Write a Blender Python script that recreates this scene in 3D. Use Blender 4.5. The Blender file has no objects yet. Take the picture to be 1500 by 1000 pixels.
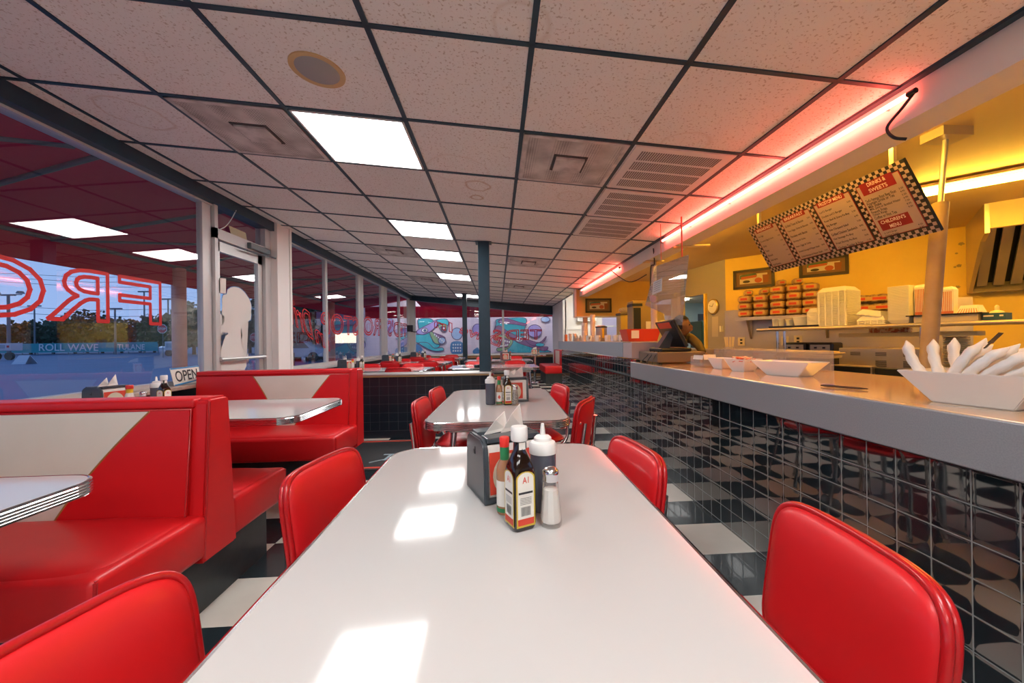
import bpy, bmesh, math, random
from mathutils import Vector, Matrix
random.seed(7)
PI = math.pi
C = bpy.context.scene.collection
scene = bpy.context.scene

# ------------------------------------------------------------------ camera
F, CX, CY, YAW, PIT, ROL = 568.69, 765.31, 497.92, -.065, .0011, .0142
def _rot():
    cy, sy = math.cos(YAW), math.sin(YAW); cp, sp = math.cos(PIT), math.sin(PIT); cr, sr = math.cos(ROL), math.sin(ROL)
    Y = Matrix(((cy, 0, sy), (0, 1, 0), (-sy, 0, cy))); P = Matrix(((1, 0, 0), (0, cp, -sp), (0, sp, cp)))
    Z = Matrix(((cr, -sr, 0), (sr, cr, 0), (0, 0, 1)))
    return Z @ P @ Y
MR = _rot()
EYE = Vector((0, 0, 1.05))
cam_d = bpy.data.cameras.new('camera'); cam = bpy.data.objects.new('camera', cam_d); C.objects.link(cam)
cam_d.sensor_width = 36; cam_d.lens = F / 1500 * 36
cam_d.shift_x = -(CX - 750) / 1500; cam_d.shift_y = (CY - 500) / 1500
cam_d.clip_start = .02; cam_d.clip_end = 500
def w2b(v): return Vector((v[0], v[2], v[1]))
_r = w2b(MR[0]); _u = w2b(MR[1]); _f = w2b(MR[2])
cam.matrix_world = Matrix(((_r[0], _u[0], -_f[0], 0), (_r[1], _u[1], -_f[1], 0), (_r[2], _u[2], -_f[2], EYE.z), (0, 0, 0, 1)))
scene.camera = cam
MT = MR.transposed()
def ray(x, y):
    d = MT @ Vector(((x - CX) / F, -(y - CY) / F, 1.)); return w2b(d)
def at(x, y, X=None, Y=None, Z=None, pl=None):
    """where the sight line through a measured point meets a surface of the place"""
    d = ray(x, y)
    if X is not None: t = X / d.x
    elif Y is not None: t = Y / d.y
    elif Z is not None: t = (Z - EYE.z) / d.z
    else:
        n, p = pl; t = ((Vector(p) - EYE).dot(Vector(n))) / d.dot(Vector(n))
    return EYE + t * d
def ceil_z(x): return 2.178 - .082 * x

# ------------------------------------------------------------------ world, light, exposure
world = bpy.data.worlds.new('dusk'); scene.world = world; world.use_nodes = True
nt = world.node_tree; nt.nodes.clear()
out = nt.nodes.new('ShaderNodeOutputWorld'); bg = nt.nodes.new('ShaderNodeBackground')
tc = nt.nodes.new('ShaderNodeTexCoord'); sp = nt.nodes.new('ShaderNodeSeparateXYZ'); rp = nt.nodes.new('ShaderNodeValToRGB')
nt.links.new(tc.outputs['Generated'], sp.inputs[0]); nt.links.new(sp.outputs['Z'], rp.inputs[0])
nt.links.new(rp.outputs[0], bg.inputs[0]); nt.links.new(bg.outputs[0], out.inputs[0])
rp.color_ramp.elements[0].position = 0.0; rp.color_ramp.elements[0].color = (.33, .47, .80, 1)
rp.color_ramp.elements[1].position = .6; rp.color_ramp.elements[1].color = (.12, .26, .62, 1)
bg.inputs[1].default_value = .50
scene.view_settings.view_transform = 'Standard'; scene.view_settings.look = 'None'
scene.view_settings.exposure = 1.32; scene.view_settings.gamma = 1; scene.view_settings.use_curve_mapping = False
scene.cycles.max_bounces = 14; scene.cycles.diffuse_bounces = 10; scene.cycles.glossy_bounces = 6; scene.cycles.transparent_max_bounces = 24
PANEL = 7.5        # ceiling panels
NEON = 14.0
TUBE = 36.0        # amber kitchen tubes

# ------------------------------------------------------------------ materials
MATS = {}
def mat(name, col, rough=.5, metal=0., coat=0., spec=.5, emit=None, es=0., alpha=None, trans=0., noise=None, bump=None, sheen=0.):
    m = bpy.data.materials.new(name); m.use_nodes = True; n = m.node_tree; b = n.nodes['Principled BSDF']
    b.inputs['Base Color'].default_value = (*col, 1); b.inputs['Roughness'].default_value = rough
    b.inputs['Metallic'].default_value = metal; b.inputs['Coat Weight'].default_value = coat
    b.inputs['Coat Roughness'].default_value = .08
    b.inputs['Specular IOR Level'].default_value = spec; b.inputs['Transmission Weight'].default_value = trans
    if emit: b.inputs['Emission Color'].default_value = (*emit, 1); b.inputs['Emission Strength'].default_value = es
    t = n.nodes.new('ShaderNodeTexCoord')
    if noise:   # (scale, second colour, low, high)
        nz = n.nodes.new('ShaderNodeTexNoise'); nz.inputs['Scale'].default_value = noise[0]; nz.inputs['Detail'].default_value = 5
        r = n.nodes.new('ShaderNodeValToRGB'); r.color_ramp.elements[0].position = noise[2]; r.color_ramp.elements[1].position = noise[3]
        r.color_ramp.elements[0].color = (*noise[1], 1); r.color_ramp.elements[1].color = (*col, 1)
        n.links.new(t.outputs['Object'], nz.inputs['Vector']); n.links.new(nz.outputs[0], r.inputs[0]); n.links.new(r.outputs[0], b.inputs['Base Color'])
    if bump:    # (scale, strength, distance)
        nz = n.nodes.new('ShaderNodeTexNoise'); nz.inputs['Scale'].default_value = bump[0]; nz.inputs['Detail'].default_value = 3
        bp = n.nodes.new('ShaderNodeBump'); bp.inputs['Strength'].default_value = bump[1]; bp.inputs['Distance'].default_value = bump[2]
        n.links.new(t.outputs['Object'], nz.inputs['Vector']); n.links.new(nz.outputs[0], bp.inputs['Height']); n.links.new(bp.outputs[0], b.inputs['Normal'])
    MATS[name] = m
    return m
def emis(name, col, s):
    m = bpy.data.materials.new(name); m.use_nodes = True; n = m.node_tree; n.nodes.clear()
    o = n.nodes.new('ShaderNodeOutputMaterial'); e = n.nodes.new('ShaderNodeEmission')
    e.inputs[0].default_value = (*col, 1); e.inputs[1].default_value = s; n.links.new(e.outputs[0], o.inputs[0])
    MATS[name] = m; return m
def glassy(name, tint, refl=1.0, haze=0., hazecol=(.8, .8, .8)):
    m = bpy.data.materials.new(name); m.use_nodes = True; n = m.node_tree; n.nodes.clear()
    o = n.nodes.new('ShaderNodeOutputMaterial'); tr = n.nodes.new('ShaderNodeBsdfTransparent'); gl = n.nodes.new('ShaderNodeBsdfGlossy')
    tr.inputs[0].default_value = (*tint, 1); gl.inputs['Roughness'].default_value = .0
    fr = n.nodes.new('ShaderNodeLayerWeight'); fr.inputs[0].default_value = .5
    ml = n.nodes.new('ShaderNodeMath'); ml.operation = 'MULTIPLY_ADD'; ml.inputs[1].default_value = refl * .8; ml.inputs[2].default_value = .095 * refl; ml.use_clamp = True
    p = n.nodes.new('ShaderNodeMath'); p.operation = 'POWER'; p.inputs[1].default_value = 3.0
    n.links.new(fr.outputs['Facing'], p.inputs[0]); n.links.new(p.outputs[0], ml.inputs[0])
    mx = n.nodes.new('ShaderNodeMixShader'); n.links.new(ml.outputs[0], mx.inputs[0]); n.links.new(tr.outputs[0], mx.inputs[1]); n.links.new(gl.outputs[0], mx.inputs[2])
    last = mx
    if haze:
        df = n.nodes.new('ShaderNodeBsdfDiffuse'); df.inputs[0].default_value = (*hazecol, 1)
        m2 = n.nodes.new('ShaderNodeMixShader'); m2.inputs[0].default_value = haze
        n.links.new(mx.outputs[0], m2.inputs[1]); n.links.new(df.outputs[0], m2.inputs[2]); last = m2
    n.links.new(last.outputs[0], o.inputs[0]); MATS[name] = m; return m

RED = mat('red_vinyl', (.74, .010, .014), .42, coat=.12, bump=(220, .05, .001), noise=(3, (.66, .010, .016), .3, .7))
REDP = mat('red_piping', (.50, .006, .01), .3, coat=.3)
WVIN = mat('white_vinyl', (.84, .79, .70), .42, bump=(180, .06, .001), noise=(4, (.76, .71, .62), .3, .75))
LAM = mat('white_laminate', (.54, .535, .53), .08, spec=.4)
CHROME = mat('chrome', (.78, .79, .82), .12, metal=1)
BRUSH = mat('brushed_aluminium', (.62, .61, .60), .38, metal=.85)
ALU = mat('window_aluminium', (.60, .60, .60), .42, metal=.35)
ALUD = mat('window_aluminium_dark', (.30, .33, .37), .4, metal=.4)
NAVY = mat('navy_paint', (.010, .038, .065), .4, noise=(9, (.014, .05, .08), .35, .7))
BLACK = mat('black_plastic', (.012, .014, .017), .35)
BLKG = mat('black_enamel', (.012, .02, .028), .22, coat=.3)
BASE = mat('booth_base_black', (.022, .035, .042), .45, noise=(14, (.035, .05, .058), .4, .75))
STEEL = mat('stainless', (.62, .54, .46), .34, metal=.75, noise=(2.5, (.50, .43, .36), .3, .7))
GREYLAM = mat('grey_laminate', (.30, .31, .33), .3, noise=(260, (.27, .28, .30), .4, .6))
WOODT = mat('counter_top_laminate', (.60, .42, .27), .12, coat=.3)
WOOD = mat('wood_edge', (.34, .19, .09), .45, noise=(18, (.25, .13, .06), .3, .7))
WHITE = mat('white_paint', (.80, .79, .77), .45)
OFFW = mat('off_white_wall', (.74, .73, .70), .55)
YEL = mat('yellow_wall', (.88, .64, .12), .5, noise=(2.2, (.82, .56, .09), .3, .7))
KCEIL = mat('kitchen_ceiling_paint', (.72, .55, .30), .55, noise=(1.6, (.64, .47, .24), .3, .75))
LILAC = mat('lilac_grey_wall', (.36, .33, .33), .6)
CERAM = mat('white_ceramic', (.80, .79, .77), .2, coat=.3)
PAPER = mat('white_paper', (.78, .75, .71), .85, bump=(60, .25, .004))
FOAM = mat('white_foam', (.82, .80, .76), .6)
CREAM = mat('cream_plastic', (.70, .60, .42), .4)
GROUTB = mat('navy_tile', (.016, .026, .038), .28)
ASPH = mat('asphalt', (.035, .085, .18), .5, noise=(.25, (.055, .11, .21), .35, .7))
AWN = mat('red_awning_cloth', (.62, .03, .09), .75)
def _tl():
    n = AWN.node_tree; b = n.nodes['Principled BSDF']; o = n.nodes['Material Output']; t = n.nodes.new('ShaderNodeBsdfTranslucent'); t.inputs[0].default_value = (.80, .08, .18, 1)
    m = n.nodes.new('ShaderNodeMixShader'); m.inputs[0].default_value = .4; n.links.new(b.outputs[0], m.inputs[1]); n.links.new(t.outputs[0], m.inputs[2]); n.links.new(m.outputs[0], o.inputs[0])
_tl()
TREE = mat('tree_leaves', (.03, .075, .035), .8, noise=(1.2, (.05, .06, .035), .35, .65))
TRUNK = mat('tree_bark', (.06, .045, .035), .9)
TEAL = mat('teal_fence_screen', (.02, .32, .36), .6)
LETW = mat('pale_lettering', (.62, .70, .74), .6)
LETR = mat('red_lettering', (.62, .01, .012), .5)
LETD = mat('dark_lettering', (.02, .02, .025), .5)
POLE = mat('grey_steel', (.16, .19, .21), .5, metal=.4)
TERRA = mat('pink_painted_post', (.80, .38, .32), .7, noise=(6, (.70, .32, .28), .4, .7))
AMBER = mat('amber_paint', (.75, .55, .28), .4)
SAUCE = mat('brown_sauce', (.014, .006, .004), .08, coat=.5)
GLASSB = mat('bottle_glass_clear', (.75, .72, .66), .08, coat=.5, spec=.6)
SALT = mat('salt', (.80, .78, .75), .8)
PEPPER = mat('pepper', (.22, .17, .12), .9, noise=(160, (.5, .44, .36), .45, .55))
GREY = mat('squeeze_bottle_grey', (.075, .085, .115), .25, coat=.3)
GREEN = mat('green_foil', (.02, .22, .08), .35)
YELP = mat('yellow_plastic', (.80, .52, .03), .4)
REDC = mat('red_cap', (.72, .03, .02), .35)
REDX = mat('red_print', (.66, .06, .03), .5)
BLUEP = mat('blue_print', (.10, .16, .50), .5)
GOLD = mat('gold_print', (.62, .45, .05), .4)
LBL = mat('paper_label', (.80, .78, .72), .5)
KRAFT = mat('bread_bag', (.42, .24, .11), .35, coat=.3, noise=(35, (.60, .42, .24), .4, .65))
BROWN = mat('brown_box', (.14, .11, .075), .5)
DWOOD = mat('dark_frame_wood', (.035, .02, .01), .4)
MAT_ = mat('black_rubber_mat', (.018, .022, .026), .7)
GLASS = glassy('window_glass', (.93, .96, .97))
PLEX = glassy('acrylic', (.92, .92, .92), .9, haze=.16, hazecol=(.75, .72, .70))
CLEAR = glassy('clear_plastic', (.85, .84, .82), .8, haze=.25, hazecol=(.8, .78, .72))
PANELM = emis('lit_diffuser', (1.0, .985, .96), PANEL)
NEONM = emis('red_neon', (1.0, .10, .065), NEON)
AMBM = emis('amber_tube', (1.0, .52, .05), TUBE)
SKIN = mat('skin', (.20, .09, .05), .5)
HAIR = mat('dark_hair', (.012, .009, .008), .7)
OLIVE = mat('olive_cloth', (.11, .075, .02), .85)
APRON = mat('red_apron', (.55, .02, .02), .8)

def tile_mat():
    m = bpy.data.materials.new('black_glazed_tile'); m.use_nodes = True; n = m.node_tree; b = n.nodes['Principled BSDF']; L = n.links.new
    t = n.nodes.new('ShaderNodeTexCoord'); s = n.nodes.new('ShaderNodeSeparateXYZ'); L(t.outputs['Object'], s.inputs[0])
    def M(op, a, b_=None, c=None):
        k = n.nodes.new('ShaderNodeMath'); k.operation = op
        for i, v in enumerate((a, b_, c)):
            if v is None: continue
            if isinstance(v, (int, float)): k.inputs[i].default_value = v
            else: L(v, k.inputs[i])
        return k.outputs[0]
    u = M('DIVIDE', s.outputs['Y'], .0975); v = M('DIVIDE', M('SUBTRACT', s.outputs['Z'], .012), .0975)
    fu = M('FRACT', u); fv = M('FRACT', v); iu = M('FLOOR', u); iv = M('FLOOR', v)
    cu = M('ABSOLUTE', M('SUBTRACT', fu, .5)); cv = M('ABSOLUTE', M('SUBTRACT', fv, .5))
    mx = M('MAXIMUM', cu, cv)
    gr = M('GREATER_THAN', mx, .482)
    cb = n.nodes.new('ShaderNodeCombineXYZ'); L(iu, cb.inputs[0]); L(iv, cb.inputs[1])
    wn = n.nodes.new('ShaderNodeTexWhiteNoise'); wn.noise_dimensions = '2D'; L(cb.outputs[0], wn.inputs['Vector'])
    sc = n.nodes.new('ShaderNodeSeparateColor'); L(wn.outputs['Color'], sc.inputs[0])
    tilt = M('ADD', M('MULTIPLY', M('SUBTRACT', sc.outputs[0], .5), fu), M('MULTIPLY', M('SUBTRACT', sc.outputs[1], .5), fv))
    pil = M('MULTIPLY', M('ADD', M('POWER', M('MULTIPLY', cu, 2.0), 14.0), M('POWER', M('MULTIPLY', cv, 2.0), 14.0)), -.05)
    nz = n.nodes.new('ShaderNodeTexNoise'); nz.inputs['Scale'].default_value = 9; nz.inputs['Detail'].default_value = 1
    L(t.outputs['Object'], nz.inputs['Vector'])
    h = M('ADD', M('ADD', M('MULTIPLY', tilt, .09), pil), M('MULTIPLY', nz.outputs[0], .05))
    bp = n.nodes.new('ShaderNodeBump'); bp.inputs['Strength'].default_value = 1; bp.inputs['Distance'].default_value = .0075
    L(h, bp.inputs['Height']); L(bp.outputs[0], b.inputs['Normal'])
    mc = n.nodes.new('ShaderNodeMix'); mc.data_type = 'RGBA'; L(gr, mc.inputs[0])
    mc.inputs[6].default_value = (.006, .012, .016, 1); mc.inputs[7].default_value = (.19, .22, .22, 1)
    L(mc.outputs[2], b.inputs['Base Color']); L(M('MULTIPLY_ADD', gr, .5, .03), b.inputs['Roughness'])
    b.inputs['IOR'].default_value = 2.5; b.inputs['Specular IOR Level'].default_value = .6
    return m
TILE = tile_mat()
def floor_mat():
    m = bpy.data.materials.new('checker_floor_tile'); m.use_nodes = True; n = m.node_tree; b = n.nodes['Principled BSDF']; L = n.links.new
    t = n.nodes.new('ShaderNodeTexCoord'); mp = n.nodes.new('ShaderNodeMapping'); mp.vector_type = 'POINT'
    k = 1 / .3048
    mp.inputs['Location'].default_value = (1.182 * k + 40, -1.213 * k + 40, .5); mp.inputs['Scale'].default_value = (k, k, 0)
    ck = n.nodes.new('ShaderNodeTexChecker'); ck.inputs['Scale'].default_value = 1
    ck.inputs['Color1'].default_value = (.78, .75, .68, 1); ck.inputs['Color2'].default_value = (.016, .03, .038, 1)
    L(t.outputs['Object'], mp.inputs[0]); L(mp.outputs[0], ck.inputs['Vector'])
    nz = n.nodes.new('ShaderNodeTexNoise'); nz.inputs['Scale'].default_value = 3.5; nz.inputs['Detail'].default_value = 6; L(t.outputs['Object'], nz.inputs['Vector'])
    mx = n.nodes.new('ShaderNodeMix'); mx.data_type = 'RGBA'; mx.blend_type = 'MULTIPLY'; mx.inputs[0].default_value = .35
    L(ck.outputs[0], mx.inputs[6]); L(nz.outputs[0], mx.inputs[7]); L(mx.outputs[2], b.inputs['Base Color'])
    b.inputs['Roughness'].default_value = .22; b.inputs['Coat Weight'].default_value = .15
    return m
FLOOR = floor_mat()
def ceiling_mat():
    m = bpy.data.materials.new('fissured_ceiling_tile'); m.use_nodes = True; n = m.node_tree; b = n.nodes['Principled BSDF']; L = n.links.new
    t = n.nodes.new('ShaderNodeTexCoord')
    nz = n.nodes.new('ShaderNodeTexNoise'); nz.inputs['Scale'].default_value = 95; nz.inputs['Detail'].default_value = 2; L(t.outputs['Object'], nz.inputs['Vector'])
    r = n.nodes.new('ShaderNodeValToRGB'); r.color_ramp.elements[0].position = .34; r.color_ramp.elements[1].position = .40
    r.color_ramp.elements[0].color = (.62, .53, .47, 1); r.color_ramp.elements[1].color = (.88, .84, .81, 1); L(nz.outputs[0], r.inputs[0])
    last = r.outputs[0]
    # tea coloured water rings
    def M(op, a, b_=None):
        k = n.nodes.new('ShaderNodeMath'); k.operation = op
        for i, v in enumerate((a, b_)):
            if v is None: continue
            if isinstance(v, (int, float)): k.inputs[i].default_value = v
            else: L(v, k.inputs[i])
        return k.outputs[0]
    nw = n.nodes.new('ShaderNodeTexNoise'); nw.inputs['Scale'].default_value = 9; L(t.outputs['Object'], nw.inputs['Vector'])
    for (x, y, rad, st) in ((-.13, 2.86, .085, .55), (-.15, 3.09, .045, .7), (.56, 2.90, .09, .22), (-.25, 2.62, .20, .15), (1.02, 2.03, .12, .2), (-2.0, 2.3, .16, .3), (.1, 1.38, .1, .2)):
        d = n.nodes.new('ShaderNodeVectorMath'); d.operation = 'DISTANCE'; cz = n.nodes.new('ShaderNodeVectorMath'); cz.operation = 'MULTIPLY'
        L(t.outputs['Object'], cz.inputs[0]); cz.inputs[1].default_value = (1, 1, 0); L(cz.outputs[0], d.inputs[0]); d.inputs[1].default_value = (x, y, 0)
        e = M('ABSOLUTE', M('SUBTRACT', M('ADD', d.outputs['Value'], M('MULTIPLY', M('SUBTRACT', nw.outputs[0], .5), .06)), rad))
        q = M('MULTIPLY', M('MAXIMUM', M('SUBTRACT', 1.0, M('DIVIDE', e, .014)), 0.0), st)
        mx = n.nodes.new('ShaderNodeMix'); mx.data_type = 'RGBA'; L(q, mx.inputs[0]); L(last, mx.inputs[6]); mx.inputs[7].default_value = (.50, .28, .14, 1); last = mx.outputs[2]
    L(last, b.inputs['Base Color']); b.inputs['Roughness'].default_value = .85
    return m
CEILM = ceiling_mat()
def vent_mat():
    m = bpy.data.materials.new('dusty_perforated_vent'); m.use_nodes = True; n = m.node_tree; b = n.nodes['Principled BSDF']; L = n.links.new
    t = n.nodes.new('ShaderNodeTexCoord')
    v = n.nodes.new('ShaderNodeTexNoise'); v.inputs['Scale'].default_value = 5; v.inputs['Detail'].default_value = 6; L(t.outputs['Object'], v.inputs['Vector'])
    r = n.nodes.new('ShaderNodeValToRGB'); r.color_ramp.elements[0].position = .35; r.color_ramp.elements[1].position = .7
    r.color_ramp.elements[0].color = (.42, .38, .36, 1); r.color_ramp.elements[1].color = (.80, .74, .70, 1); L(v.outputs[0], r.inputs[0])
    vo = n.nodes.new('ShaderNodeTexVoronoi'); vo.inputs['Scale'].default_value = 70; vo.inputs['Randomness'].default_value = 0; L(t.outputs['Object'], vo.inputs['Vector'])
    r2 = n.nodes.new('ShaderNodeValToRGB'); r2.color_ramp.elements[0].position = .28; r2.color_ramp.elements[1].position = .34
    r2.color_ramp.elements[0].color = (.5, .5, .5, 1); L(vo.outputs['Distance'], r2.inputs[0])
    mx = n.nodes.new('ShaderNodeMix'); mx.data_type = 'RGBA'; mx.blend_type = 'MULTIPLY'; mx.inputs[0].default_value = 1
    L(r.outputs[0], mx.inputs[6]); L(r2.outputs[0], mx.inputs[7]); L(mx.outputs[2], b.inputs['Base Color']); b.inputs['Roughness'].default_value = .7
    return m
VENT = vent_mat()
def check_mat(name, c1, c2, sc):
    m = bpy.data.materials.new(name); m.use_nodes = True; n = m.node_tree; b = n.nodes['Principled BSDF']
    t = n.nodes.new('ShaderNodeTexCoord'); ck = n.nodes.new('ShaderNodeTexChecker'); ck.inputs['Scale'].default_value = sc
    mp = n.nodes.new('ShaderNodeMapping'); mp.inputs['Location'].default_value = (5, 5, .25 / sc); mp.inputs['Scale'].default_value = (1, 1, 0)
    ck.inputs['Color1'].default_value = (*c1, 1); ck.inputs['Color2'].default_value = (*c2, 1)
    n.links.new(t.outputs['Object'], mp.inputs[0]); n.links.new(mp.outputs[0], ck.inputs['Vector']); n.links.new(ck.outputs[0], b.inputs['Base Color'])
    b.inputs['Roughness'].default_value = .4
    return m
CHECK = check_mat('black_white_check', (.62, .55, .52), (.012, .012, .014), 38)
def mural_wall_mat():
    m = bpy.data.materials.new('lavender_block_wall'); m.use_nodes = True; n = m.node_tree; b = n.nodes['Principled BSDF']; L = n.links.new
    t = n.nodes.new('ShaderNodeTexCoord'); sx = n.nodes.new('ShaderNodeSeparateXYZ'); cx = n.nodes.new('ShaderNodeCombineXYZ')
    L(t.outputs['Object'], sx.inputs[0]); L(sx.outputs['X'], cx.inputs[0]); L(sx.outputs['Z'], cx.inputs[1])
    br = n.nodes.new('ShaderNodeTexBrick'); br.inputs['Scale'].default_value = 1; br.inputs['Brick Width'].default_value = .4; br.inputs['Row Height'].default_value = .2
    br.inputs['Mortar Size'].default_value = .006
    br.inputs['Color1'].default_value = (.74, .62, .66, 1); br.inputs['Color2'].default_value = (.70, .58, .63, 1); br.inputs['Mortar'].default_value = (.60, .50, .56, 1)
    L(cx.outputs[0], br.inputs['Vector'])
    nz = n.nodes.new('ShaderNodeTexNoise'); nz.inputs['Scale'].default_value = .9; nz.inputs['Detail'].default_value = 6; L(t.outputs['Object'], nz.inputs['Vector'])
    mx = n.nodes.new('ShaderNodeMix'); mx.data_type = 'RGBA'; L(nz.outputs[0], mx.inputs[0]); L(br.outputs[0], mx.inputs[6]); mx.inputs[7].default_value = (.80, .62, .62, 1)
    L(mx.outputs[2], b.inputs['Base Color']); b.inputs['Roughness'].default_value = .8
    return m
MURW = mural_wall_mat()

# ------------------------------------------------------------------ builders
def bmn(): return bmesh.new()
def link(name, bm, m, parent=None, smooth=None, loc=None, rot=None):
    me = bpy.data.meshes.new(name); bmesh.ops.recalc_face_normals(bm, faces=bm.faces); bm.to_mesh(me); bm.free()
    ms = m if isinstance(m, (list, tuple)) else [m]
    for x in ms: me.materials.append(x)
    if smooth is not None:
        for p in me.polygons: p.use_smooth = True
        me.set_sharp_from_angle(angle=math.radians(smooth))
    o = bpy.data.objects.new(name, me); C.objects.link(o)
    if parent: o.parent = parent
    if loc is not None: o.location = loc
    if rot is not None: o.rotation_euler = rot
    return o
def tag(o, label=None, cat=None, group=None, kind=None):
    if label: o['label'] = label
    if cat: o['category'] = cat
    if group: o['group'] = group
    if kind: o['kind'] = kind
    return o
def thing(name, label, cat, loc=(0, 0, 0), rz=0, group=None):
    o = bpy.data.objects.new(name, None); C.objects.link(o); o.location = loc; o.rotation_euler = (0, 0, rz); o.empty_display_size = .05
    return tag(o, label, cat, group)
def dup(root, loc, rz=None, label=None, group=None, rot=None):
    r = root.copy(); C.objects.link(r); r.location = loc
    if rz is not None: r.rotation_euler = (0, 0, rz)
    if rot is not None: r.rotation_euler = rot
    if label: r['label'] = label
    if group: r['group'] = group
    for ch in list(root.children):
        c = ch.copy(); C.objects.link(c); c.parent = r
        for g in list(ch.children):
            d = g.copy(); C.objects.link(d); d.parent = c
    return r
def struct(name, bm, m, parent=None, smooth=None, loc=None, label=None):
    o = link(name, bm, m, parent, smooth, loc)
    if not parent: o['kind'] = 'structure'
    if label: o['label'] = label
    return o
def box(bm, lo, hi, bev=0, seg=2, M=None):
    r = bmesh.ops.create_cube(bm, size=1); vs = r['verts']
    c = [(a + b) / 2 for a, b in zip(lo, hi)]; s = [abs(b - a) for a, b in zip(lo, hi)]
    for v in vs:
        v.co = Vector((v.co.x * s[0] + c[0], v.co.y * s[1] + c[1], v.co.z * s[2] + c[2]))
    if bev:
        es = list({e for v in vs for e in v.link_edges})
        q = bmesh.ops.bevel(bm, geom=es, offset=bev, segments=seg, affect='EDGES', profile=.5)
        vs = list({v for f in q['faces'] for v in f.verts} | {v for v in vs if v.is_valid})
    if M is not None:
        for v in vs: v.co = M @ v.co
    return vs
def prism(bm, poly, ax, a, b):
    """poly of 2D points extruded along axis ax between a and b; 2D axes are the remaining two in order"""
    def P(p, t):
        return Vector((t, p[0], p[1])) if ax == 'x' else Vector((p[0], t, p[1])) if ax == 'y' else Vector((p[0], p[1], t))
    A = [bm.verts.new(P(p, a)) for p in poly]; B_ = [bm.verts.new(P(p, b)) for p in poly]
    bm.faces.new(A); bm.faces.new(B_[::-1]); n = len(poly)
    for i in range(n): bm.faces.new((A[i], B_[i], B_[(i + 1) % n], A[(i + 1) % n]))
    return A + B_
def hexa(bm, p):   # 8 points: bottom 4 then top 4
    v = [bm.verts.new(Vector(q)) for q in p]
    for f in ((0, 1, 2, 3), (4, 5, 6, 7), (0, 1, 5, 4), (1, 2, 6, 5), (2, 3, 7, 6), (3, 0, 4, 7)): bm.faces.new([v[i] for i in f])
    return v
def lathe(bm, prof, c=(0, 0, 0), seg=24, sq=None, M=None):
    rings = []
    for (r, z) in prof:
        ring = []
        for k in range(seg):
            a = 2 * PI * (k + .5) / seg
            x, y = r * math.cos(a), r * math.sin(a)
            p = Vector((c[0] + x, c[1] + y, c[2] + z)); p = M @ p if M is not None else p
            ring.append(bm.verts.new(p))
        rings.append(ring)
    for i in range(len(rings) - 1):
        for k in range(seg): bm.faces.new((rings[i][k], rings[i][(k + 1) % seg], rings[i + 1][(k + 1) % seg], rings[i + 1][k]))
    bm.faces.new(rings[0][::-1]); bm.faces.new(rings[-1])
def tube(bm, pts, r, seg=8, closed=False, rad=None):
    pts = [Vector(p) for p in pts]; n = len(pts); rings = []; up = None
    for i in range(n):
        if closed: t = (pts[(i + 1) % n] - pts[i - 1])
        else: t = pts[min(i + 1, n - 1)] - pts[max(i - 1, 0)]
        t.normalize()
        if up is None:
            up = Vector((0, 0, 1)) if abs(t.z) < .9 else Vector((1, 0, 0))
        s = t.cross(up); s.normalize(); up = s.cross(t); up.normalize()
        rr = rad[i] if rad else r
        rings.append([bm.verts.new(pts[i] + rr * (math.cos(2 * PI * k / seg) * s + math.sin(2 * PI * k / seg) * up)) for k in range(seg)])
    m = n if closed else n - 1
    for i in range(m):
        A, B_ = rings[i], rings[(i + 1) % n]
        for k in range(seg): bm.faces.new((A[k], A[(k + 1) % seg], B_[(k + 1) % seg], B_[k]))
    if not closed: bm.faces.new(rings[0][::-1]); bm.faces.new(rings[-1])
def smoothpath(pts, k=6):
    pts = [Vector(p) for p in pts]; o = []
    P = [pts[0]] + pts + [pts[-1]]
    for i in range(1, len(P) - 2):
        for j in range(k):
            t = j / k; a, b, c, d = P[i - 1], P[i], P[i + 1], P[i + 2]
            o.append(.5 * ((2 * b) + (c - a) * t + (2 * a - 5 * b + 4 * c - d) * t * t + (3 * b - a - 3 * c + d) * t ** 3))
    o.append(pts[-1]); return o
def sell(t, w, h, n):
    c, s = math.cos(t), math.sin(t)
    return w / 2 * math.copysign(abs(c) ** (2 / n), c), h / 2 * math.copysign(abs(s) ** (2 / n), s)
def pad(bm, w, h, t1, t2, n=6, bend=0., seg=48, rings=7, M=None, flat=.75):
    """cushion in the local XZ plane; bulges t1 towards -y and t2 towards +y; bend curves its sides to -y"""
    def put(x, y, z):
        v = Vector((x, y - bend * (2 * x / w) ** 2, z)); return bm.verts.new(M @ v if M is not None else v)
    def bulge(r): return (1 - r ** 4) ** .5 * (1 - .0 * r)
    fr = []; bk = []
    for i in range(1, rings + 1):
        r = math.sin(i / rings * PI / 2)
        a = []; b = []
        for k in range(seg):
            x, z = sell(2 * PI * k / seg, w, h, n); x *= r; z *= r
            a.append(put(x, -t1 * bulge(r), z))
            if i < rings: b.append(put(x, t2 * bulge(r), z))
        fr.append(a); bk.append(b if i < rings else a)
    for S, sg, t in ((fr, 1, -t1), (bk, -1, t2)):
        c = put(0, t, 0)
        for k in range(seg):
            f = (c, S[0][k], S[0][(k + 1) % seg]); bm.faces.new(f if sg > 0 else f[::-1])
        for i in range(rings - 1):
            for k in range(seg):
                f = (S[i][k], S[i + 1][k], S[i + 1][(k + 1) % seg], S[i][(k + 1) % seg]); bm.faces.new(f if sg > 0 else f[::-1])
def rrect(x0, y0, x1, y1, r, k=8):
    o = []
    for cx, cy, a0 in ((x1 - r, y1 - r, 0), (x0 + r, y1 - r, 90), (x0 + r, y0 + r, 180), (x1 - r, y0 + r, 270)):
        for i in range(k + 1):
            a = math.radians(a0 + 90 * i / k); o.append((cx + r * math.cos(a), cy + r * math.sin(a)))
    return o
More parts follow.
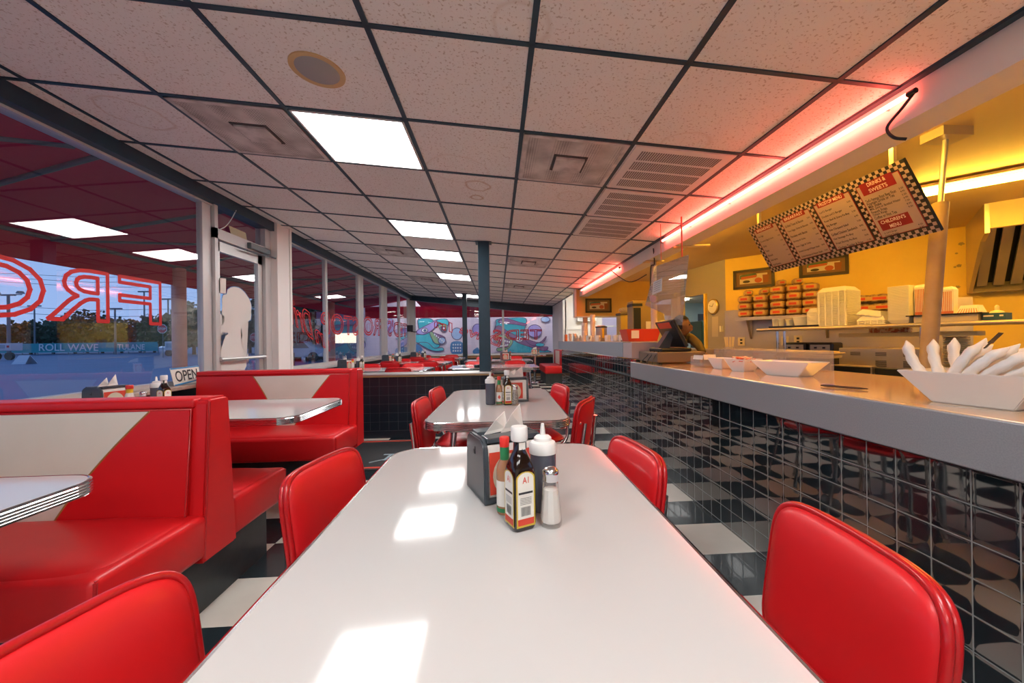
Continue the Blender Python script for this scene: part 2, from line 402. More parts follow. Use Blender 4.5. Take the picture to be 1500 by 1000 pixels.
def sweep(bm, outl, prof):
    n = len(outl); rings = []
    for i in range(n):
        p = Vector(outl[i]); q = Vector(outl[(i + 1) % n]) - Vector(outl[i - 1]); q.normalize(); nn = Vector((q.y, -q.x))
        rings.append([bm.verts.new((p.x + nn.x * o, p.y + nn.y * o, z)) for o, z in prof])
    for i in range(n):
        A, B_ = rings[i], rings[(i + 1) % n]
        for k in range(len(prof)): bm.faces.new((A[k], B_[k], B_[(k + 1) % len(prof)], A[(k + 1) % len(prof)]))
_cache = {}
def glyphs(body, fill=True):
    """flat letters as vertex list and faces, or as outline edges"""
    key = (body, fill)
    if key in _cache: return _cache[key]
    cu = bpy.data.curves.new('t', 'FONT'); cu.body = body; cu.fill_mode = 'BOTH' if fill else 'NONE'; cu.resolution_u = 4
    cu.align_x = 'LEFT'
    if fill: cu.offset = .012
    o = bpy.data.objects.new('t', cu); C.objects.link(o); bpy.context.view_layer.update()
    dg = bpy.context.evaluated_depsgraph_get(); me = bpy.data.meshes.new_from_object(o.evaluated_get(dg))
    vs = [v.co.copy() for v in me.vertices]; fs = [tuple(p.vertices) for p in me.polygons]; es = [tuple(e.vertices) for e in me.edges]
    bpy.data.objects.remove(o); bpy.data.curves.remove(cu); bpy.data.meshes.remove(me)
    x0 = min(v.x for v in vs); x1 = max(v.x for v in vs); y0 = min(v.y for v in vs); y1 = max(v.y for v in vs)
    vs = [((v.x - x0) / (x1 - x0), (v.y - y0) / (y1 - y0)) for v in vs]
    _cache[key] = (vs, fs, es); return _cache[key]
def put_text(bm, body, fn, th=None):
    """fn maps (u,v) in the unit square to a 3D point"""
    vs, fs, es = glyphs(body); V = [bm.verts.new(fn(u, v)) for u, v in vs]
    for f in fs:
        try: bm.faces.new([V[i] for i in f])
        except ValueError: pass
def put_outline(bm, body, fn, w, nrm):
    vs, fs, es = glyphs(body, False); nrm = Vector(nrm)
    for a, b in es:
        p = fn(*vs[a]); q = fn(*vs[b]); d = (q - p)
        if d.length < 1e-6: continue
        d.normalize(); s = d.cross(nrm) * w / 2; e = d * w * .3; g = nrm * (.0003 * (a % 4))
        bm.faces.new([bm.verts.new(k + g) for k in (p - e + s, q + e + s, q + e - s, p - e - s)])
def quadfn(o, ux, uy):
    o, ux, uy = Vector(o), Vector(ux), Vector(uy); return lambda u, v: o + ux * u + uy * v
def plate(bm, pts): bm.faces.new([bm.verts.new(Vector(p)) for p in pts])

# ------------------------------------------------------------------ shell of the room
XL, YF, XB = -2.5, 11.35, 1.64      # glass wall, far wall, edge of the lay-in ceiling
YB = -3.2                            # wall behind the camera
bm = bmn(); box(bm, (XL - .05, YB, -.05), (7.2, YF + .1, 0)); box(bm, (XB + .1, YF + .1, -.05), (7.2, 12.6, 0)); struct('floor', bm, FLOOR)
bm = bmn(); hexa(bm, [(XL, YB, ceil_z(XL)), (XB, YB, ceil_z(XB)), (XB, YF, ceil_z(XB)), (XL, YF, ceil_z(XL)),
                      (XL, YB, 2.6), (XB, YB, 2.6), (XB, YF, 2.6), (XL, YF, 2.6)]); struct('ceiling', bm, CEILM)
# grid bars
GX = [-2.292 + .6096 * i for i in range(7)]; GY = [1.455 + .606 * k for k in range(-8, 17)]
bm = bmn()
def cbar(x0, y0, x1, y1, w=.011, d=.006):
    p = []
    for dz in (-d, .004):
        if x0 == x1: q = [(x0 - w, y0), (x0 + w, y0), (x0 + w, y1), (x0 - w, y1)]
        else: q = [(x0, y0 - w), (x1, y0 - w), (x1, y0 + w), (x0, y0 + w)]
        p += [(a, b, ceil_z(a) + dz) for a, b in q]
    hexa(bm, p)
for x in GX: cbar(x, YB, x, YF)
for y in GY:
    if y < YF: cbar(XL, y, XB, y, .010)
cbar(XB - .012, YB, XB - .012, YF, .014, .012)
struct('trim_1', bm, NAVY, label='dark ceiling grid of the lay-in tiles')
# header over the glass
bm = bmn(); box(bm, (XL - .04, YB, 2.28), (XL + .09, YF, ceil_z(XL) + .03)); struct('trim_2', bm, NAVY, label='navy header above the side windows')
bm = bmn(); prism(bm, [(XL, 2.25), (XB, 1.79), (XB, ceil_z(XB) + .02), (XL, ceil_z(XL) + .02)], 'y', YF - .09, YF + .06); struct('trim_3', bm, NAVY, label='navy header above the far windows')
# low wall below the glass + sills
SZ = .745
bm = bmn(); box(bm, (XL - .08, YB, 0), (XL + .02, 3.50, SZ - .03)); box(bm, (XL - .08, 4.36, 0), (XL + .02, YF, SZ - .03)); struct('wall_left', bm, GROUTB)
bm = bmn(); box(bm, (XL - .08, YB, SZ - .03), (XL + .14, 3.46, SZ), .006); struct('trim_4', bm, mat('sill_laminate', (.50, .42, .34), .4, noise=(22, (.40, .33, .26), .35, .7)), label='pale window ledge beside the booths')
bm = bmn(); box(bm, (XL - .08, 4.68, SZ - .04), (XL + .16, YF, SZ - .005), .006); struct('trim_5', bm, ALU, label='metal window ledge of the rear dining area')
bm = bmn(); box(bm, (XL - .1, YF, 0), (XB + .02, YF + .12, .645)); struct('wall_far', bm, GROUTB)
bm = bmn(); box(bm, (XL, YF - .05, .555), (XB, YF + .02, .635), .004); box(bm, (XL, YF - .03, 0), (XB, YF + .01, .08)); struct('trim_6', bm, WOOD, label='wooden chair rail below the far windows')
bm = bmn(); box(bm, (XL, YF - .07, .635), (XB, YF + .05, .655), .004); struct('trim_7', bm, WHITE, label='white sill of the far windows')
bm = bmn(); box(bm, (XL - .1, YB - .1, 0), (7.2, YB, 2.7)); struct('wall_back', bm, OFFW)

# ---- windows of the side
def window(name, y0, y1, muls, dark=False, z0=SZ - .005, z1=2.285, label=None):
    w = bpy.data.objects.new(name, None); C.objects.link(w); w.location = (XL, (y0 + y1) / 2, z0); w['kind'] = 'structure'
    if label: w['label'] = label
    yc = (y0 + y1) / 2
    def LB(bm, lo, hi, b=0): box(bm, (lo[0] - XL, lo[1] - yc, lo[2] - z0), (hi[0] - XL, hi[1] - yc, hi[2] - z0), b)
    bm = bmn(); LB(bm, (XL - .05, y0, z0), (XL + .03, y1, z0 + .035)); LB(bm, (XL - .05, y0, z1 - .02), (XL + .03, y1, z1 + .01)); link('frame', bm, ALU, w)
    for (m0, m1) in muls:
        bm = bmn(); LB(bm, (XL - .03, m0, z0), (XL + .022, m1, z1), .004)
        if m1 - m0 > .15: LB(bm, (XL - .03, (m0 + m1) / 2 - .02, z0), (XL + .028, (m0 + m1) / 2 + .01, z1))
        link('mullion', bm, ALU, w)
    bm = bmn(); plate(bm, [(0, y0 - yc, 0), (0, y1 - yc, 0), (0, y1 - yc, z1 - z0), (0, y0 - yc, z1 - z0)]); link('pane', bm, GLASS, w)
    return w, yc, z0
W1, yc1, z01 = window('window_1', YB, 3.56, [(-.3, -.2), (3.455, 3.555)], label='large side window painted with a red outlined word')
W2, yc2, z02 = window('window_2', 4.68, 7.42, [(5.82, 5.885), (7.16, 7.42)], label='side window with red script behind the booths')
W3, yc3, z03 = window('window_3', 7.42, YF, [(8.55, 8.98), (10.05, 10.16), (11.1, YF)], label='side window nearest the far corner')
# red outline words painted on the glass, reading right way round from the street
def side_words(parent, yc, z0, body, ya, yb, zb, zt, w, name='lettering', slope=0, shear=0, m=None):
    bm = bmn()
    fn = lambda u, v: Vector((.004, (ya + (yb - ya) * u + shear * v) - yc, zb + slope * u + (zt - zb) * v - z0))
    put_outline(bm, body, fn, w, (1, 0, 0)); o = link(name, bm, m or LETR, parent); o['label'] = 'red outlined lettering painted on the glass'
for ch_, ya_, yb_ in (('F', 3.055, 2.744), ('R', 2.665, 2.33), ('O', 2.31, 1.86), ('S', 1.80, 1.46), ('T', 1.40, 1.08), ('O', 1.02, .58), ('P', .50, .18)):
    side_words(W1, yc1, z01, ch_, ya_, yb_, 1.21, 1.515, .024)
bm = bmn()
side_words(W2, yc2, z02, 'Drive', 5.45, 4.70, 1.10, 1.46, .012, slope=.28, shear=-.1)
side_words(W2, yc2, z02, 'In', 5.98, 5.55, .93, 1.22, .012, slope=.14, shear=-.1)
side_words(W2, yc2, z02, 'STOP', 7.15, 5.7, 1.19, 1.50, .022)
side_words(W3, yc3, z03, "TED'S FRO", 10.95, 7.45, 1.20, 1.56, .028)
# far windows
W4 = bpy.data.objects.new('window_4', None); C.objects.link(W4); W4.location = (0, YF, .655); W4['kind'] = 'structure'; W4['label'] = 'wide far window looking on the mural'
bm = bmn(); plate(bm, [(XL, 0, 0), (XB, 0, 0), (XB, 0, 1.14), (XL, 0, 1.6)]); link('pane', bm, GLASS, W4)
bm = bmn(); box(bm, (XL, -.06, 0), (XL + .16, .04, 1.6)); box(bm, (XL, -.03, 0), (XB, .03, .03)); link('frame', bm, ALU, W4)
for x in (.18,):
    bm = bmn(); box(bm, (x - .03, -.03, 0), (x + .03, .03, 1.4)); link('mullion', bm, ALU, W4)
bm = bmn(); put_outline(bm, "TED'S", lambda u, v: Vector((1.30 - 1.42 * u, -.01,   .42 + .30 * v)), .026, (0, 1, 0)); link('lettering', bm, LETR, W4)['label'] = 'red outlined word on the glass'
bm = bmn(); put_outline(bm, "Drive", lambda u, v: Vector((.05 - 1.15 * u + .1 * v, -.01, .22 + .42 * u + .26 * v)), .022, (0, 1, 0)); put_outline(bm, "In", lambda u, v: Vector((-1.3 - .5 * u, -.01, .66 + .16 * u + .26 * v)), .022, (0, 1, 0)); link('lettering', bm, LETR, W4)['label'] = 'red script on the glass'
# small camera on the corner mullion
t = thing('security_monitor', 'small black box bracketed to the corner mullion of the windows', 'monitor', (-2.385, 10.95, 1.36))
bm = bmn(); box(bm, (-.10, -.05, -.02), (.06, .05, .16), .01); link('body', bm, BLACK, t); bm = bmn(); tube(bm, [(.0, 0, -.02), (.10, 0, -.03), (.14, .1, -.02)], .012); link('bracket', bm, BLACK, t)

# ---- the glass door
D = bpy.data.objects.new('door_1', None); C.objects.link(D); D.location = (XL, 3.95, 0); D['kind'] = 'structure'; D['label'] = 'aluminium glass entrance door with a lady silhouette'
def DB(bm, lo, hi, b=0): box(bm, (lo[0], lo[1] - 3.95, lo[2]), (hi[0], hi[1] - 3.95, hi[2]), b)
bm = bmn(); DB(bm, (-.05, 3.56, 0), (.05, 3.60, 2.285)); DB(bm, (-.05, 4.30, 0), (.05, 4.40, 2.285)); DB(bm, (-.05, 3.56, 1.99), (.05, 4.40, 2.08)); link('frame', bm, ALU, D)
bm = bmn(); DB(bm, (-.02, 3.60, .02), (.02, 3.66, 1.98)); DB(bm, (-.02, 4.22, .02), (.02, 4.295, 1.98)); DB(bm, (-.02, 3.60, 1.89), (.02, 4.295, 1.98)); DB(bm, (-.02, 3.60, .02), (.02, 4.295, .22)); link('stile', bm, BRUSH, D)
bm = bmn(); DB(bm, (-.003, 3.66, .22), (.003, 4.22, 1.89)); DB(bm, (-.003, 3.6, 2.08), (.003, 4.3, 2.285)); link('pane', bm, GLASS, D)
bm = bmn(); tube(bm, [(.06, 3.60 - 3.95, .92), (.06, 4.26 - 3.95, .92)], .014); DB(bm, (.0, 3.61, .90), (.06, 3.64, .94)); DB(bm, (.0, 4.22, .90), (.06, 4.25, .94)); link('push_bar', bm, BRUSH, D)
bm = bmn(); DB(bm, (.02, 4.00, 2.0), (.09, 4.33, 2.06), .008); link('door_closer', bm, POLE, D); bm = bmn(); tube(bm, [(.08, 3.95 - 3.95, 1.965), (.10, 4.3 - 3.95, 1.98), (.10, 4.58 - 3.95, 1.99)], .009); link('closer_arm', bm, POLE, D)
sil = [(232,190),(240,150),(270,130),(300,125),(340,132),(370,150),(400,180),(420,210),(440,240),(453,280),(458,310),(452,345),(457,380),(452,425),(430,438),(388,430),(378,450),(365,500),(362,550),(376,575),(360,610),(372,640),(378,690),(395,740),(405,800),(412,850),(395,885),(185,890),(180,880),(128,895),(135,830),(145,740),(175,690),(200,625),(205,610),(118,605),(115,590),(135,530),(155,465),(130,430),(160,434),(160,380),(180,375),(195,405),(213,400),(208,450),(195,470),(178,480),(170,510),(165,565),(225,568),(245,560),(245,520),(275,470),(280,350),(255,355),(225,335),(205,310),(192,275),(190,230),(200,200)]
sf = lambda p, o: at(295 + p[0] / 6.25, 400 + p[1] / 6.25, X=XL + o) - Vector((XL, 3.95, 0))
bm = bmn(); plate(bm, [sf(p, .012) for p in sil]); plate(bm, [sf(p, .012) for p in ((425, 725), (436, 790), (428, 832), (412, 780))]); bmesh.ops.triangulate(bm, faces=bm.faces); sd = link('silhouette_decal', bm, mat('decal_white', (.74, .72, .68), .6), D); sd['label'] = 'white silhouette of a lady holding up a hand stuck on the glass'
bm = bmn()
for k in range(len(sil)):
    p, q = sf(sil[k], .010), sf(sil[(k + 1) % len(sil)], .010); d = (q - p).normalized(); w_ = d.cross(Vector((1, 0, 0))) * .007; plate(bm, [p - d * .004 + w_, q + d * .004 + w_, q + d * .004 - w_, p - d * .004 - w_])
link('blue_outline', bm, mat('decal_blue', (.05, .22, .55), .5), sd)
bm = bmn(); P = [at(x, y, X=XL + .02) - Vector((XL, 3.95, 0)) for x, y in ((306, 405), (331, 408), (331, 430), (306, 427))]; plate(bm, P); link('notice', bm, PAPER, D)
bm = bmn(); P = [at(x, y, X=XL + .02) - Vector((XL, 3.95, 0)) for x, y in ((335, 330), (360, 341), (362, 352), (338, 342))]; plate(bm, P); link('taped_card', bm, mat('yellowed_card', (.50, .45, .30), .6), D)
bm = bmn(); tube(bm, smoothpath([(.09, 3.78 - 3.95, 2.3), (.07, 3.74 - 3.95, 2.2), (.06, 3.68 - 3.95, 2.12), (.055, 3.62 - 3.95, 2.08)]), .004, 5); link('cord', bm, WHITE, D)
bm = bmn(); box(bm, (XL - .06, 4.40, 0), (XL + .12, 4.68, ceil_z(XL)), .005); box(bm, (XL + .12, 4.64, 0), (XL + .13, 4.68, 2.38)); struct('trim_8', bm, WHITE, label='broad white pilaster right of the entrance door')

# ---- bulkhead above the counter, kitchen
KZ = 2.20; BZ = 1.90
bm = bmn(); box(bm, (XB, YB, BZ), (XB + .16, 7.75, 2.6)); struct('trim_9', bm, WHITE, label='white bulkhead above the counter')
bm = bmn(); box(bm, (XB + .1, YB, KZ), (7.2, 12.6, 2.6)); struct('ceiling.001', bm, KCEIL)
# oblique yellow back wall of the kitchen
WA = at(1062, 380, Z=KZ); WB = at(1417, 331, Z=KZ); wd = (WB - WA); wd.z = 0; wd.normalize(); wn = Vector((wd.y, -wd.x, 0))
if wn.dot(Vector((-1, -1, 0))) < 0: wn = -wn
KPL = (wn, WA)
WE = WA + wd * 4.6
def wallseg(name, a, b, m, z0=0, z1=KZ, th=.08, side=None):
    d = (b - a); d.z = 0; d.normalize(); n = Vector((d.y, -d.x, 0)) * th
    if side is not None and n.dot(side) > 0: n = -n
    bm = bmn(); hexa(bm, [(a.x, a.y, z0), (b.x, b.y, z0), (b.x + n.x, b.y + n.y, z0), (a.x + n.x, a.y + n.y, z0), (a.x, a.y, z1), (b.x, b.y, z1), (b.x + n.x, b.y + n.y, z1), (a.x + n.x, a.y + n.y, z1)])
    return struct(name, bm, m)
wallseg('wall_right', WA, WE, YEL, 0, KZ, side=wn)
def kp(x, y, off=0):      # a point standing off the kitchen back wall
    return at(x, y, pl=(wn, WA + wn * off))
# stainless backsplash on it
s0 = kp(1062, 455, .004); s1 = kp(1425, 455, .004); sz = s0.z
bm = bmn(); hexa(bm, [(s0.x, s0.y, .3), (s1.x, s1.y, .3), (s1.x + wn.x * .01, s1.y + wn.y * .01, .3), (s0.x + wn.x * .01, s0.y + wn.y * .01, .3),
                      (s0.x, s0.y, sz), (s1.x, s1.y, sz), (s1.x + wn.x * .01, s1.y + wn.y * .01, sz), (s0.x + wn.x * .01, s0.y + wn.y * .01, sz)])
struct('trim_10', bm, STEEL, label='stainless splashback of the kitchen wall')
# lilac grey wall with the doorway
GA = WA.copy(); GB = at(1003, 397, Z=KZ); gd = (GB - GA); gd.z = 0; gd.normalize(); gn = Vector((gd.y, -gd.x, 0));
if gn.x > 0: gn = -gn
GPL = (gn, GA)
da = at(1036, 470, pl=GPL); db = at(1003, 470, pl=GPL); dz = at(1036, 430, pl=GPL).z
wallseg('wall_right.001', GA, Vector((da.x, da.y, 0)), LILAC, side=gn)
GE = GA + gd * 3.4
lc_ = at(990, 438, Z=KZ)
bm = bmn(); box(bm, (4.1, 6.6, KZ - .05), (4.7, 7.2, KZ - .005)); tag(link('ceiling_light', bm, PANELM), 'unseen square light added above the room of the green cabinet', 'ceiling light')  # unseen light added to brighten the room behind the doorway
tag(link('ceiling_light', (lambda b_: (box(b_, (lc_.x - .25, lc_.y - .3, KZ - .05), (lc_.x + .25, lc_.y + .3, KZ - .005)), b_)[1])(bmn()), PANELM), 'square light on the ceiling of the room behind the kitchen doorway', 'ceiling light')
wallseg('wall_right.002', Vector((da.x, da.y, 0)), db, LILAC, dz, KZ, side=gn); wallseg('wall_right.003', db + gd * .1, GE, YEL, side=gn)
# room seen through the doorway
R0 = Vector((da.x + 2.0, da.y + 1.6, 0))
bm = bmn(); box(bm, (4.2, 12.4, 0), (7.2, 12.5, 2.2)); struct('wall_right.004', bm, mat('pale_green_wall', (.38, .46, .36), .6))
# far end: header wall, white room wall
bm = bmn(); box(bm, (1.56, 7.6, 1.51), (3.35, 7.72, KZ)); struct('wall_far.001', bm, mat('panelled_yellow', (.72, .48, .14), .5, noise=(3, (.64, .40, .12), .3, .7)))
bm = bmn(); box(bm, (1.535, 7.585, 1.495), (1.575, 7.74, KZ)); box(bm, (1.56, 7.585, 1.49), (3.35, 7.73, 1.515)); struct('trim_11', bm, WHITE, label='white trim around the pass header')
bm = bmn(); box(bm, (1.72, 7.62, 0), (1.80, 7.70, 1.51)); struct('trim_12', bm, mat('salmon_post', (.60, .36, .26), .5), label='salmon post below the pass header')
bm = bmn()
box(bm, (XB, 9.55, 0), (XB + .08, YF, ceil_z(XB)))
for k in range(12): box(bm, (XB - .012, 9.56 + k * .15, .02), (XB, 9.68 + k * .15, 2.03), .003)
struct('wall_far.002', bm, WHITE)
bm = bmn(); box(bm, (XB + .05, 9.55, 0), (2.62, 9.65, KZ)); box(bm, (2.62, 9.55, 0), (4.1, 9.65, .95)); box(bm, (2.62, 9.55, 1.62), (4.1, 9.65, KZ)); box(bm, (2.62, 9.52, 1.36), (4.1, 9.56, 1.39)); struct('wall_far.003', bm, OFFW)
bm = bmn(); box(bm, (XB + .06, 9.50, 0), (2.6, 9.55, 1.32)); box(bm, (XB + .05, 9.49, 1.30), (2.62, 9.55, 1.33)); struct('trim_13', bm, OFFW, label='white wainscot of the service corner')
t = thing('wall_air_conditioner', 'white air conditioner box set in the white far wall', 'air conditioner', (2.22, 9.5, 1.50))
bm = bmn(); box(bm, (-.24, -.06, -.0), (.24, .05, .36), .01); link('case', bm, WHITE, t)
bm = bmn(); [box(bm, (-.20, -.066, .03 + k * .035), (.12, -.058, .05 + k * .035)) for k in range(6)]; link('grille', bm, mat('grey_slats', (.4, .42, .44), .5), t)
bm = bmn(); box(bm, (-.20, -.068, .27), (.20, -.058, .32)); link('control_strip', bm, mat('dark_strip', (.10, .13, .16), .4), t)
# bright ceiling fixture over the white corner room
bm = bmn(); box(bm, (1.9, 8.3, KZ - .05), (2.5, 8.9, KZ)); tag(link('ceiling_light', bm, PANELM), 'square light on the ceiling of the white service corner', 'ceiling light')

# ---- ceiling fittings
def slabc(bm, x0, y0, x1, y1, d0, d1):
    hexa(bm, [(x, y, ceil_z(x) - d0) for x, y in ((x0, y0), (x1, y0), (x1, y1), (x0, y1))] + [(x, y, ceil_z(x) + d1) for x, y in ((x0, y0), (x1, y0), (x1, y1), (x0, y1))])
def cell(ci, rk, m=.014):
    y0 = 1.455 + .606 * rk; return GX[ci] + m, y0 + m, GX[ci + 1] - m, y0 + .606 - m
def lights(rk, label, ci=2, name='ceiling_light'):
    x0, y0, x1, y1 = cell(ci, rk); xc, yc = (x0 + x1) / 2, (y0 + y1) / 2; zc = ceil_z(xc)
    t = thing(name, label, 'ceiling light', (xc, yc, zc), group='square lit ceiling panels')
    def loc(bm):
        for v in bm.verts: v.co -= Vector((xc, yc, zc))
    bm = bmn(); slabc(bm, x0 + .012, y0 + .012, x1 - .012, y1 - .012, .006, .002); loc(bm); link('diffuser', bm, PANELM, t)
    bm = bmn()
    for a in ((x0, y0, x1, y0 + .012), (x0, y1 - .012, x1, y1), (x0, y0, x0 + .012, y1), (x1 - .012, y0, x1, y1)): slabc(bm, *a, .009, .002)
    loc(bm); link('frame', bm, WHITE, t)
for rk, lb in ((1, 'large lit ceiling panel beside the big dusty vent, nearest of the row'), (4, 'second lit ceiling panel of the row counting from the nearest'), (6, 'third lit ceiling panel, just left of the tall dark column'),
               (9, 'fourth lit ceiling panel, small, above the rear dining tables'), (14, 'fifth lit ceiling panel, farthest, crossed by the slim rear post')):
    lights(rk, lb)
for rk, ci in ((-3, 2), (-6, 2), (-3, 4), (-6, 4)): lights(rk, 'unseen lit ceiling panel added behind the viewer', ci)  # unseen panels added to raise the brightness of the room
def vent(ci, rk, label):
    x0, y0, x1, y1 = cell(ci, rk); xc, yc = (x0 + x1) / 2, (y0 + y1) / 2; zc = ceil_z(xc)
    t = thing('ceiling_vent', label, 'ceiling vent', (xc, yc, zc), group='perforated ceiling vents')
    def fin(bm):
        for v in bm.verts: v.co -= Vector((xc, yc, zc))
    bm = bmn(); slabc(bm, x0, y0, x1, y1, .006, .002); fin(bm); link('perforated_face', bm, VENT, t)
    bm = bmn(); [slabc(bm, *a, .010, .002) for a in ((x0, y0, x1, y0 + .025), (x0, y1 - .025, x1, y1), (x0, y0, x0 + .025, y1), (x1 - .025, y0, x1, y1))]; fin(bm); link('rim', bm, mat_vr, t)
    bm = bmn(); slabc(bm, xc - .085, yc - .085, xc + .085, yc + .085, .022, -.004); fin(bm); link('centre_plate', bm, mat_vr, t)
    bm = bmn(); slabc(bm, xc - .10, yc - .10, xc + .10, yc + .10, .012, -.004); fin(bm); link('centre_gap_shade', bm, VENTSHADE, t)  # dark slab: shade of the gap round the centre plate, put into colour
mat_vr = mat('vent_rim', (.74, .68, .65), .6, noise=(12, (.50, .45, .43), .35, .65)); VENTSHADE = mat('vent_shadow_gap', (.08, .07, .07), .8)
for a in ((1, 1, 'dusty square vent at upper left beside the brightest panel'), (4, 1, 'dusty square vent left of the slotted grilles'), (1, 6, 'grey square vent left of the third lit panel'), (4, 6, 'grey square vent right of the tall dark column'),
          (1, 10, 'small far vent left of the fourth lit panel'), (4, 10, 'small far vent beyond the column, right side')): vent(*a)
grm = mat('grille_white', (.78, .74, .73), .5); grd = mat('grille_slot', (.22, .20, .20), .8)
for k, lb in ((1, 'slotted return grille, largest and nearest of three'), (2, 'middle slotted return grille of three'), (3, 'farthest slotted return grille of three')):
    x0, y0, x1, y1 = cell(5, k, .02); xc, yc = (x0 + x1) / 2, (y0 + y1) / 2; zc = ceil_z(xc)
    t = thing('return_grille', lb, 'air grille', (xc, yc, zc), group='slotted return air grilles')
    bm = bmn(); slabc(bm, x0, y0, x1, y1, .010, -.0002)
    for v in bm.verts: v.co -= Vector((xc, yc, zc))
    link('face', bm, grm, t)
    bm = bmn()
    for r in range(4):
        for q in range(34):
            xa = x0 + .05 + q * (x1 - x0 - .10) / 34; ya = y0 + .045 + r * .125
            slabc(bm, xa, ya, xa + .0075, ya + .10, .0115, -.009)
    for v in bm.verts: v.co -= Vector((xc, yc, zc))
    link('slots', bm, grd, t)
sx, sy = -.765, 1.745
t = thing('ceiling_speaker', 'round grey ceiling speaker with a tan ring', 'speaker', (sx, sy, ceil_z(sx))); t.rotation_euler = (0, math.atan(.082), 0)
bm = bmn(); lathe(bm, [(.090, -.004), (.112, -.006), (.113, .002), (.09, .002)], seg=40); link('ring', bm, mat('tan_ring', (.62, .42, .20), .5), t, 40)
bm = bmn(); lathe(bm, [(.001, -.009), (.085, -.007), (.091, -.003), (.091, .002)], seg=40); link('grille', bm, mat('speaker_mesh', (.36, .35, .34), .6), t, 40)

# ---- neon
def neon(name, y0, y1, label, x=XB - .03, z0=1.985, z1=1.985):
    t = thing(name, label, 'neon light', (x, y0, z0), group='red neon tubes along the bulkhead')
    bm = bmn(); L = y1 - y0
    tube(bm, [(0, 0, 0), (0, L, z1 - z0)], .010, 10); link('tube', bm, NEONM, t)
    bm = bmn(); tube(bm, [(0, -.03, 0), (0, 0, 0)], .011); tube(bm, [(0, L, z1 - z0), (0, L + .03, z1 - z0)], .011)
    link('end_cap', bm, BLACK, t)
    bm = bmn()
    for k in range(int(L / .55) + 1): tube(bm, [(0, .1 + k * .55, 0), (.03, .1 + k * .55, 0)], .004, 6)
    link('standoff', bm, CLEAR, t)
    return t
t = neon('neon_tube', 1.41, 3.66, 'long red neon tube along the near part of the bulkhead', z0=1.985, z1=1.995)
bm = bmn(); tube(bm, smoothpath([(0, -.03, 0), (.012, .03, -.03), (.02, .10, -.07), (.03, .085, -.12), (.06, .06, -.14)]), .006, 6); link('lead_wire', bm, BLACK, t)
neon('neon_tube.001', 5.0, 7.3, 'shorter red neon tube above the far cup counter', z0=1.985, z1=1.985)

# ------------------------------------------------------------------ furniture
def make_table(w, l, name='dining_table', legs=True, h=.69):
    t = thing(name, '', 'table')
    o = rrect(-w / 2, -l / 2, w / 2, l / 2, .085)
    bm = bmn(); prism(bm, o, 'z', h - .034, h); 
    link('tabletop', bm, LAM, t)
    prof = [(0, h - .001), (.004, h + .0005), (.009, h - .002)]
    for k in range(4):
        z = h - .005 - k * .0075; prof += [(.009, z), (.0115, z - .002), (.0115, z - .0045), (.007, z - .006)]
    prof += [(.009, h - .036), (0, h - .038)]
    bm = bmn(); sweep(bm, o, prof); link('chrome_edge', bm, CHROME, t)
    if legs:
        for sx in (-1, 1):
            for sy in (-1, 1):
                bm = bmn(); tube(bm, [(sx * (w / 2 - .12), sy * (l / 2 - .16), h - .035), (sx * (w / 2 - .075), sy * (l / 2 - .10), .02)], .016, 10); lathe(bm, [(.02, 0), (.02, .02)], (sx * (w / 2 - .075), sy * (l / 2 - .10), 0), 12)
                link('leg', bm, CHROME, t, 40)
        bm = bmn(); box(bm, (-w / 2 + .1, -l / 2 + .13, h - .075), (w / 2 - .1, -l / 2 + .15, h - .034)); box(bm, (-w / 2 + .1, l / 2 - .15, h - .075), (w / 2 - .1, l / 2 - .13, h - .034))
        link('apron', bm, BRUSH, t)
    else:
        bm = bmn(); lathe(bm, [(.03, .03), (.028, h - .05), (.11, h - .045), (.11, h - .034)], seg=16); link('pedestal', bm, CHROME, t, 40)
        bm = bmn(); lathe(bm, [(.20, 0), (.20, .012), (.05, .035), (.03, .05)], seg=24); link('foot', bm, BLKG, t, 30)
    return t
def setl(t, loc, label, rz=0, group=None):
    t.location = loc; t.rotation_euler = (0, 0, rz); t['label'] = label
    if group: t['group'] = group
    return t
G1 = 'white chrome-edged dining tables'
T1 = setl(make_table(.665, 1.30), (-.003, .685, 0), 'white laminate table in the foreground with a ribbed chrome edge', group=G1)
T2 = setl(make_table(.66, 1.14), (.006, 2.31, 0), 'second white table, behind the foreground table, holding four condiments', math.radians(-1.2), group=G1)
BT = setl(make_table(1.30, .66, 'booth_table', False), (-1.755, .84, 0), 'white booth table cut off at the left frame edge', group='white booth tables')
BT2 = dup(BT, (-1.66, 2.30, 0), 0, 'white booth table between the two facing red booths')

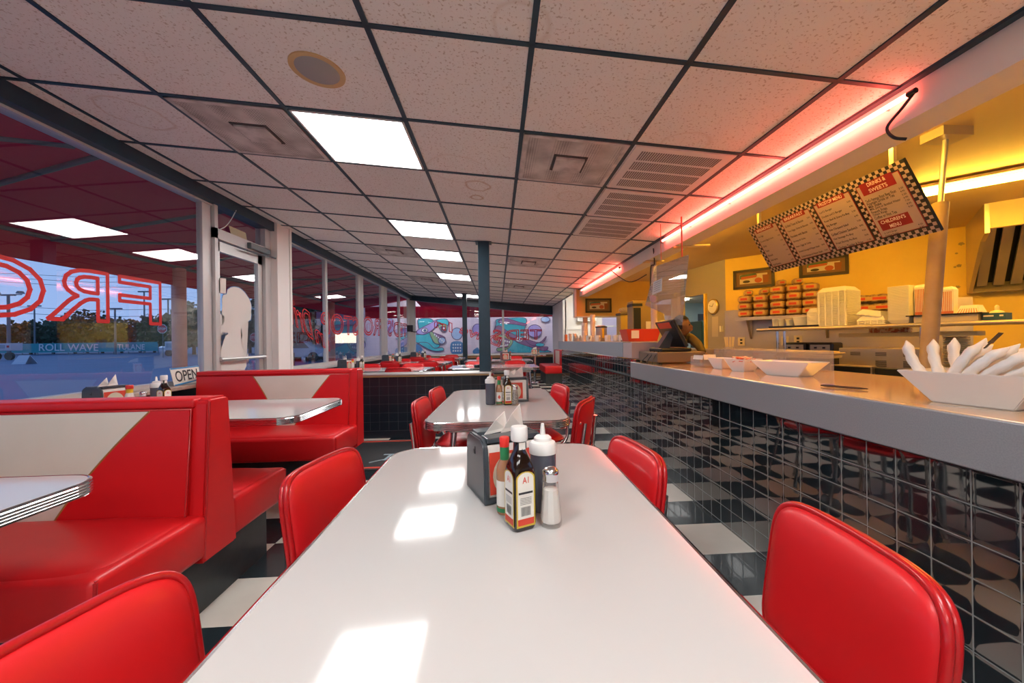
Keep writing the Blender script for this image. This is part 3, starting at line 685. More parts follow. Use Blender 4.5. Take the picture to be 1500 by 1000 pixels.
def make_chair():
    """faces -x... local: sitter looks towards -x, back at +x"""
    t = thing('diner_chair', '', 'chair')
    tilt = Matrix.Rotation(math.radians(-9), 4, 'Y')
    M = Matrix.Translation((.0, 0, .600)) @ Matrix.Rotation(math.radians(8), 4, 'Y') @ Matrix.Rotation(math.radians(-90), 4, 'Z')
    # local pad: width along x -> world y ; -y side -> ... towards the sitter (-x)
    bm = bmn(); pad(bm, .335, .275, .026, .022, 5.5, .018, 56, 8, M); link('backrest', bm, RED, t, 60)
    bm = bmn()
    pts = []
    for k in range(56):
        x, z = sell(2 * PI * k / 56, .339, .279, 5.5); pts.append(M @ Vector((x, -.018 * (2 * x / .335) ** 2 + .0, z)))
    tube(bm, pts, .0065, 8, True); link('piping', bm, REDP, t, 60)
    bm = bmn(); pts = [M @ Vector((x, -.018 * (2 * x / .335) ** 2 + .014, z)) for x, z in [sell(2 * PI * k / 56, .330, .270, 5.5) for k in range(56)]]; tube(bm, pts, .0065, 8, True); link('rear_welt', bm, REDP, t, 60)
    # seat
    bm = bmn()
    Ms = Matrix.Translation((-.215, 0, .405)) @ Matrix.Rotation(math.radians(90), 4, 'X') @ Matrix.Rotation(0, 4, 'Z')
    pad(bm, .40, .40, .034, .030, 4.2, 0, 48, 7, Matrix.Translation((-.215, 0, .405)) @ Matrix.Rotation(math.radians(-90), 4, 'X'))
    link('seat', bm, RED, t, 60)
    bm = bmn(); tube(bm, [(-.215 + x, y, .405) for x, y in [sell(2 * PI * k / 48, .404, .404, 4.2) for k in range(48)]], .006, 8, True); link('seat_piping', bm, REDP, t, 60)
    for s in (-1, 1):
        # rear frame tube: up the back, bending forward under the seat
        bm = bmn(); tube(bm, smoothpath([(.030, s * .120, .635), (.018, s * .125, .55), (.008, s * .135, .47), (-.008, s * .155, .405), (-.06, s * .165, .365), (-.20, s * .165, .362), (-.36, s * .165, .362)], 5), .0115, 8)
        link('back_frame', bm, CHROME, t, 50)
        bm = bmn(); tube(bm, [(-.02, s * .165, .365), (.045, s * .185, .02)], .0115, 8); lathe(bm, [(.015, 0), (.015, .025)], (.047, s * .186, 0), 10); link('leg', bm, CHROME, t, 50)
        bm = bmn(); tube(bm, [(-.36, s * .165, .365), (-.40, s * .185, .02)], .0115, 8); lathe(bm, [(.015, 0), (.015, .025)], (-.402, s * .186, 0), 10); link('leg', bm, CHROME, t, 50)
        bm = bmn(); lathe(bm, [(.002, 0), (.008, .002), (.006, .006), (.001, .008)], (0, 0, 0), 10, M=M @ Matrix.Translation((s * .15, .008, .04)) @ Matrix.Rotation(math.radians(-90), 4, 'X')); link('bolt', bm, CHROME, t, 50)
    return t
G = 'red vinyl chrome chairs'
CH = make_chair()
def chair(x, y, rz, label, first=[True], z=0):
    if first[0]: first[0] = False; CH.location = (x, y, z); CH.rotation_euler = (0, 0, rz); CH['label'] = label; CH['group'] = G; return CH
    return dup(CH, (x, y, z), rz, label, G)
R_ = math.radians
chair(.54, .578, R_(-4), 'large red chair back at lower right of the foreground table').scale = (1, .93, 1)
chair(.392, 1.11, R_(7), 'red chair at the far right corner of the foreground table')
chair(-.46, 1.07, R_(180 - 11), 'red chair at the far left corner of the foreground table')
chair(-.49, .445, R_(180 - 12), 'red chair cut off by the lower left corner of the photo')
chair(.455, 2.02, R_(-28), 'red chair turned edge-on at the near right of the second table')
chair(.425, 2.66, R_(10), 'red chair at the far right of the second table')
chair(-.41, 2.13, R_(180 - 3), 'red chair at the near left of the second table')
chair(-.40, 2.62, R_(180 - 6), 'red chair at the far left of the second table')

# ---- booths
def booth_half(t, y0, dy, x0, x1, top=.83):
    """one seat with its back face. y0: plane of the seat back at the seat; dy = -1 faces the camera side, +1 away"""
    s = dy
    d = .43 if s < 0 else .42
    # seat cushion
    bm = bmn(); ya, yb = sorted((y0, y0 + s * d)); box(bm, (x0, ya, .235), (x1, yb, .40), .022, 3)
    for v in bm.verts:       # crown of the cushion
        if v.co.z > .38:
            u = (v.co.x - x0) / (x1 - x0); v.co.z += .0
    link('seat', bm, RED, t, 40)
    bm = bmn()
    pw = .0055
    zz = .392
    yc = y0 + s * (d - .012); tube(bm, [(x0 + .02, yc, zz - .006), (x1 - .012, yc, zz - .006), ], pw, 8); tube(bm, [(x1 - .010, y0, zz - .004), (x1 - .010, yc, zz - .004)], pw, 8)
    tube(bm, [(x1 - .006, yc - s * 0, .388), (x1 - .006, yc + s * .006, .25)], pw, 8)
    link('piping', bm, REDP, t, 50)
    # pillow top so that the cushion is crowned
    bm = bmn(); pad(bm, (x1 - x0) - .05, d - .04, .0, .024, 7, 0, 56, 8, Matrix.Translation(((x0 + x1) / 2, y0 + s * d / 2, .397)) @ Matrix.Rotation(R_(90), 4, 'X')); link('seat_crown', bm, RED, t, 60)
def booth_back(t, x0, x1, ya, yb, top, wv, sides):
    """wedge shaped back between ya (camera side at top) and yb; sides flare towards the seat"""
    fa = .035 if -1 in sides else .0; fb = .035 if 1 in sides else .0
    prof = [(ya - fa, .23), (ya, top - .012), (ya + .012, top), (yb - .012, top), (yb, top - .012), (yb + fb, .23)]
    bm = bmn(); prism(bm, prof, 'x', x0, x1 - .05); link('back', bm, RED, t, 30)
    pr = [(ya - fa - .012, .215), (ya - .008, top + .0), (ya + .004, top + .012), (yb - .004, top + .012), (yb + .008, top), (yb + fb + .012, .215)]
    bm = bmn(); prism(bm, pr, 'x', x1 - .055, x1)
    bmesh.ops.bevel(bm, geom=bm.edges[:], offset=.010, segments=3, affect='EDGES'); link('side_panel', bm, RED, t, 40)
    bm = bmn(); box(bm, (x0, ya - .012, top - .026), (x1 - .055, yb + .012, top + .010), .010, 3); link('top_roll', bm, RED, t, 40)
    bm = bmn()
    for f, y in ((fa, ya), ):
        tube(bm, [(x0, y - .013, top - .030), (x1 - .062, y - .013, top - .030), (x1 - .062, y - .014 - f, .40)], .0045, 8)
    tube(bm, [(x1 - .0015, ya - .004, top), (x1 - .0015, ya - fa - .006, .235)], .004, 6)
    link('welt', bm, REDP, t, 50)
    # white inset on the camera side face, with sides curving in
    def yat(z): return ya - .0135 - fa * (top - z) / (top - .23)
    bm = bmn(); n = 12; L = []; Rr = []
    for k in range(n + 1):
        z = .395 + (top - .032 - .395) * k / n; u = k / n
        xl = wv[2] + (wv[0] - wv[2]) * (u ** 1.0 * .55 + .45 * u ** 2); xr = wv[3] + (wv[1] - wv[3]) * (u * .75 + .25 * u ** 2)
        L.append(((xl, yat(z), z))); Rr.append((xr, yat(z), z))
    for k in range(n):
        hexa(bm, [L[k], Rr[k], (Rr[k][0], Rr[k][1] + .02, Rr[k][2]), (L[k][0], L[k][1] + .02, L[k][2]), L[k + 1], Rr[k + 1], (Rr[k + 1][0], Rr[k + 1][1] + .02, Rr[k + 1][2]), (L[k + 1][0], L[k + 1][1] + .02, L[k + 1][2])])
    bmesh.ops.remove_doubles(bm, verts=bm.verts, dist=1e-5); link('white_inset', bm, WVIN, t)
    # padded red wings beside it
    for side in (0, 1):
        bm = bmn(); Q = L if side == 0 else Rr; E_ = x0 + .01 if side == 0 else x1 - .066
        for k in range(n):
            a, b = Q[k], Q[k + 1]; e0 = (E_, a[1], a[2]); e1 = (E_, b[1], b[2]); o = .0
            hexa(bm, [(a[0], a[1] - .004, a[2]), (e0[0], a[1] - .004, a[2]), (e0[0], a[1] + .02, a[2]), (a[0], a[1] + .02, a[2]), (b[0], b[1] - .004, b[2]), (e1[0], b[1] - .004, b[2]), (e1[0], b[1] + .02, b[2]), (b[0], b[1] + .02, b[2])])
        bmesh.ops.remove_doubles(bm, verts=bm.verts, dist=1e-5); link('red_wing', bm, RED, t)
        bm = bmn(); tube(bm, [(q[0], q[1] - .003, q[2]) for q in Q], .0035, 6); link('seam', bm, mat_seam, t)
mat_seam = mat('gold_piping', (.42, .20, .05), .4)
BX = -1.125
t = thing('booth', 'double red vinyl booth with a white inset, nearest to the viewer', 'booth', (0, 0, 0), group='red and white booths')
booth_back(t, -2.36, BX, 1.60, 1.70, .83, (-2.40 + .10, -1.335, -2.02, -1.66), (-1, 1))
booth_half(t, 1.58, -1, -2.36, BX + .0, .83); booth_half(t, 1.725, 1, -2.36, BX)
bm = bmn(); box(bm, (-2.36, 1.26, 0), (-1.175, 2.04, .236)); link('base', bm, BASE, t)
t = thing('booth', 'red vinyl booth with a white inset facing the viewer below the door silhouette', 'booth', (0, 0, 0), group='red and white booths')
booth_back(t, -2.36, BX, 3.215, 3.33, .83, (at(371, 548, Y=3.2).x, at(484, 548, Y=3.2).x, at(410, 616, Y=3.2).x, at(433, 616, Y=3.2).x), (-1,))
booth_half(t, 3.20, -1, -2.36, BX)
bm = bmn(); box(bm, (-2.36, 2.88, 0), (-1.175, 3.32, .236)); link('base', bm, BASE, t)
# booth behind the near table (only its tiles of seat may show)
# floor mat with a red border
t = thing('floor_mat', 'black mat with red border stripes and a pale logo in front of the low wall', 'floor mat', (-1.1, 3.74, 0))
bm = bmn(); box(bm, (-.95, -.48, 0), (.30, .48, .010), .003); link('rubber', bm, MAT_, t)
bm = bmn(); [box(bm, (-.95, y, .010), (.30, y + .035, .0115)) for y in (-.45, .415)]; link('border_stripe', bm, REDX, t)
bm = bmn(); put_text(bm, 'Tt', quadfn((.02, -.25, .0125), (.22, 0, 0), (.02, .2, 0))); tube(bm, smoothpath([(-.02, -.30, .012), (.10, -.22, .012), (.24, -.26, .012)]), .006, 5); link('logo', bm, mat('pale_blue_print', (.30, .42, .48), .6), t)

# ---- low partition wall, columns
HY0, HY1, HZ = 4.35, 4.58, .70
bm = bmn(); box(bm, (-2.42, HY0, 0), (-.085, HY1, HZ - .03)); struct('wall_partition', bm, mat('navy_tiled_partition', (.013, .022, .034), .25))
bm = bmn()
for k in range(24): box(bm, (-2.40 + k * .1, HY0 - .0015, .09), (-2.397 + k * .1, HY0, HZ - .03))
for k in range(7): box(bm, (-2.42, HY0 - .0015, .08 + k * .0975), (-.085, HY0, .083 + k * .0975))
struct('trim_14', bm, mat('dark_grout', (.045, .06, .08), .6), label='grout lines of the partition')
bm = bmn(); box(bm, (-2.42, HY0 - .02, HZ - .03), (-.07, HY1 + .02, HZ - .012)); struct('trim_15', bm, mat('brass_edge', (.42, .30, .14), .35), label='tan edge under the partition cap')
bm = bmn(); box(bm, (-2.42, HY0 - .025, HZ - .014), (-.065, HY1 + .025, HZ + .004), .005); struct('trim_16', bm, BRUSH, label='grey cap of the partition')
def column(x, y, w, z0, label):
    t = thing('support_column', label, 'column', (x, y, z0))
    bm = bmn(); box(bm, (-w / 2, -w / 2, 0), (w / 2, w / 2, ceil_z(x) - z0), .004); link('shaft', bm, NAVY, t)
    bm = bmn(); box(bm, (-w * .72, -w * .6, ceil_z(x) - z0 - .012), (w * .72, w * .6, ceil_z(x) - z0 - .003)); link('cap_plate', bm, NAVY, t)
column(-.142, 4.50, .128, HZ + .004, 'tall dark square column standing on the low partition')
column(-.80, 9.75, .11, 0, 'slim dark post among the rear tables')

# ---- counter
CT = .845
CYN = -1.6
bm = bmn(); box(bm, (1.25, CYN, 0), (1.29, 7.50, .70)); box(bm, (1.25, 3.44, .7), (1.29, 7.50, .86))
c = thing('service_counter', 'long counter faced in glossy black square tiles', 'counter', (1.25, 3, 0))
for v in bm.verts: v.co -= Vector((1.25, 3, 0))
tf = link('tiled_front', bm, TILE, c)
bm = bmn(); box(bm, (.04, CYN - 3, 0), (.72, 4.48, .70)); link('carcass', bm, BASE, c)
bm = bmn(); box(bm, (-.05, CYN - 3, CT - .139), (-.02, .445, CT - .003), .004); box(bm, (-.02, .40, CT - .139), (.73, .445, CT - .003), .003); link('grey_fascia', bm, GREYLAM, c)
bm = bmn(); box(bm, (-.047, CYN - 3, CT - .03), (.74, .442, CT), .002); link('worktop', bm, WOODT, c)
bm = bmn(); box(bm, (-.05, .66, .875), (-.02, 4.57, 1.022), .004); box(bm, (-.05, 4.54, .875), (.42, 4.57, 1.022), .004); link('raised_fascia', bm, mat('blue_grey_laminate', (.30, .34, .38), .35), c)
bm = bmn(); box(bm, (-.045, .42, .875), (.42, .66, 1.020), .004); link('raised_end', bm, mat('pinkish_laminate', (.50, .40, .38), .4), c)['label'] = 'pinkish end block of the raised counter'
bm = bmn(); box(bm, (-.045, .445, 1.012), (.42, 4.565, 1.026), .002); link('raised_top', bm, WOODT, c)
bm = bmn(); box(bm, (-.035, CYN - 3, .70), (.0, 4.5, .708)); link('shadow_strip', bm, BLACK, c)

# ------------------------------------------------------------------ condiments
TZ = .691
def napkin_holder():
    t = thing('napkin_dispenser', '', 'napkin dispenser')
    w, d, h = .075, .068, .14
    prof = [(-d, .004), (-d * .93, h * .86), (-d * .80, h * .95), (-d * .55, h), (d * .55, h), (d * .80, h * .95), (d * .93, h * .86), (d, .004)]
    for s in (-1, 1):
        bm = bmn(); prism(bm, prof, 'x', s * (w - .012), s * w); bmesh.ops.bevel(bm, geom=bm.edges[:], offset=.003, segments=2, affect='EDGES'); link('side_shell', bm, GREYD, t, 40)
    bm = bmn(); box(bm, (-w, -d, 0), (w, d, .012), .003); link('base', bm, GREYD, t)
    for q0, q1 in ((-.82, -.2), (.2, .82)):
        bm = bmn(); box(bm, (-w + .012, d * q0, h * .93), (w - .012, d * q1, h + .002), .002); link('top_plate', bm, GREYD, t)
    bm = bmn(); prism(bm, [(-d * .86, .012), (-d * .80, h * .90), (d * .80, h * .90), (d * .86, .012)], 'x', -w + .012, w - .012); link('napkin_stack', bm, PAPER, t)
    for s in (-1, 1):
        bm = bmn(); c = lambda x, z: Vector((x * s * 1.0, s * (d * (.99 - .10 * z / h)), z))
        plate(bm, [c(-w + .035, .02), c(w - .014, .02), c(w - .014, h * .80), c(-w + .035, h * .80)]); k = link('advert_card', bm, REDX, t)
        bm = bmn(); plate(bm, [c(a, b) + Vector((0, s * .001, 0)) for a, b in [(.012 + .042 * math.cos(q * PI / 14), h * .42 + .047 * math.sin(q * PI / 14)) for q in range(28)]]); link('advert_oval', bm, mat_oval, k)
    bm = bmn(); box(bm, (-w - .001, -.006, h * .70), (-w + .001, .006, h * .76)); box(bm, (-w - .001, -.006, h * .70), (-w + .001, -.003, h * .82)); link('side_slot', bm, BLACK, t)
    bm = bmn()
    for (x, r, a) in ((-.02, .3, .045), (.022, -.25, .06)):
        p0 = Vector((x - .035, -.012, h)); p1 = Vector((x + .035, .012, h)); p2 = Vector((x + .03, .02, h + a)); p3 = Vector((x - .005, -.01, h + a * .7))
        hexa(bm, [p0, p1, p1 + Vector((0, .003, 0)), p0 + Vector((0, .003, 0)), p3, p2, p2 + Vector((0, .003, 0)), p3 + Vector((0, .003, 0))])
    link('loose_napkin', bm, PAPER, t)
    return t
GREYD = mat('dark_grey_plastic', (.05, .062, .075), .3, coat=.25); mat_oval = mat('cream_print', (.62, .55, .42), .5)
def steak_bottle():
    t = thing('sauce_bottle', '', 'sauce bottle')
    def ring(w, d, z, r): return [(x, y, z) for x, y in rrect(-w / 2, -d / 2, w / 2, d / 2, r, 4)]
    bm = bmn(); S = [(.040, .040, .0, .006), (.046, .046, .004, .009), (.046, .046, .110, .009), (.044, .044, .120, .012), (.034, .034, .136, .014), (.024, .024, .148, .0115), (.022, .022, .168, .0105)]
    R = [[bm.verts.new(p) for p in ring(*s)] for s in S]; n = len(R[0])
    for a, b in zip(R, R[1:]):
        for k in range(n): bm.faces.new((a[k], a[(k + 1) % n], b[(k + 1) % n], b[k]))
    bm.faces.new(R[0][::-1]); bm.faces.new(R[-1]); link('glass_body', bm, SAUCE, t, 45)
    bm = bmn(); lathe(bm, [(.0155, .166), (.0165, .168), (.0165, .190), (.015, .193)], seg=28); link('cap', bm, WHITE, t, 40)
    for rz, full in ((-90, 1), (0, 0), (90, 1), (180, 0)):
        Mx = Matrix.Rotation(R_(rz), 4, 'Z'); f = lambda x, z, o=.0235: Mx @ Vector((x, -o, z))
        arch = [(-.017, .012), (.017, .012), (.017, .098)] + [(.017 * math.cos(a * PI / 8), .098 + .012 * math.sin(a * PI / 8)) for a in range(1, 8)] + [(-.017, .098)]
        big = [(x * 1.16, .008 + (z - .012) * 1.06) for x, z in arch]
        bm = bmn(); plate(bm, [f(x, z) for x, z in big]); lb = link('label', bm, GOLD, t)
        bm = bmn(); plate(bm, [f(x, z, .0238) for x, z in arch]); link('label_paper', bm, LBL, lb)
        bm = bmn(); plate(bm, [f(x, z, .0241) for x, z in ((-.017, .012), (.017, .012), (.017, .024), (-.017, .024))]); put_text(bm, 'A1' if 1 else '', lambda u, v: f(-.0065 + .013 * u, .090 + .012 * v, .0241)); link('label_red_print', bm, REDX, lb)
        bm = bmn(); plate(bm, [f(x, z, .0241) for x, z in ((-.015, .070), (.015, .070), (.015, .074), (-.015, .074))])
        for q in range(5): plate(bm, [f(x, z, .0241) for x, z in ((-.012, .062 - q * .0028), (.012, .062 - q * .0028), (.012, .0628 - q * .0028), (-.012, .0628 - q * .0028))])
        for q in range(12): plate(bm, [f(x, z, .0241) for x, z in ((-.010 + q * .0017, .029), (-.0091 + q * .0017, .029), (-.0091 + q * .0017, .046), (-.010 + q * .0017, .046))])
        link('label_dark_print', bm, LETD, lb)
    bm = bmn(); plate(bm, [Vector((.0118, -.007, .150)), Vector((.0118, .007, .150)), Vector((.0118, .007, .164)), Vector((.0118, -.007, .164))]); plate(bm, [Vector((-.007, -.0118, .150)), Vector((.007, -.0118, .150)), Vector((.007, -.0118, .164)), Vector((-.007, -.0118, .164))]); link('neck_label', bm, LBL, t)
    return t
def squeeze_bottle():
    t = thing('squeeze_bottle', '', 'squeeze bottle')
    bm = bmn(); lathe(bm, [(.025, 0), (.0275, .004), (.0275, .120), (.026, .127)], seg=32); link('body', bm, GREY, t, 40)
    bm = bmn(); lathe(bm, [(.0290, .120), (.0295, .122), (.0290, .138), (.026, .143), (.019, .146), (.0185, .152), (.014, .156), (.0062, .158), (.0035, .181), (.0025, .182)], seg=32); link('spout_cap', bm, WHITE, t, 35)
    return t
def shaker(fill, nm='salt_shaker', cat='salt shaker'):
    t = thing(nm, '', cat)
    bm = bmn(); lathe(bm, [(.0205, 0), (.0215, .006), (.0205, .02), (.0150, .082), (.0135, .088)], seg=10); link('glass', bm, CLEARG, t)
    bm = bmn(); lathe(bm, [(.0185, .008), (.0190, .012), (.0142, .070), (.005, .073)], seg=10); link('contents', bm, fill, t)
    bm = bmn(); lathe(bm, [(.0150, .086), (.0158, .088), (.0150, .096), (.0162, .099), (.0155, .106), (.010, .1115), (.002, .113)], seg=24); link('metal_cap', bm, CHROME, t, 50)
    return t
CLEARG = glassy('shaker_glass', (.93, .93, .92), 1.0, haze=.10, hazecol=(.8, .8, .8))
def hot_sauce(capm=None):
    t = thing('hot_sauce_bottle', '', 'hot sauce bottle')
    bm = bmn(); lathe(bm, [(.016, 0), (.0175, .003), (.0175, .088), (.015, .100), (.009, .113), (.0085, .13)], seg=24); link('glass_body', bm, mat_hot, t, 40)
    bm = bmn(); lathe(bm, [(.0178, .018), (.0178, .070)], seg=24); link('label', bm, LBL, t, 40)
    bm = bmn(); plate(bm, [Vector((x, -.0180, z)) for x, z in ((0, .030), (.008, .043), (0, .056), (-.008, .043))]); link('label_diamond', bm, REDX, t)
    bm = bmn(); lathe(bm, [(.0182, .006), (.0182, .014)], seg=24); link('green_foil', bm, GREEN, t, 40)
    bm = bmn(); lathe(bm, [(.0098, .110), (.0098, .138)], seg=20); link('neck_foil', bm, GREEN, t, 40)
    bm = bmn(); lathe(bm, [(.0102, .138), (.0105, .156), (.009, .158)], seg=20); link('cap', bm, capm or REDC, t, 40)
    return t
mat_hot = mat('pepper_sauce', (.42, .20, .10), .1, coat=.5)
def ketchup_like(bodym, capm, nm='mustard_bottle', cat='mustard bottle'):
    t = thing(nm, '', cat)
    bm = bmn(); lathe(bm, [(.020, 0), (.0225, .004), (.0225, .075), (.018, .095), (.014, .105)], seg=24); link('body', bm, bodym, t, 40)
    bm = bmn(); lathe(bm, [(.015, .100), (.0152, .125)], seg=20); link('neck_band', bm, YELP, t, 40)
    bm = bmn(); lathe(bm, [(.0165, .124), (.0168, .142), (.015, .145)], seg=20); link('cap', bm, capm, t, 40)
    return t
def place(o, x, y, z, rz, label, group=None):
    o.location = (x, y, z); o.rotation_euler = (0, 0, R_(rz)); o['label'] = label
    if group: o['group'] = group
    return o
ND = napkin_holder(); SB = steak_bottle(); SQ = squeeze_bottle(); SA = shaker(SALT); PE = shaker(PEPPER, 'pepper_shaker', 'pepper shaker'); HS = hot_sauce(); MU = ketchup_like(GLASSB, REDC)
place(ND, -.032 + .934 * .075 - .358 * .068, .848 + .358 * .075 + .934 * .068, TZ, 21, 'dark napkin dispenser with a red card on the foreground table', 'napkin dispensers')
place(SB, .040, .752, TZ, 24, 'dark steak sauce bottle with white cap on the foreground table', 'steak sauce bottles')
place(SQ, .094, .825, TZ, 0, 'grey squeeze bottle with a white nozzle on the foreground table', 'squeeze bottles')
place(SA, .100, .752, TZ, 10, 'salt shaker with chrome cap, front right of the foreground condiments', 'salt shakers')
place(HS, .012, .815, TZ, 20, 'red-capped hot sauce bottle half hidden behind the steak sauce bottle', 'hot sauce bottles')
def dd(o, x, y, z, rz, label): return dup(o, (x, y, z), R_(rz), label)
dd(SQ, -.043, 2.215, TZ, 0, 'grey squeeze bottle on the second table')
dd(HS, .007, 2.205, TZ, 0, 'hot sauce bottle with a green neck on the second table')
dd(SB, .052, 2.185, TZ, 12, 'steak sauce bottle on the second table')
place(PE, .095, 2.17, TZ, 0, 'pepper shaker on the second table')
ND2 = dd(ND, .10, 2.34, TZ, 5, 'napkin dispenser behind the bottles on the second table')
bm = bmn()
hexa(bm, [(-.05, 0, 0), (.10, .01, 0), (.10, .015, 0), (-.05, .005, 0), (-.05, 0, .13), (.11, .03, .125), (.11, .034, .125), (-.05, .004, .13)])
tag(link('menu_card', bm, PAPER, loc=(.0, 2.29, TZ)), 'white paper card propped behind the bottles on the second table', 'card')
# booth table by the window
dd(ND, -2.16, 2.30, TZ, 78, 'napkin dispenser on the booth table below the side window')
place(MU, -2.02, 2.27, TZ, 0, 'red-capped yellow-necked bottle on the booth table by the window')
dd(SQ, -1.955, 2.36, TZ, 0, 'squeeze bottle on the booth table by the window')
dd(SB, -1.865, 2.30, TZ, -10, 'steak sauce bottle on the booth table by the window')
dd(SA, -1.925, 2.24, TZ, 0, 'salt shaker on the booth table by the window')
# OPEN sign
t = thing('open_sign', 'white OPEN sign with blue edges leaning in the window corner', 'sign', (XL + .115, 3.20, SZ + .0), 0)
p00 = at(250, 568, X=XL + .10); a_ = at(249, 546, X=XL + .06); b_ = at(291, 541, X=XL + .06); c_ = at(294, 562, X=XL + .09); d_ = at(256, 572, X=XL + .09)
O = Vector(t.location)
a_, b_, c_, d_ = [Vector(q) - O for q in (a_, b_, c_, d_)]
low = min(c_.z, d_.z); 
for q in (a_, b_, c_, d_): q.z -= low
bm = bmn(); th = Vector((-.004, 0, 0)); hexa(bm, [d_, c_, c_ + th, d_ + th, a_, b_, b_ + th, a_ + th]); link('board', bm, mat('sign_white', (.75, .73, .66), .5), t)
qf = lambda u, v, o=.002: (d_ * (1 - u) + c_ * u) * (1 - v) + (a_ * (1 - u) + b_ * u) * v + Vector((o, 0, 0))
bm = bmn()
for v0, v1 in ((0, .08), (.92, 1)): plate(bm, [qf(0, v0, .0015), qf(1, v0, .0015), qf(1, v1, .0015), qf(0, v1, .0015)])
link('blue_edge', bm, mat('sign_blue', (.04, .28, .60), .5), t)
bm = bmn(); put_text(bm, 'OPEN', lambda u, v: qf(.10 + .80 * u, .18 + .64 * v)); link('lettering', bm, LETD, t)

# ------------------------------------------------------------------ rear dining area
TR = make_table(1.22, .70)
rg = 'white tables of the rear dining area'
def rtab(x, y, label, first=[True], rz=0):
    if first[0]: first[0] = False; return setl(TR, (x, y, 0), label, rz, rg)
    return dup(TR, (x, y, 0), rz, label, rg)
rtab(-1.52, 5.30, 'rear white table nearest the partition, window side')
rtab(-1.45, 6.95, 'rear white table in the second row, window side')
rtab(-1.35, 8.60, 'rear white table in the third row, window side')
rtab(-.05, 5.55, 'rear white table behind the tall column, with a napkin dispenser')
rtab(.02, 7.30, 'rear white table to the right of the column, second row')
names = iter(['first', 'second', 'third'])
for ri, (tx, ty) in enumerate(((-1.52, 5.30), (-1.45, 6.95), (-1.35, 8.60))):
    row = ('first', 'second', 'third')[ri]
    for side, dy, rz in (('near', -.44, -90), ('far', .44, 90)):
        for dx, w in ((-.32, 'window-side'), (.30, 'aisle-side')):
            chair(tx + dx, ty + dy, R_(rz), '%s red chair on the %s side of the %s rear window table' % (w, side, row))
for tx, ty, row in ((-.05, 5.55, 'first'), (.02, 7.30, 'second')):
    for dx, w in ((-.28, 'left'), (.32, 'right')):
        chair(tx + dx, ty + .42, R_(90), '%s red chair beyond the %s rear table behind the column' % (w, row))
for x, y, nm in ((-2.02, 5.30, 'first'), (-1.93, 6.95, 'second'), (-1.80, 8.60, 'third')):
    dd(ND, x, y, TZ, 80, 'dark napkin dispenser on the %s rear window table' % nm)
    dd(SQ, x + .17, y, TZ, 0, 'squeeze bottle on the %s rear window table' % nm)
    dd(MU if nm == 'first' else HS, x + .11, y - .03, TZ, 0, 'small red-capped bottle on the %s rear window table' % nm)
    dd(SB, x + .23, y - .04, TZ, 0, 'steak sauce bottle on the %s rear window table' % nm)
dd(ND, -.15, 5.50, TZ, 90, 'dark napkin dispenser on the rear table left of the column')
bm = bmn(); lathe(bm, [(.045, 0), (.05, .004), (.05, .035), (.045, .04)], seg=24); tag(link('round_dish', bm, BLKG, None, 40, (-.27, 5.30, TZ)), 'small round black dish on the rear table by the column', 'dish')
dd(ND, .14, 7.25, TZ, 15, 'napkin dispenser on the rear table right of the column')
dd(HS, .24, 7.25, TZ, 0, 'hot sauce bottle on the rear table right of the column')
# far corner booth: pedestal table between two benches
t = thing('pedestal_table', 'small round chrome-edged table on a chrome pedestal in the far corner', 'table', (.93, 9.7, 0))
bm = bmn(); lathe(bm, [(.28, .665), (.285, .67), (.285, .688), (.275, .69)], seg=40); link('tabletop', bm, LAM, t, 40)
bm = bmn(); lathe(bm, [(.287, .664), (.291, .668), (.291, .684), (.287, .688)], seg=40); link('chrome_edge', bm, CHROME, t, 40)
bm = bmn(); lathe(bm, [(.035, .03), (.032, .66)], seg=16); link('pedestal', bm, CHROME, t, 40)
bm = bmn(); lathe(bm, [(.22, 0), (.22, .01), (.04, .04)], seg=24); link('foot', bm, CHROME, t, 40)
dd(ND, .93, 9.72, TZ, 0, 'napkin dispenser on the far corner pedestal table'); dd(HS, 1.03, 9.66, TZ, 0, 'red-capped bottle on the far corner pedestal table')
dd(SA, .85, 9.62, TZ, 0, 'salt shaker on the far corner pedestal table')
def bench(x0, x1, y0, y1, backside, label):
    t = thing('bench_seat', label, 'bench', ((x0 + x1) / 2, (y0 + y1) / 2, 0), group='red benches of the far corner'); cx, cy_ = (x0 + x1) / 2, (y0 + y1) / 2
    bm = bmn(); box(bm, (x0 - cx, y0 - cy_, .25), (x1 - cx, y1 - cy_, .43), .03, 3); link('seat', bm, RED, t, 40)
    bm = bmn(); box(bm, (x0 - cx + .03, y0 - cy_ + .03, 0), (x1 - cx - .03, y1 - cy_ - .03, .25)); link('base', bm, BASE, t)
    if backside:
        xb = x1 - cx if backside > 0 else x0 - cx
        bm = bmn(); box(bm, (min(xb, xb - backside * .10), y0 - cy_, .40), (max(xb, xb - backside * .10), y1 - cy_, .80), .02, 3); link('back', bm, RED, t, 40)
        bm = bmn(); xf = xb - backside * .105; box(bm, (min(xf, xf + .01), y0 - cy_ + .3, .45), (max(xf, xf + .01), y1 - cy_ - .3, .78)); link('white_inset', bm, WVIN, t)
bench(1.12, 1.62, 9.15, 10.4, 1, 'red bench on a black base in the far corner beside the counter')
bench(.20, .62, 9.15, 10.2, 0, 'red backless bench left of the far pedestal table')

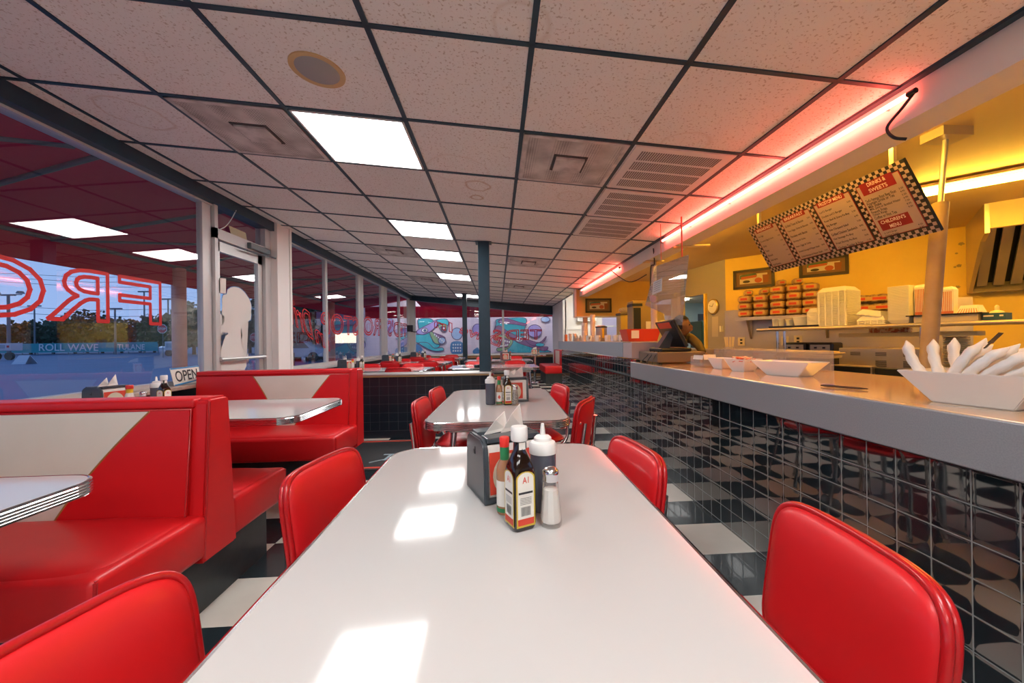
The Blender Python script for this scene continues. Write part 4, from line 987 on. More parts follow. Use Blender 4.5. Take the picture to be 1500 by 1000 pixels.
# ------------------------------------------------------------------ kitchen props
# menu board (tilted, hung from the ceiling)
MS = 2.15 / 1.88
m00 = at(1095, 335, X=2.15); m10 = at(1322, 232, X=2.15); m01 = at(1132, 402, X=2.37); m11 = at(1388, 332, X=2.37)
c0 = (m00 + m01) / 2
MO = Vector((2.15, (m00.y + m10.y) / 2, (m00.z + m10.z) / 2)); ux = Vector((0, m10.y - m00.y, 0)); uy = Vector((.215, 0, (m01.z + m11.z) / 2 - MO.z))
t = thing('menu_board', 'tilted hanging menu board with a black and white checkered border', 'menu board', MO)
org = -ux / 2
nr = ux.cross(uy).normalized()
if nr.x > 0: nr = -nr
mf = lambda u, v, o=0.: org + ux * u + uy * v + nr * o    # v runs downwards
bm = bmn(); hexa(bm, [mf(0, 0), mf(1, 0), mf(1, 1), mf(0, 1), mf(0, 0, -.018), mf(1, 0, -.018), mf(1, 1, -.018), mf(0, 1, -.018)]); bd = link('board', bm, BLACK, t)
Lx, Ly = ux.length, uy.length
bm = bmn(); cs = .019; nx, ny = int(Lx / cs), int(Ly / cs); csx, csy = 1 / nx, 1 / ny
fr = [(.0, .256), (.256, .505), (.505, .751), (.751, 1.0)]     # four panels from the far end to the near end
vbars = [0, .256, .505, .751, 1.0]
for i in range(nx):
    for j in range(ny):
        u = (i + .5) * csx; v = (j + .5) * csy
        e = v < 2 * csy or v > 1 - 2 * csy or any(abs(u - q) < 1.02 * csx for q in vbars[1:-1]) or u < 2 * csx or u > 1 - 2 * csx
        if e and (i + j) % 2 == 0: plate(bm, [mf(i * csx, j * csy, .001), mf((i + 1) * csx, j * csy, .001), mf((i + 1) * csx, (j + 1) * csy, .001), mf(i * csx, (j + 1) * csy, .001)])
link('checker_border', bm, mat('menu_white', (.45, .36, .33), .4), t)
heads = [('BREAKFAST', 0), ('BREAKFAST', 0), ('FROSTOP MENU', 0), ('DRINKS &\nSWEETS', 0)]
items = [['Two Eggs', 'Country Egg & Grits', 'Grits', 'Toast', 'Biscuit', 'Side Items', 'Hash Browns'],
         ['Grilled Toast & Bacon', 'Two Eggs, Grits & Biscuit', 'Pancakes with Bacon', 'Shrimp & Grits', 'Ham, Eggs & Grits', 'Smoked Sausage & Pepper Steak', 'Grilled Bologna & Pepper Steak'],
         ["Lot'O Burger", "Double Lot'O Burger", 'Roast Beef & Gravy Po-Boy', 'Big Burger', 'Side Chopped Salad', 'Grilled Chicken Sandwich', 'Hot Sausage Po-Boy', 'Fried Shrimp Po-Boy', 'Chicken Tender & Fries'],
         ["Ted's Famous Root Beer Float", 'Fountain Drink or Tea', 'Milk Shake', 'Milk, Juice or Bottled Water', 'French Fries', 'Onion Rings', 'Coffee or Hot Tea']]
pm = mat('menu_paper', (.40, .32, .30), .35)
bmp, bmr, bmt = bmn(), bmn(), bmn(); mat_mw = mat('menu_white_text', (.80, .70, .66), .4)
def para(bm, a, b, o): plate(bm, [mf(a[0], a[1], o), mf(b[0], a[1], o), mf(b[0], b[1], o), mf(a[0], b[1], o)])
for (u0, u1), (h, _), its in zip(fr, heads, items):
    a = u0 + (2.2 if u0 == 0 else 1.15) * csx; b = u1 - (2.2 if u1 == 1. else 1.15) * csx; W = b - a
    para(bmr, (a, 2.3 * csy), (b, 1 - 2.3 * csy), .0014); para(bmp, (a + .004, 2.3 * csy + .009), (b - .004, 1 - 2.3 * csy - .009), .0018)
    two = '\n' in h; hh = .17 if two else .085
    para(bmr, (a + .10 * W, .085), (b - .14 * W, .085 + hh), .0022)
    lines = h.split('\n'); bmw = bmn()
    for k, ln in enumerate(lines):
        put_text(bmw, ln, lambda u, v, k=k: mf(a + (.16 if not two else .28 - .02 * k) * W + u * W * (.64 if not two else .42), .085 + (hh / len(lines)) * (k + .80) - v * (hh / len(lines)) * .62, .0026))
    link('heading_text', bmw, mat_mw, t)
    y = .085 + hh + .06
    end = .93 if not two else .62
    step = (end - y) / len(its)
    for q, it in enumerate(its):
        ww = W * min(.70, .030 * len(it))
        put_text(bmt, it, lambda u, v: mf(a + .07 * W + u * ww, y + q * step + .040 - v * .042, .0022))
        put_text(bmt, '%d.%02d' % (3 + q, 95 if q % 2 else 50), lambda u, v: mf(b - .16 * W + u * W * .09, y + q * step + .022 - v * .024, .0022))
a, b = fr[3][0] + 1.15 * csx, 1 - 2.2 * csx; W = b - a
para(bmr, (a + .10 * W, .64), (b - .22 * W, .80), .0022)
bmw = bmn(); put_text(bmw, "CHILDREN'S", lambda u, v: mf(a + .15 * W + u * W * .55, .705 - v * .05, .0026)); put_text(bmw, 'MENU', lambda u, v: mf(a + .30 * W + u * W * .25, .785 - v * .05, .0026))
for q, it in enumerate(("Jr. Lot'O Burger", 'Chicken Tender', 'Grilled Cheese')):
    put_text(bmt, it, lambda u, v: mf(a + .10 * W + u * W * .30, .855 + q * .04 - v * .03, .0022)); put_text(bmt, '4.%d5' % (q + 3), lambda u, v: mf(b - .16 * W + u * W * .09, .855 + q * .04 - v * .022, .0022))
link('panel_border', bmr, mat('menu_red', (.24, .010, .018), .4), t); link('panel_paper', bmp, pm, t); link('item_text', bmt, LETD, t); link('heading_text', bmw, mat_mw, t)
for u_ in (.93, .07):
    bm = bmn(); a_ = mf(u_, .03, -.018); box(bm, (a_.x + .01, a_.y - .012, a_.z), (a_.x + .03, a_.y + .012, KZ - MO.z)); link('ceiling_bracket', bm, STEEL, t)

# pole
pt_ = at(1387, 262, Z=KZ); pb_ = Vector((pt_.x - .16, pt_.y - .06, .0))
q_ = at(1361, 505, Z=1.03)
pt_ = at(1387, 262, X=2.55); pt_.z = KZ
lowp = at(1361, 505, X=2.45); dirp = (pt_ - lowp); base_ = pt_ - dirp * ((KZ - 0.0) / dirp.z)
t = thing('leaning_pole', 'thick tan painted pole standing slightly askew before the kitchen shelf', 'pole', base_)
top_ = (pt_ - base_) * .815
bm = bmn(); tube(bm, [(0, 0, 0), top_], .037, 20); link('sleeve', bm, mat('tan_pole', (.50, .36, .19), .5, noise=(5, (.38, .24, .11), .35, .7)), t, 50)
bm = bmn(); tube(bm, [top_, pt_ - base_], .013, 10); link('rod', bm, BRUSH, t, 50)
bm = bmn(); box(bm, (-.09, -.06, -.05), (.09, .06, 0), M=Matrix.Translation(pt_ - base_)); link('bracket', bm, STEEL, t)
# amber fluorescent fixture
fa = at(1351, 285, Z=KZ - .06); fb = at(1500, 258, Z=KZ - .06); fd = (fb - fa).normalized()
t = thing('fluorescent_fixture', 'amber double-tube fluorescent fixture above the kitchen', 'ceiling light', fa)
Mf = Matrix(((fd.x, -fd.y, 0, 0), (fd.y, fd.x, 0, 0), (0, 0, 1, 0), (0, 0, 0, 1)))
bm = bmn(); box(bm, (-.1, -.09, .03), (1.25, .09, .05), M=Mf); link('housing', bm, AMBER, t)
for s in (-1, 1):
    bm = bmn(); tube(bm, [Mf @ Vector((-.05, s * .045, .005)), Mf @ Vector((1.2, s * .045, .005))], .013, 12); link('tube', bm, AMBM, t, 60)
# unseen amber tubes added behind the bulkhead to brighten the kitchen
for i, (x, y, lb) in enumerate(((2.02, 2.2, 'unseen amber tube added behind the bulkhead above the near counter'), (2.05, 5.6, 'unseen amber tube added behind the bulkhead above the far cup counter'), (2.02, .3, 'unseen amber tube added behind the bulkhead beside the grill'), (2.1, 3.9, 'unseen amber tube added behind the bulkhead above the register'))):
    t = thing('fluorescent_fixture', lb, 'ceiling light', (x, y, KZ - .04))
    bm = bmn(); box(bm, (-.06, -.6, .02), (.06, .6, .04)); link('housing', bm, AMBER, t)
    bm = bmn(); tube(bm, [(0, -.58, 0), (0, .58, 0)], .013, 12); link('tube', bm, AMBM, t, 60)

# frames on the wall
def pframe(px, label, loc_pl, sign=1, deep=.02):
    P = [at(x, y, pl=loc_pl) for x, y in px]; O = (P[0] + P[2]) / 2; n = Vector(loc_pl[0])
    ul, ur, lr, ll = [p - O for p in P]
    zt = (ul.z + ur.z) / 2; zb = (ll.z + lr.z) / 2
    xl = (ul + ll) / 2; xr = (ur + lr) / 2
    g = lambda u, v, o=0.: Vector((xl.x + (xr.x - xl.x) * u, xl.y + (xr.y - xl.y) * u, zt + (zb - zt) * v)) + n * o
    t = thing('framed_picture', label, 'framed picture', O, group='framed burger pictures')
    w = (xr - xl).length; h = zt - zb; bu = .035 / w; bv = .035 / h
    bm = bmn()
    for a, b in (((0, 0), (1, bv)), ((0, 1 - bv), (1, 1)), ((0, 0), (bu, 1)), ((1 - bu, 0), (1, 1))):
        hexa(bm, [g(a[0], a[1], .002), g(b[0], a[1], .002), g(b[0], b[1], .002), g(a[0], b[1], .002), g(a[0], a[1], deep), g(b[0], a[1], deep), g(b[0], b[1], deep), g(a[0], b[1], deep)])
    link('frame', bm, DWOOD, t)
    bm = bmn(); plate(bm, [g(bu, bv, .004), g(1 - bu, bv, .004), g(1 - bu, 1 - bv, .004), g(bu, 1 - bv, .004)]); link('mount', bm, mat_mount, t)
    bm = bmn(); plate(bm, [g(2.4 * bu, 2 * bv, .005), g(1 - 2.4 * bu, 2 * bv, .005), g(1 - 2.4 * bu, 1 - 2 * bv, .005), g(2.4 * bu, 1 - 2 * bv, .005)]); pr = link('print', bm, mat_cream, t)
    bm = bmn(); plate(bm, [g(.17, .27, .006), g(.55, .22, .006), g(.60, .34, .006), g(.52, .44, .006), g(.17, .48, .006)]); link('banner_shape', bm, mat_bgreen, pr)
    bm = bmn(); plate(bm, [g(.20, .36, .0065), g(.58, .32, .0065), g(.58, .44, .0065), g(.20, .50, .0065)]); plate(bm, [g(.62 + .09 * math.cos(q * PI / 10), .60 + .13 * math.sin(q * PI / 10), .0065) for q in range(20)]); link('burger_shape', bm, mat_burg, pr)
    bm = bmn(); plate(bm, [g(.72, .35, .0068), g(.87, .35, .0068), g(.85, .75, .0068), g(.73, .75, .0068)]); link('mug_shape', bm, mat_mug, pr)
    bm = bmn(); plate(bm, [g(.33 + .09 * math.cos(q * PI / 10), .63 + .07 * math.sin(q * PI / 10), .0066) for q in range(20)]); link('dark_oval', bm, DWOOD, pr)
mat_mount = mat('brown_mount', (.22, .12, .05), .6); mat_cream = mat('cream_print_paper', (.66, .58, .40), .6); mat_bgreen = mat('print_green', (.08, .16, .08), .6); mat_burg = mat('print_orange', (.52, .12, .04), .6); mat_mug = mat('print_brown', (.30, .10, .03), .6)
pframe([(1073.7, 396.7), (1134.5, 391), (1135, 419.5), (1075, 424.4)], 'small framed burger picture just left of the menu board', KPL)
pframe([(1170.6, 380), (1243, 373), (1244, 400.5), (1170.6, 408)], 'framed burger picture partly behind the menu board', KPL)
pframe([(857.5, 437), (895.5, 437), (895.5, 457.8), (857.5, 457.8)], 'framed burger picture on the far yellow header', ((0, -1, 0), (0, 7.595, 0)))
# clock
cpt = at(1046, 449, pl=GPL) + gn * .02
t = thing('wall_clock', 'round wall clock with a brass rim on the grey wall', 'clock', cpt)
az = math.atan2(gn.y, gn.x); Mc = Matrix.Rotation(az, 4, 'Z') @ Matrix.Rotation(R_(90), 4, 'Y')
bm = bmn(); lathe(bm, [(.105, -.02), (.12, -.015), (.12, .01), (.105, .02), (.098, .012)], seg=40, M=Mc); link('rim', bm, mat('brass', (.50, .38, .16), .3, metal=.9), t, 40)
bm = bmn(); lathe(bm, [(.099, .008), (.099, .0125)], seg=40, M=Mc); link('face', bm, LBL, t)
bm = bmn(); tube(bm, [Mc @ Vector((0, 0, .014)), Mc @ Vector((-.05, .03, .014))], .003, 5); tube(bm, [Mc @ Vector((0, 0, .014)), Mc @ Vector((-.02, -.07, .014))], .003, 5); link('hands', bm, BLACK, t)
# doorway trim, cabinet, papers
bm = bmn(); p = at(1034.5, 470, pl=GPL); hexa(bm, [(p.x - .03, p.y - .03, 0), (p.x + .01, p.y - .03, 0), (p.x + .01, p.y + .02, 0), (p.x - .03, p.y + .02, 0), (p.x - .03, p.y - .03, 1.75), (p.x + .01, p.y - .03, 1.75), (p.x + .01, p.y + .02, 1.75), (p.x - .03, p.y + .02, 1.75)])
struct('trim_17', bm, YEL, label='yellow edge of the kitchen doorway')
cb = at(1031, 500, Y=7.4)
t = thing('filing_cabinet', 'dark green cabinet seen through the kitchen doorway', 'cabinet', (cb.x, 7.4, 0))
bm = bmn(); box(bm, (-.15, -.2, 0), (.25, .25, 1.38), .01); link('body', bm, mat('dark_green_metal', (.02, .07, .06), .4), t)
bm = bmn(); [box(bm, (-.13, -.21, .06 + k * .33), (.23, -.2, .36 + k * .33), .004) for k in range(4)]; link('drawer_fronts', bm, mat('dark_green_front', (.025, .085, .07), .4), t)
bm = bmn(); box(bm, (-.11, -.01, 0), (.11, .01, .14)); tag(link('photo_frame', bm, BLACK, None, None, (cb.x - .02, 7.36, 1.38)), 'small black photo frame standing on the dark green cabinet', 'photo frame')
bm = bmn(); g0 = [at(x, y, pl=(gn, GA + gn * .006)) for x, y in ((1043, 464), (1052, 463), (1052, 493), (1043, 493))]; plate(bm, g0); tag(link('wall_notice', bm, mat('faded_paper', (.52, .47, .44), .7)), 'pale typed sheet taped on the grey wall below the clock', 'notice')
pl_ = at(1058.5, 482, pl=GPL); bm = bmn(); box(bm, (-.02, -.02, -.04), (.02, .02, .05), .003); tag(link('light_switch', bm, LBL, None, None, pl_ + gn * .02), 'small white switch box on the grey wall', 'switch')

# bread shelf on the wall with bagged bread
sa = kp(1076, 466, .30); sb = kp(1225, 458, .30); sa = kp(1076, 466, .0); 
sh_z = 1.27
def onwall(s, off, z): return Vector((WA.x, WA.y, 0)) + wd * s + wn * off + Vector((0, 0, z))
def wall_s(px_, py_, off): return (at(px_, py_, pl=(wn, WA + wn * off)) - WA).dot(wd)
zs = at(1085, 464.5, pl=(wn, WA + wn * .30)).z
s_0 = wall_s(1077, 464, .30); s_1 = wall_s(1300, 452, .30)
t = thing('wall_shelf', 'steel wall shelf holding bagged bread', 'shelf', onwall(0, 0, 0))
def WBX(bm, s0, s1, o0, o1, z0, z1, b=0):
    pts = []
    for z in (z0, z1): pts += [wd * s0 + wn * o0 + Vector((0, 0, z)), wd * s1 + wn * o0 + Vector((0, 0, z)), wd * s1 + wn * o1 + Vector((0, 0, z)), wd * s0 + wn * o1 + Vector((0, 0, z))]
    hexa(bm, pts)
bm = bmn(); WBX(bm, s_0, s_1, .02, .32, zs - .02, zs - .004); WBX(bm, s_0, s_1, .30, .325, zs - .045, zs - .004); link('shelf_board', bm, STEEL, t)
for s in (s_0 + .12, (s_0 + s_1) / 2 + .2):
    bm = bmn(); v = [wd * s + wn * .02 + Vector((0, 0, zs - .02)), wd * s + wn * .28 + Vector((0, 0, zs - .02)), wd * s + wn * .02 + Vector((0, 0, zs - .30))]
    A = [bm.verts.new(p) for p in v]; B_ = [bm.verts.new(p + wd * .03) for p in v]; bm.faces.new(A); bm.faces.new(B_[::-1])
    for k in range(3): bm.faces.new((A[k], B_[k], B_[(k + 1) % 3], A[(k + 1) % 3]))
    link('bracket', bm, STEEL, t)
def loaf_proto(w=.30, h=.105, m=KRAFT, nm='bread_bag'):
    t = thing(nm, '', 'bread')
    bm = bmn()
    bmesh.ops.create_icosphere(bm, subdivisions=3, radius=1)
    for v in bm.verts:
        x, y, z = v.co; n = 3.2
        q = (abs(x) ** n + abs(y) ** n + abs(z) ** n) ** (1 / n); v.co = Vector((x / q * w / 2, y / q * .13, z / q * h / 2 + h / 2)); v.co.z += .004 * math.sin(v.co.x * 90) * (v.co.z / h); v.co.y += .004 * math.sin(v.co.x * 70 + 1)
    link('bag', bm, m, t, 60)
    bm = bmn(); w_ = w * .22; plate(bm, [(-w_, -.1325, h * .34), (w_, -.1325, h * .34), (w_, -.1325, h * .62), (-w_, -.1325, h * .62)]); link('red_logo', bm, REDX, t)
    bm = bmn(); w_ = w * .36; plate(bm, [(-w_, -.1315, h * .24), (w_, -.1315, h * .24), (w_, -.1315, h * .72), (-w_, -.1315, h * .72)]); link('label_patch', bm, mat_bagl, t)
    return t
mat_bagl = mat('bag_label_yellow', (.58, .36, .12), .4)
LOAF = loaf_proto(abs(wall_s(1114, 460, .25) - wall_s(1091, 460, .25)) * .97); ang = math.atan2(wd.y, wd.x); first = True
ord_ = ['leftmost', 'second', 'third', 'fourth', 'fifth', 'sixth']
n = 0
cols = [wall_s(x, 460, .25) for x in (1091, 1114, 1139, 1163, 1187)]
for ci, s in enumerate(cols):
    for k in range(4 if ci in (2, 3, 4) else 3):
        p = onwall(s, .18, zs - .004 + k * .098); lb = 'bag of buns, %s in the %s stack on the wall shelf' % (('bottom', 'second from bottom', 'third from bottom', 'fourth from bottom')[k], ord_[ci])
        if first: o = LOAF; o.location = p; o['label'] = lb; first = False
        else: o = dup(LOAF, p, None, lb)
        o.rotation_euler = (0, 0, ang + random.uniform(-.05, .05)); o['group'] = 'bagged buns on the wall shelf'
for ci, s in enumerate(cols[:4]):
    k = 4 if ci in (2, 3) else 3
    p = onwall(s + .03, .18, zs - .002 + k * .098); o = dup(LOAF, p, None, 'dark twisted bread bag on top of the %s stack' % ord_[ci], 'bagged buns on the wall shelf'); o.scale = (.62, .8, .75); o.rotation_euler = (0, 0, ang + .3)
DL = loaf_proto(.26, .10, mat('dark_bread_bag', (.16, .08, .04), .35, coat=.3, noise=(30, (.50, .36, .22), .45, .6)))
first = True
for (x, row, lb) in ((1262, 0, 'dark loaf bag behind the foam boxes, bottom left'), (1293, 0, 'dark loaf bag behind the foam boxes, bottom right'), (1258, 1, 'dark loaf bag behind the foam boxes, top left'), (1288, 1, 'dark loaf bag behind the foam boxes, top right'), (1245, 0, 'white bag marked with dark letters between the foam stacks')):
    s = wall_s(x, 450, .25)
    p = onwall(s, .18, zs - .004 + row * .10)
    if first: o = DL; o.location = p; o['label'] = lb; first = False
    else: o = dup(DL, p, None, lb)
    o.rotation_euler = (0, 0, ang); o['group'] = 'dark loaf bags on the wall shelf'
# outlets on splashback
for x, y, lb in ((1086, 500, 'wall outlet at the left of the splashback'), (1150, 499, 'wall outlet above the toasters, left'), (1169, 498, 'wall outlet above the toasters, right')):
    p = kp(x, y, .02); t = thing('wall_outlet', lb, 'outlet', p, ang, 'kitchen wall outlets')
    bm = bmn(); box(bm, (-.045, -.006, -.06), (.045, .006, .06), .003); link('cover', bm, CREAM, t)
    bm = bmn(); box(bm, (-.015, -.009, .01), (.015, -.005, .035)); box(bm, (-.015, -.009, -.035), (.015, -.005, -.01)); link('sockets', bm, BLACK, t)

# pass shelf
PZ = 1.15
pa = at(1108, 481, Z=PZ); pb = at(1500, 467, Z=PZ); pd = (pb - pa).normalized(); pb = pb + pd * .8; pn = Vector((pd.y, -pd.x, 0));
if pn.x > 0: pn = -pn
PPL = (pn, pa)
pl_len = (pb - pa).length; pang = math.atan2(pd.y, pd.x)
t = thing('pass_shelf', 'long rolled-edge stainless shelf above the prep line', 'shelf', pa, pang)
sgn = -1 if (Matrix.Rotation(pang, 3, 'Z') @ Vector((0, 1, 0))).dot(pn) > 0 else 1     # local +-y direction away from viewer
def Lb(bm, x0, x1, y0, y1, z0, z1, b=0):
    ya, yb = sorted((sgn * y0, sgn * y1)); box(bm, (x0, ya, z0), (x1, yb, z1), b)
bm = bmn(); Lb(bm, 0, pl_len, .01, .34, -.012, 0); link('shelf_top', bm, STEEL, t)
bm = bmn(); tube(bm, [(0, sgn * .015, -.018), (pl_len, sgn * .015, -.018)], .018, 12); link('rolled_edge', bm, STEEL, t, 60)
for x in (.13, .21, 1.36, 1.44):
    bm = bmn(); tube(bm, [(x, sgn * .17, -.02), (x, sgn * .17, -PZ + .0)], .016, 10); link('upright', bm, CHROME, t, 60)
def ps(px_, off): # distance along the shelf of an image column, standing off from its front edge
    return (at(px_, 470, pl=(pn, pa - pn * off)) - pa).dot(pd)
def pp(s, off, z=0): return pa + pd * s - pn * off + Vector((0, 0, z))
# things on the pass shelf
t = thing('serving_tray', 'dark flat tray under the cups on the left of the pass shelf', 'tray', pp((ps(1133, .1) + ps(1206, .1)) / 2, .14), pang); L_ = ps(1206, .1) - ps(1133, .1)
bm = bmn(); box(bm, (-L_ / 2, -.12, 0), (L_ / 2, .12, .008), .003); box(bm, (-L_ / 2, -.125, .006), (L_ / 2, -.115, .018)); link('tray', bm, BLACK, t)
def foamcup(r, h, nm='foam_cup'):
    bm = bmn(); lathe(bm, [(r * .7, 0), (r * .95, h * .9), (r, h * .92), (r, h), (r * .9, h), (r * .66, h * .1)], seg=20); return bm
for x, r, h, lb, tip in ((1136, .034, .095, 'slim white cup at the left end of the dark tray', 0), (1145, .034, .09, 'second slim white cup on the dark tray', 0), (1157, .042, .08, 'round white cup lying on the dark tray', 0), (1173, .075, .10, 'wide white tub on the dark tray', 0)):
    tag(link('foam_cup', foamcup(r, h), FOAM, None, 50, pp(ps(x, .12), .12, .010)), lb, 'cup', 'white cups on the dark tray')
# stacked bowls
t = thing('foam_bowl_stack', 'upside-down stack of white foam bowls on the dark tray', 'bowls', pp(ps(1195, .12), .12, .010))
bm = bmn(); pr = [(.070, 0)]
for k in range(14): z = .010 * k; pr += [(.076, z + .002), (.076, z + .007), (.071, z + .0095)]
pr += [(.066, .150), (.048, .178), (.046, .18)]
lathe(bm, pr, seg=28); link('bowls', bm, FOAM, t, 40)
# clamshell stacks
def clam(w, d, k, lid=True):
    bm = bmn()
    for i in range(k):
        z = i * .0125; box(bm, (-w / 2, -d / 2, z), (w / 2, d / 2, z + .0100), .004, 1)
    if lid:
        z = k * .0125; hexa(bm, [(-w / 2, -d / 2, z), (w / 2, -d / 2, z), (w / 2, d / 2, z), (-w / 2, d / 2, z), (-w * .36, -d * .36, z + .045), (w * .36, -d * .36, z + .045), (w * .36, d * .36, z + .045), (-w * .36, d * .36, z + .045)])
        for q in (-.42, -.2, .02, .24, .44):
            for sy in (-1, 1): box(bm, (w * q - .006, sy * d / 2 - .004, .0), (w * q + .006, sy * d / 2 + .004, z), .002)
    return bm
hpx = .08 / 14.
s_ = ps(1227, .14); wz = ps(1250, .06) - ps(1205, .06)
hz = at(1227, 419, pl=(pn, pa - pn * .1)).z - PZ
k = int((hz - .045) / .0125)
t = thing('foam_box_stack', 'tall stack of white foam takeaway boxes with a lid on top', 'takeaway boxes', pp(s_, .16), pang); link('boxes', clam(wz, .24, k), FOAM, t)
t = thing('foam_box', 'single open foam box lying beside the tall stack', 'takeaway box', pp(ps(1281, .12), .16), pang)
w2 = ps(1303, .06) - ps(1260, .06); link('base', clam(w2, .22, 3, True), FOAM, t); bm = clam(w2 * .9, .2, 1, True)
for v in bm.verts: v.co = Matrix.Translation((-.02, 0, .075)) @ Matrix.Rotation(R_(12 if True else 0), 4, 'Y') @ v.co
link('lid', bm, FOAM, t)
h2 = at(1322, 418, pl=(pn, pa - pn * .1)).z - PZ; w3 = ps(1338, .06) - ps(1306, .06)
t = thing('foam_tray_stack', 'square stack of thin foam trays left of the tan pole', 'foam trays', pp(ps(1322, .12), .16), pang)
bm = bmn(); [box(bm, (-w3 / 2, -.11, .03 + i * .008), (w3 / 2, .11, .0365 + i * .008), .002, 1) for i in range(int((h2 - .03) / .008))]; hexa(bm, [(-w3 * .38, -.08, 0), (w3 * .38, -.08, 0), (w3 * .38, .08, 0), (-w3 * .38, .08, 0), (-w3 / 2, -.11, .03), (w3 / 2, -.11, .03), (w3 / 2, .11, .03), (-w3 / 2, .11, .03)]); link('trays', bm, FOAM, t)
# raised tray with paper boat stacks
s0_, s1_ = ps(1338, .1), ps(1437, .1)
t = thing('raised_rack', 'cream box platform with a dark tray on the right of the pass shelf', 'platform', pp((s0_ + s1_) / 2, .17), pang); L_ = s1_ - s0_
bm = bmn(); box(bm, (-L_ / 2 + .02, -.12, 0), (L_ / 2, .12, .055), .003); link('box', bm, CREAM, t)
bm = bmn(); box(bm, (-L_ / 2 - .02, -.15, .055), (L_ / 2 + .03, .15, .064), .003); link('tray', bm, BLACK, t)
def striped(w, h, lb, s, nm='paper_cup_stack', top=True):
    t = thing(nm, lb, 'paper holders', pp(s, .15, .064), pang, 'red-striped paper holders')
    bm = bmn(); hexa(bm, [(-w * .45, -w * .4, 0), (w * .45, -w * .4, 0), (w * .45, w * .4, 0), (-w * .45, w * .4, 0), (-w / 2, -w * .45, h), (w / 2, -w * .45, h), (w / 2, w * .45, h), (-w / 2, w * .45, h)]); link('stack', bm, PAPER, t)
    bm = bmn(); n = 7
    for q in range(n):
        u0 = -.42 + .84 * q / n; u1 = u0 + .06
        for sy in (-1, 1): plate(bm, [(w * .9 * u0, sy * (w * .4 + .001), .01), (w * .9 * u1, sy * (w * .4 + .001), .01), (w * u1, sy * (w * .447 + .001), h * .93), (w * u0, sy * (w * .447 + .001), h * .93)])
    for sy in (-1, 1): plate(bm, [(-w * .45, sy * (w * .405 + .001), h * .02), (w * .45, sy * (w * .405 + .001), h * .02), (w * .455, sy * (w * .41 + .001), h * .12), (-w * .455, sy * (w * .41 + .001), h * .12)])
    link('red_stripes', bm, mat_stripe, t)
    bm = bmn(); hexa(bm, [(-w / 2, -w * .45, h), (w / 2, -w * .45, h), (w / 2, w * .45, h), (-w / 2, w * .45, h), (-w * .4, -w * .35, h + w * .22), (w * .35, -w * .33, h + w * .28), (w * .35, w * .35, h + w * .25), (-w * .4, w * .35, h + w * .2)]); link('top_sleeve', bm, PAPER, t)
mat_stripe = mat('red_stripe_print', (.60, .16, .08), .6)
zt_ = PZ + .064
striped((ps(1360, .1) - ps(1340, .1)), at(1350, 420, pl=(pn, pa - pn * .1)).z - zt_, 'left stack of red-striped paper cups, beside the tan pole', ps(1350, .12))
striped((ps(1398, .1) - ps(1375, .1)), at(1388, 424, pl=(pn, pa - pn * .1)).z - zt_, 'right stack of red-striped paper cups, right of the tan pole', ps(1387, .12))
t = thing('paper_tray', 'low red-checked paper food tray on the dark tray', 'paper tray', pp(ps(1421, .12), .15, .064), pang, None)
wq = ps(1438, .1) - ps(1404, .1)
bm = bmn(); hexa(bm, [(-wq / 2, -.07, 0), (wq / 2, -.07, 0), (wq / 2, .07, 0), (-wq / 2, .07, 0), (-wq * .36, -.05, .06), (wq * .36, -.05, .06), (wq * .36, .05, .06), (-wq * .36, .05, .06)]); link('body', bm, PAPER, t)
bm = bmn()
for q in range(8):
    u = -.45 + q * .12; plate(bm, [(wq * u, -.0715, .002), (wq * (u + .04), -.0715, .002), (wq * (u + .05) * .8, -.0585, .035), (wq * (u + .01) * .8, -.0585, .035)])
link('red_checks', bm, mat_stripe, t)
t = thing('glove_box', 'blue box of gloves with one glove poking out', 'glove box', pp(ps(1459, .12), .14), pang); wq = ps(1476, .1) - ps(1442, .1)
bm = bmn(); box(bm, (-wq / 2, -.06, 0), (wq / 2, .06, .055), .002); link('carton', bm, mat('glove_box_blue', (.03, .10, .16), .5), t)
bm = bmn(); box(bm, (-wq * .45, -.061, .028), (wq * .0, -.06, .040)); box(bm, (wq * .25, -.061, .028), (wq * .42, -.06, .040)); link('print', bm, LBL, t)
bm = bmn(); lathe(bm, [(.04, .055), (.03, .07), (.012, .075), (.012, .105), (.004, .115)], seg=10); link('glove', bm, mat('cream_glove', (.66, .60, .42), .6), t, 60)

# prep line below: steam cabinet, toasters, heat lamp shelf, containers
def lineobj(name, lb, cat, px0, px1, off, z0, z1, depth, m, bev=.005):
    s0, s1 = ps(px0, off), ps(px1, off); t = thing(name, lb, cat, pp((s0 + s1) / 2, off, z0 - PZ), pang); L = s1 - s0
    bm = bmn(); ya, yb = sorted((0, sgn * depth)); box(bm, (-L / 2, ya, 0), (L / 2, yb, z1 - z0), bev); link('body', bm, m, t); return t, L
def zat(x, y, off): return at(x, y, pl=(pn, pa - pn * off)).z
t, L = lineobj('prep_counter', 'dark kitchen prep counter under the pass shelf', 'counter', 1100, 1500, .05, 0, zat(1300, 552, .05), .75, STEEL)
zb_ = zat(1300, 552, .05)
t, L = lineobj('steam_cabinet', 'stainless louvred steam cabinet on the prep line', 'steam cabinet', 1228, 1350, .20, zb_, zat(1290, 510, .2), .35, STEEL)
bm = bmn(); H_ = zat(1290, 510, .2) - zb_
for cx_ in (-.34, -.02, .30):
    for r in range(4): Lb(bm, L * cx_, L * cx_ + L * .13, -.003, .0, H_ * .80 + r * .009 - .02, H_ * .80 + r * .009 - .016)
for cx_ in (-.02, .30):
    for r in range(6): Lb(bm, L * cx_, L * cx_ + L * .13, -.003, .0, H_ * .32 + r * .010, H_ * .32 + r * .010 + .005)
link('louvres', bm, BLACK, t)
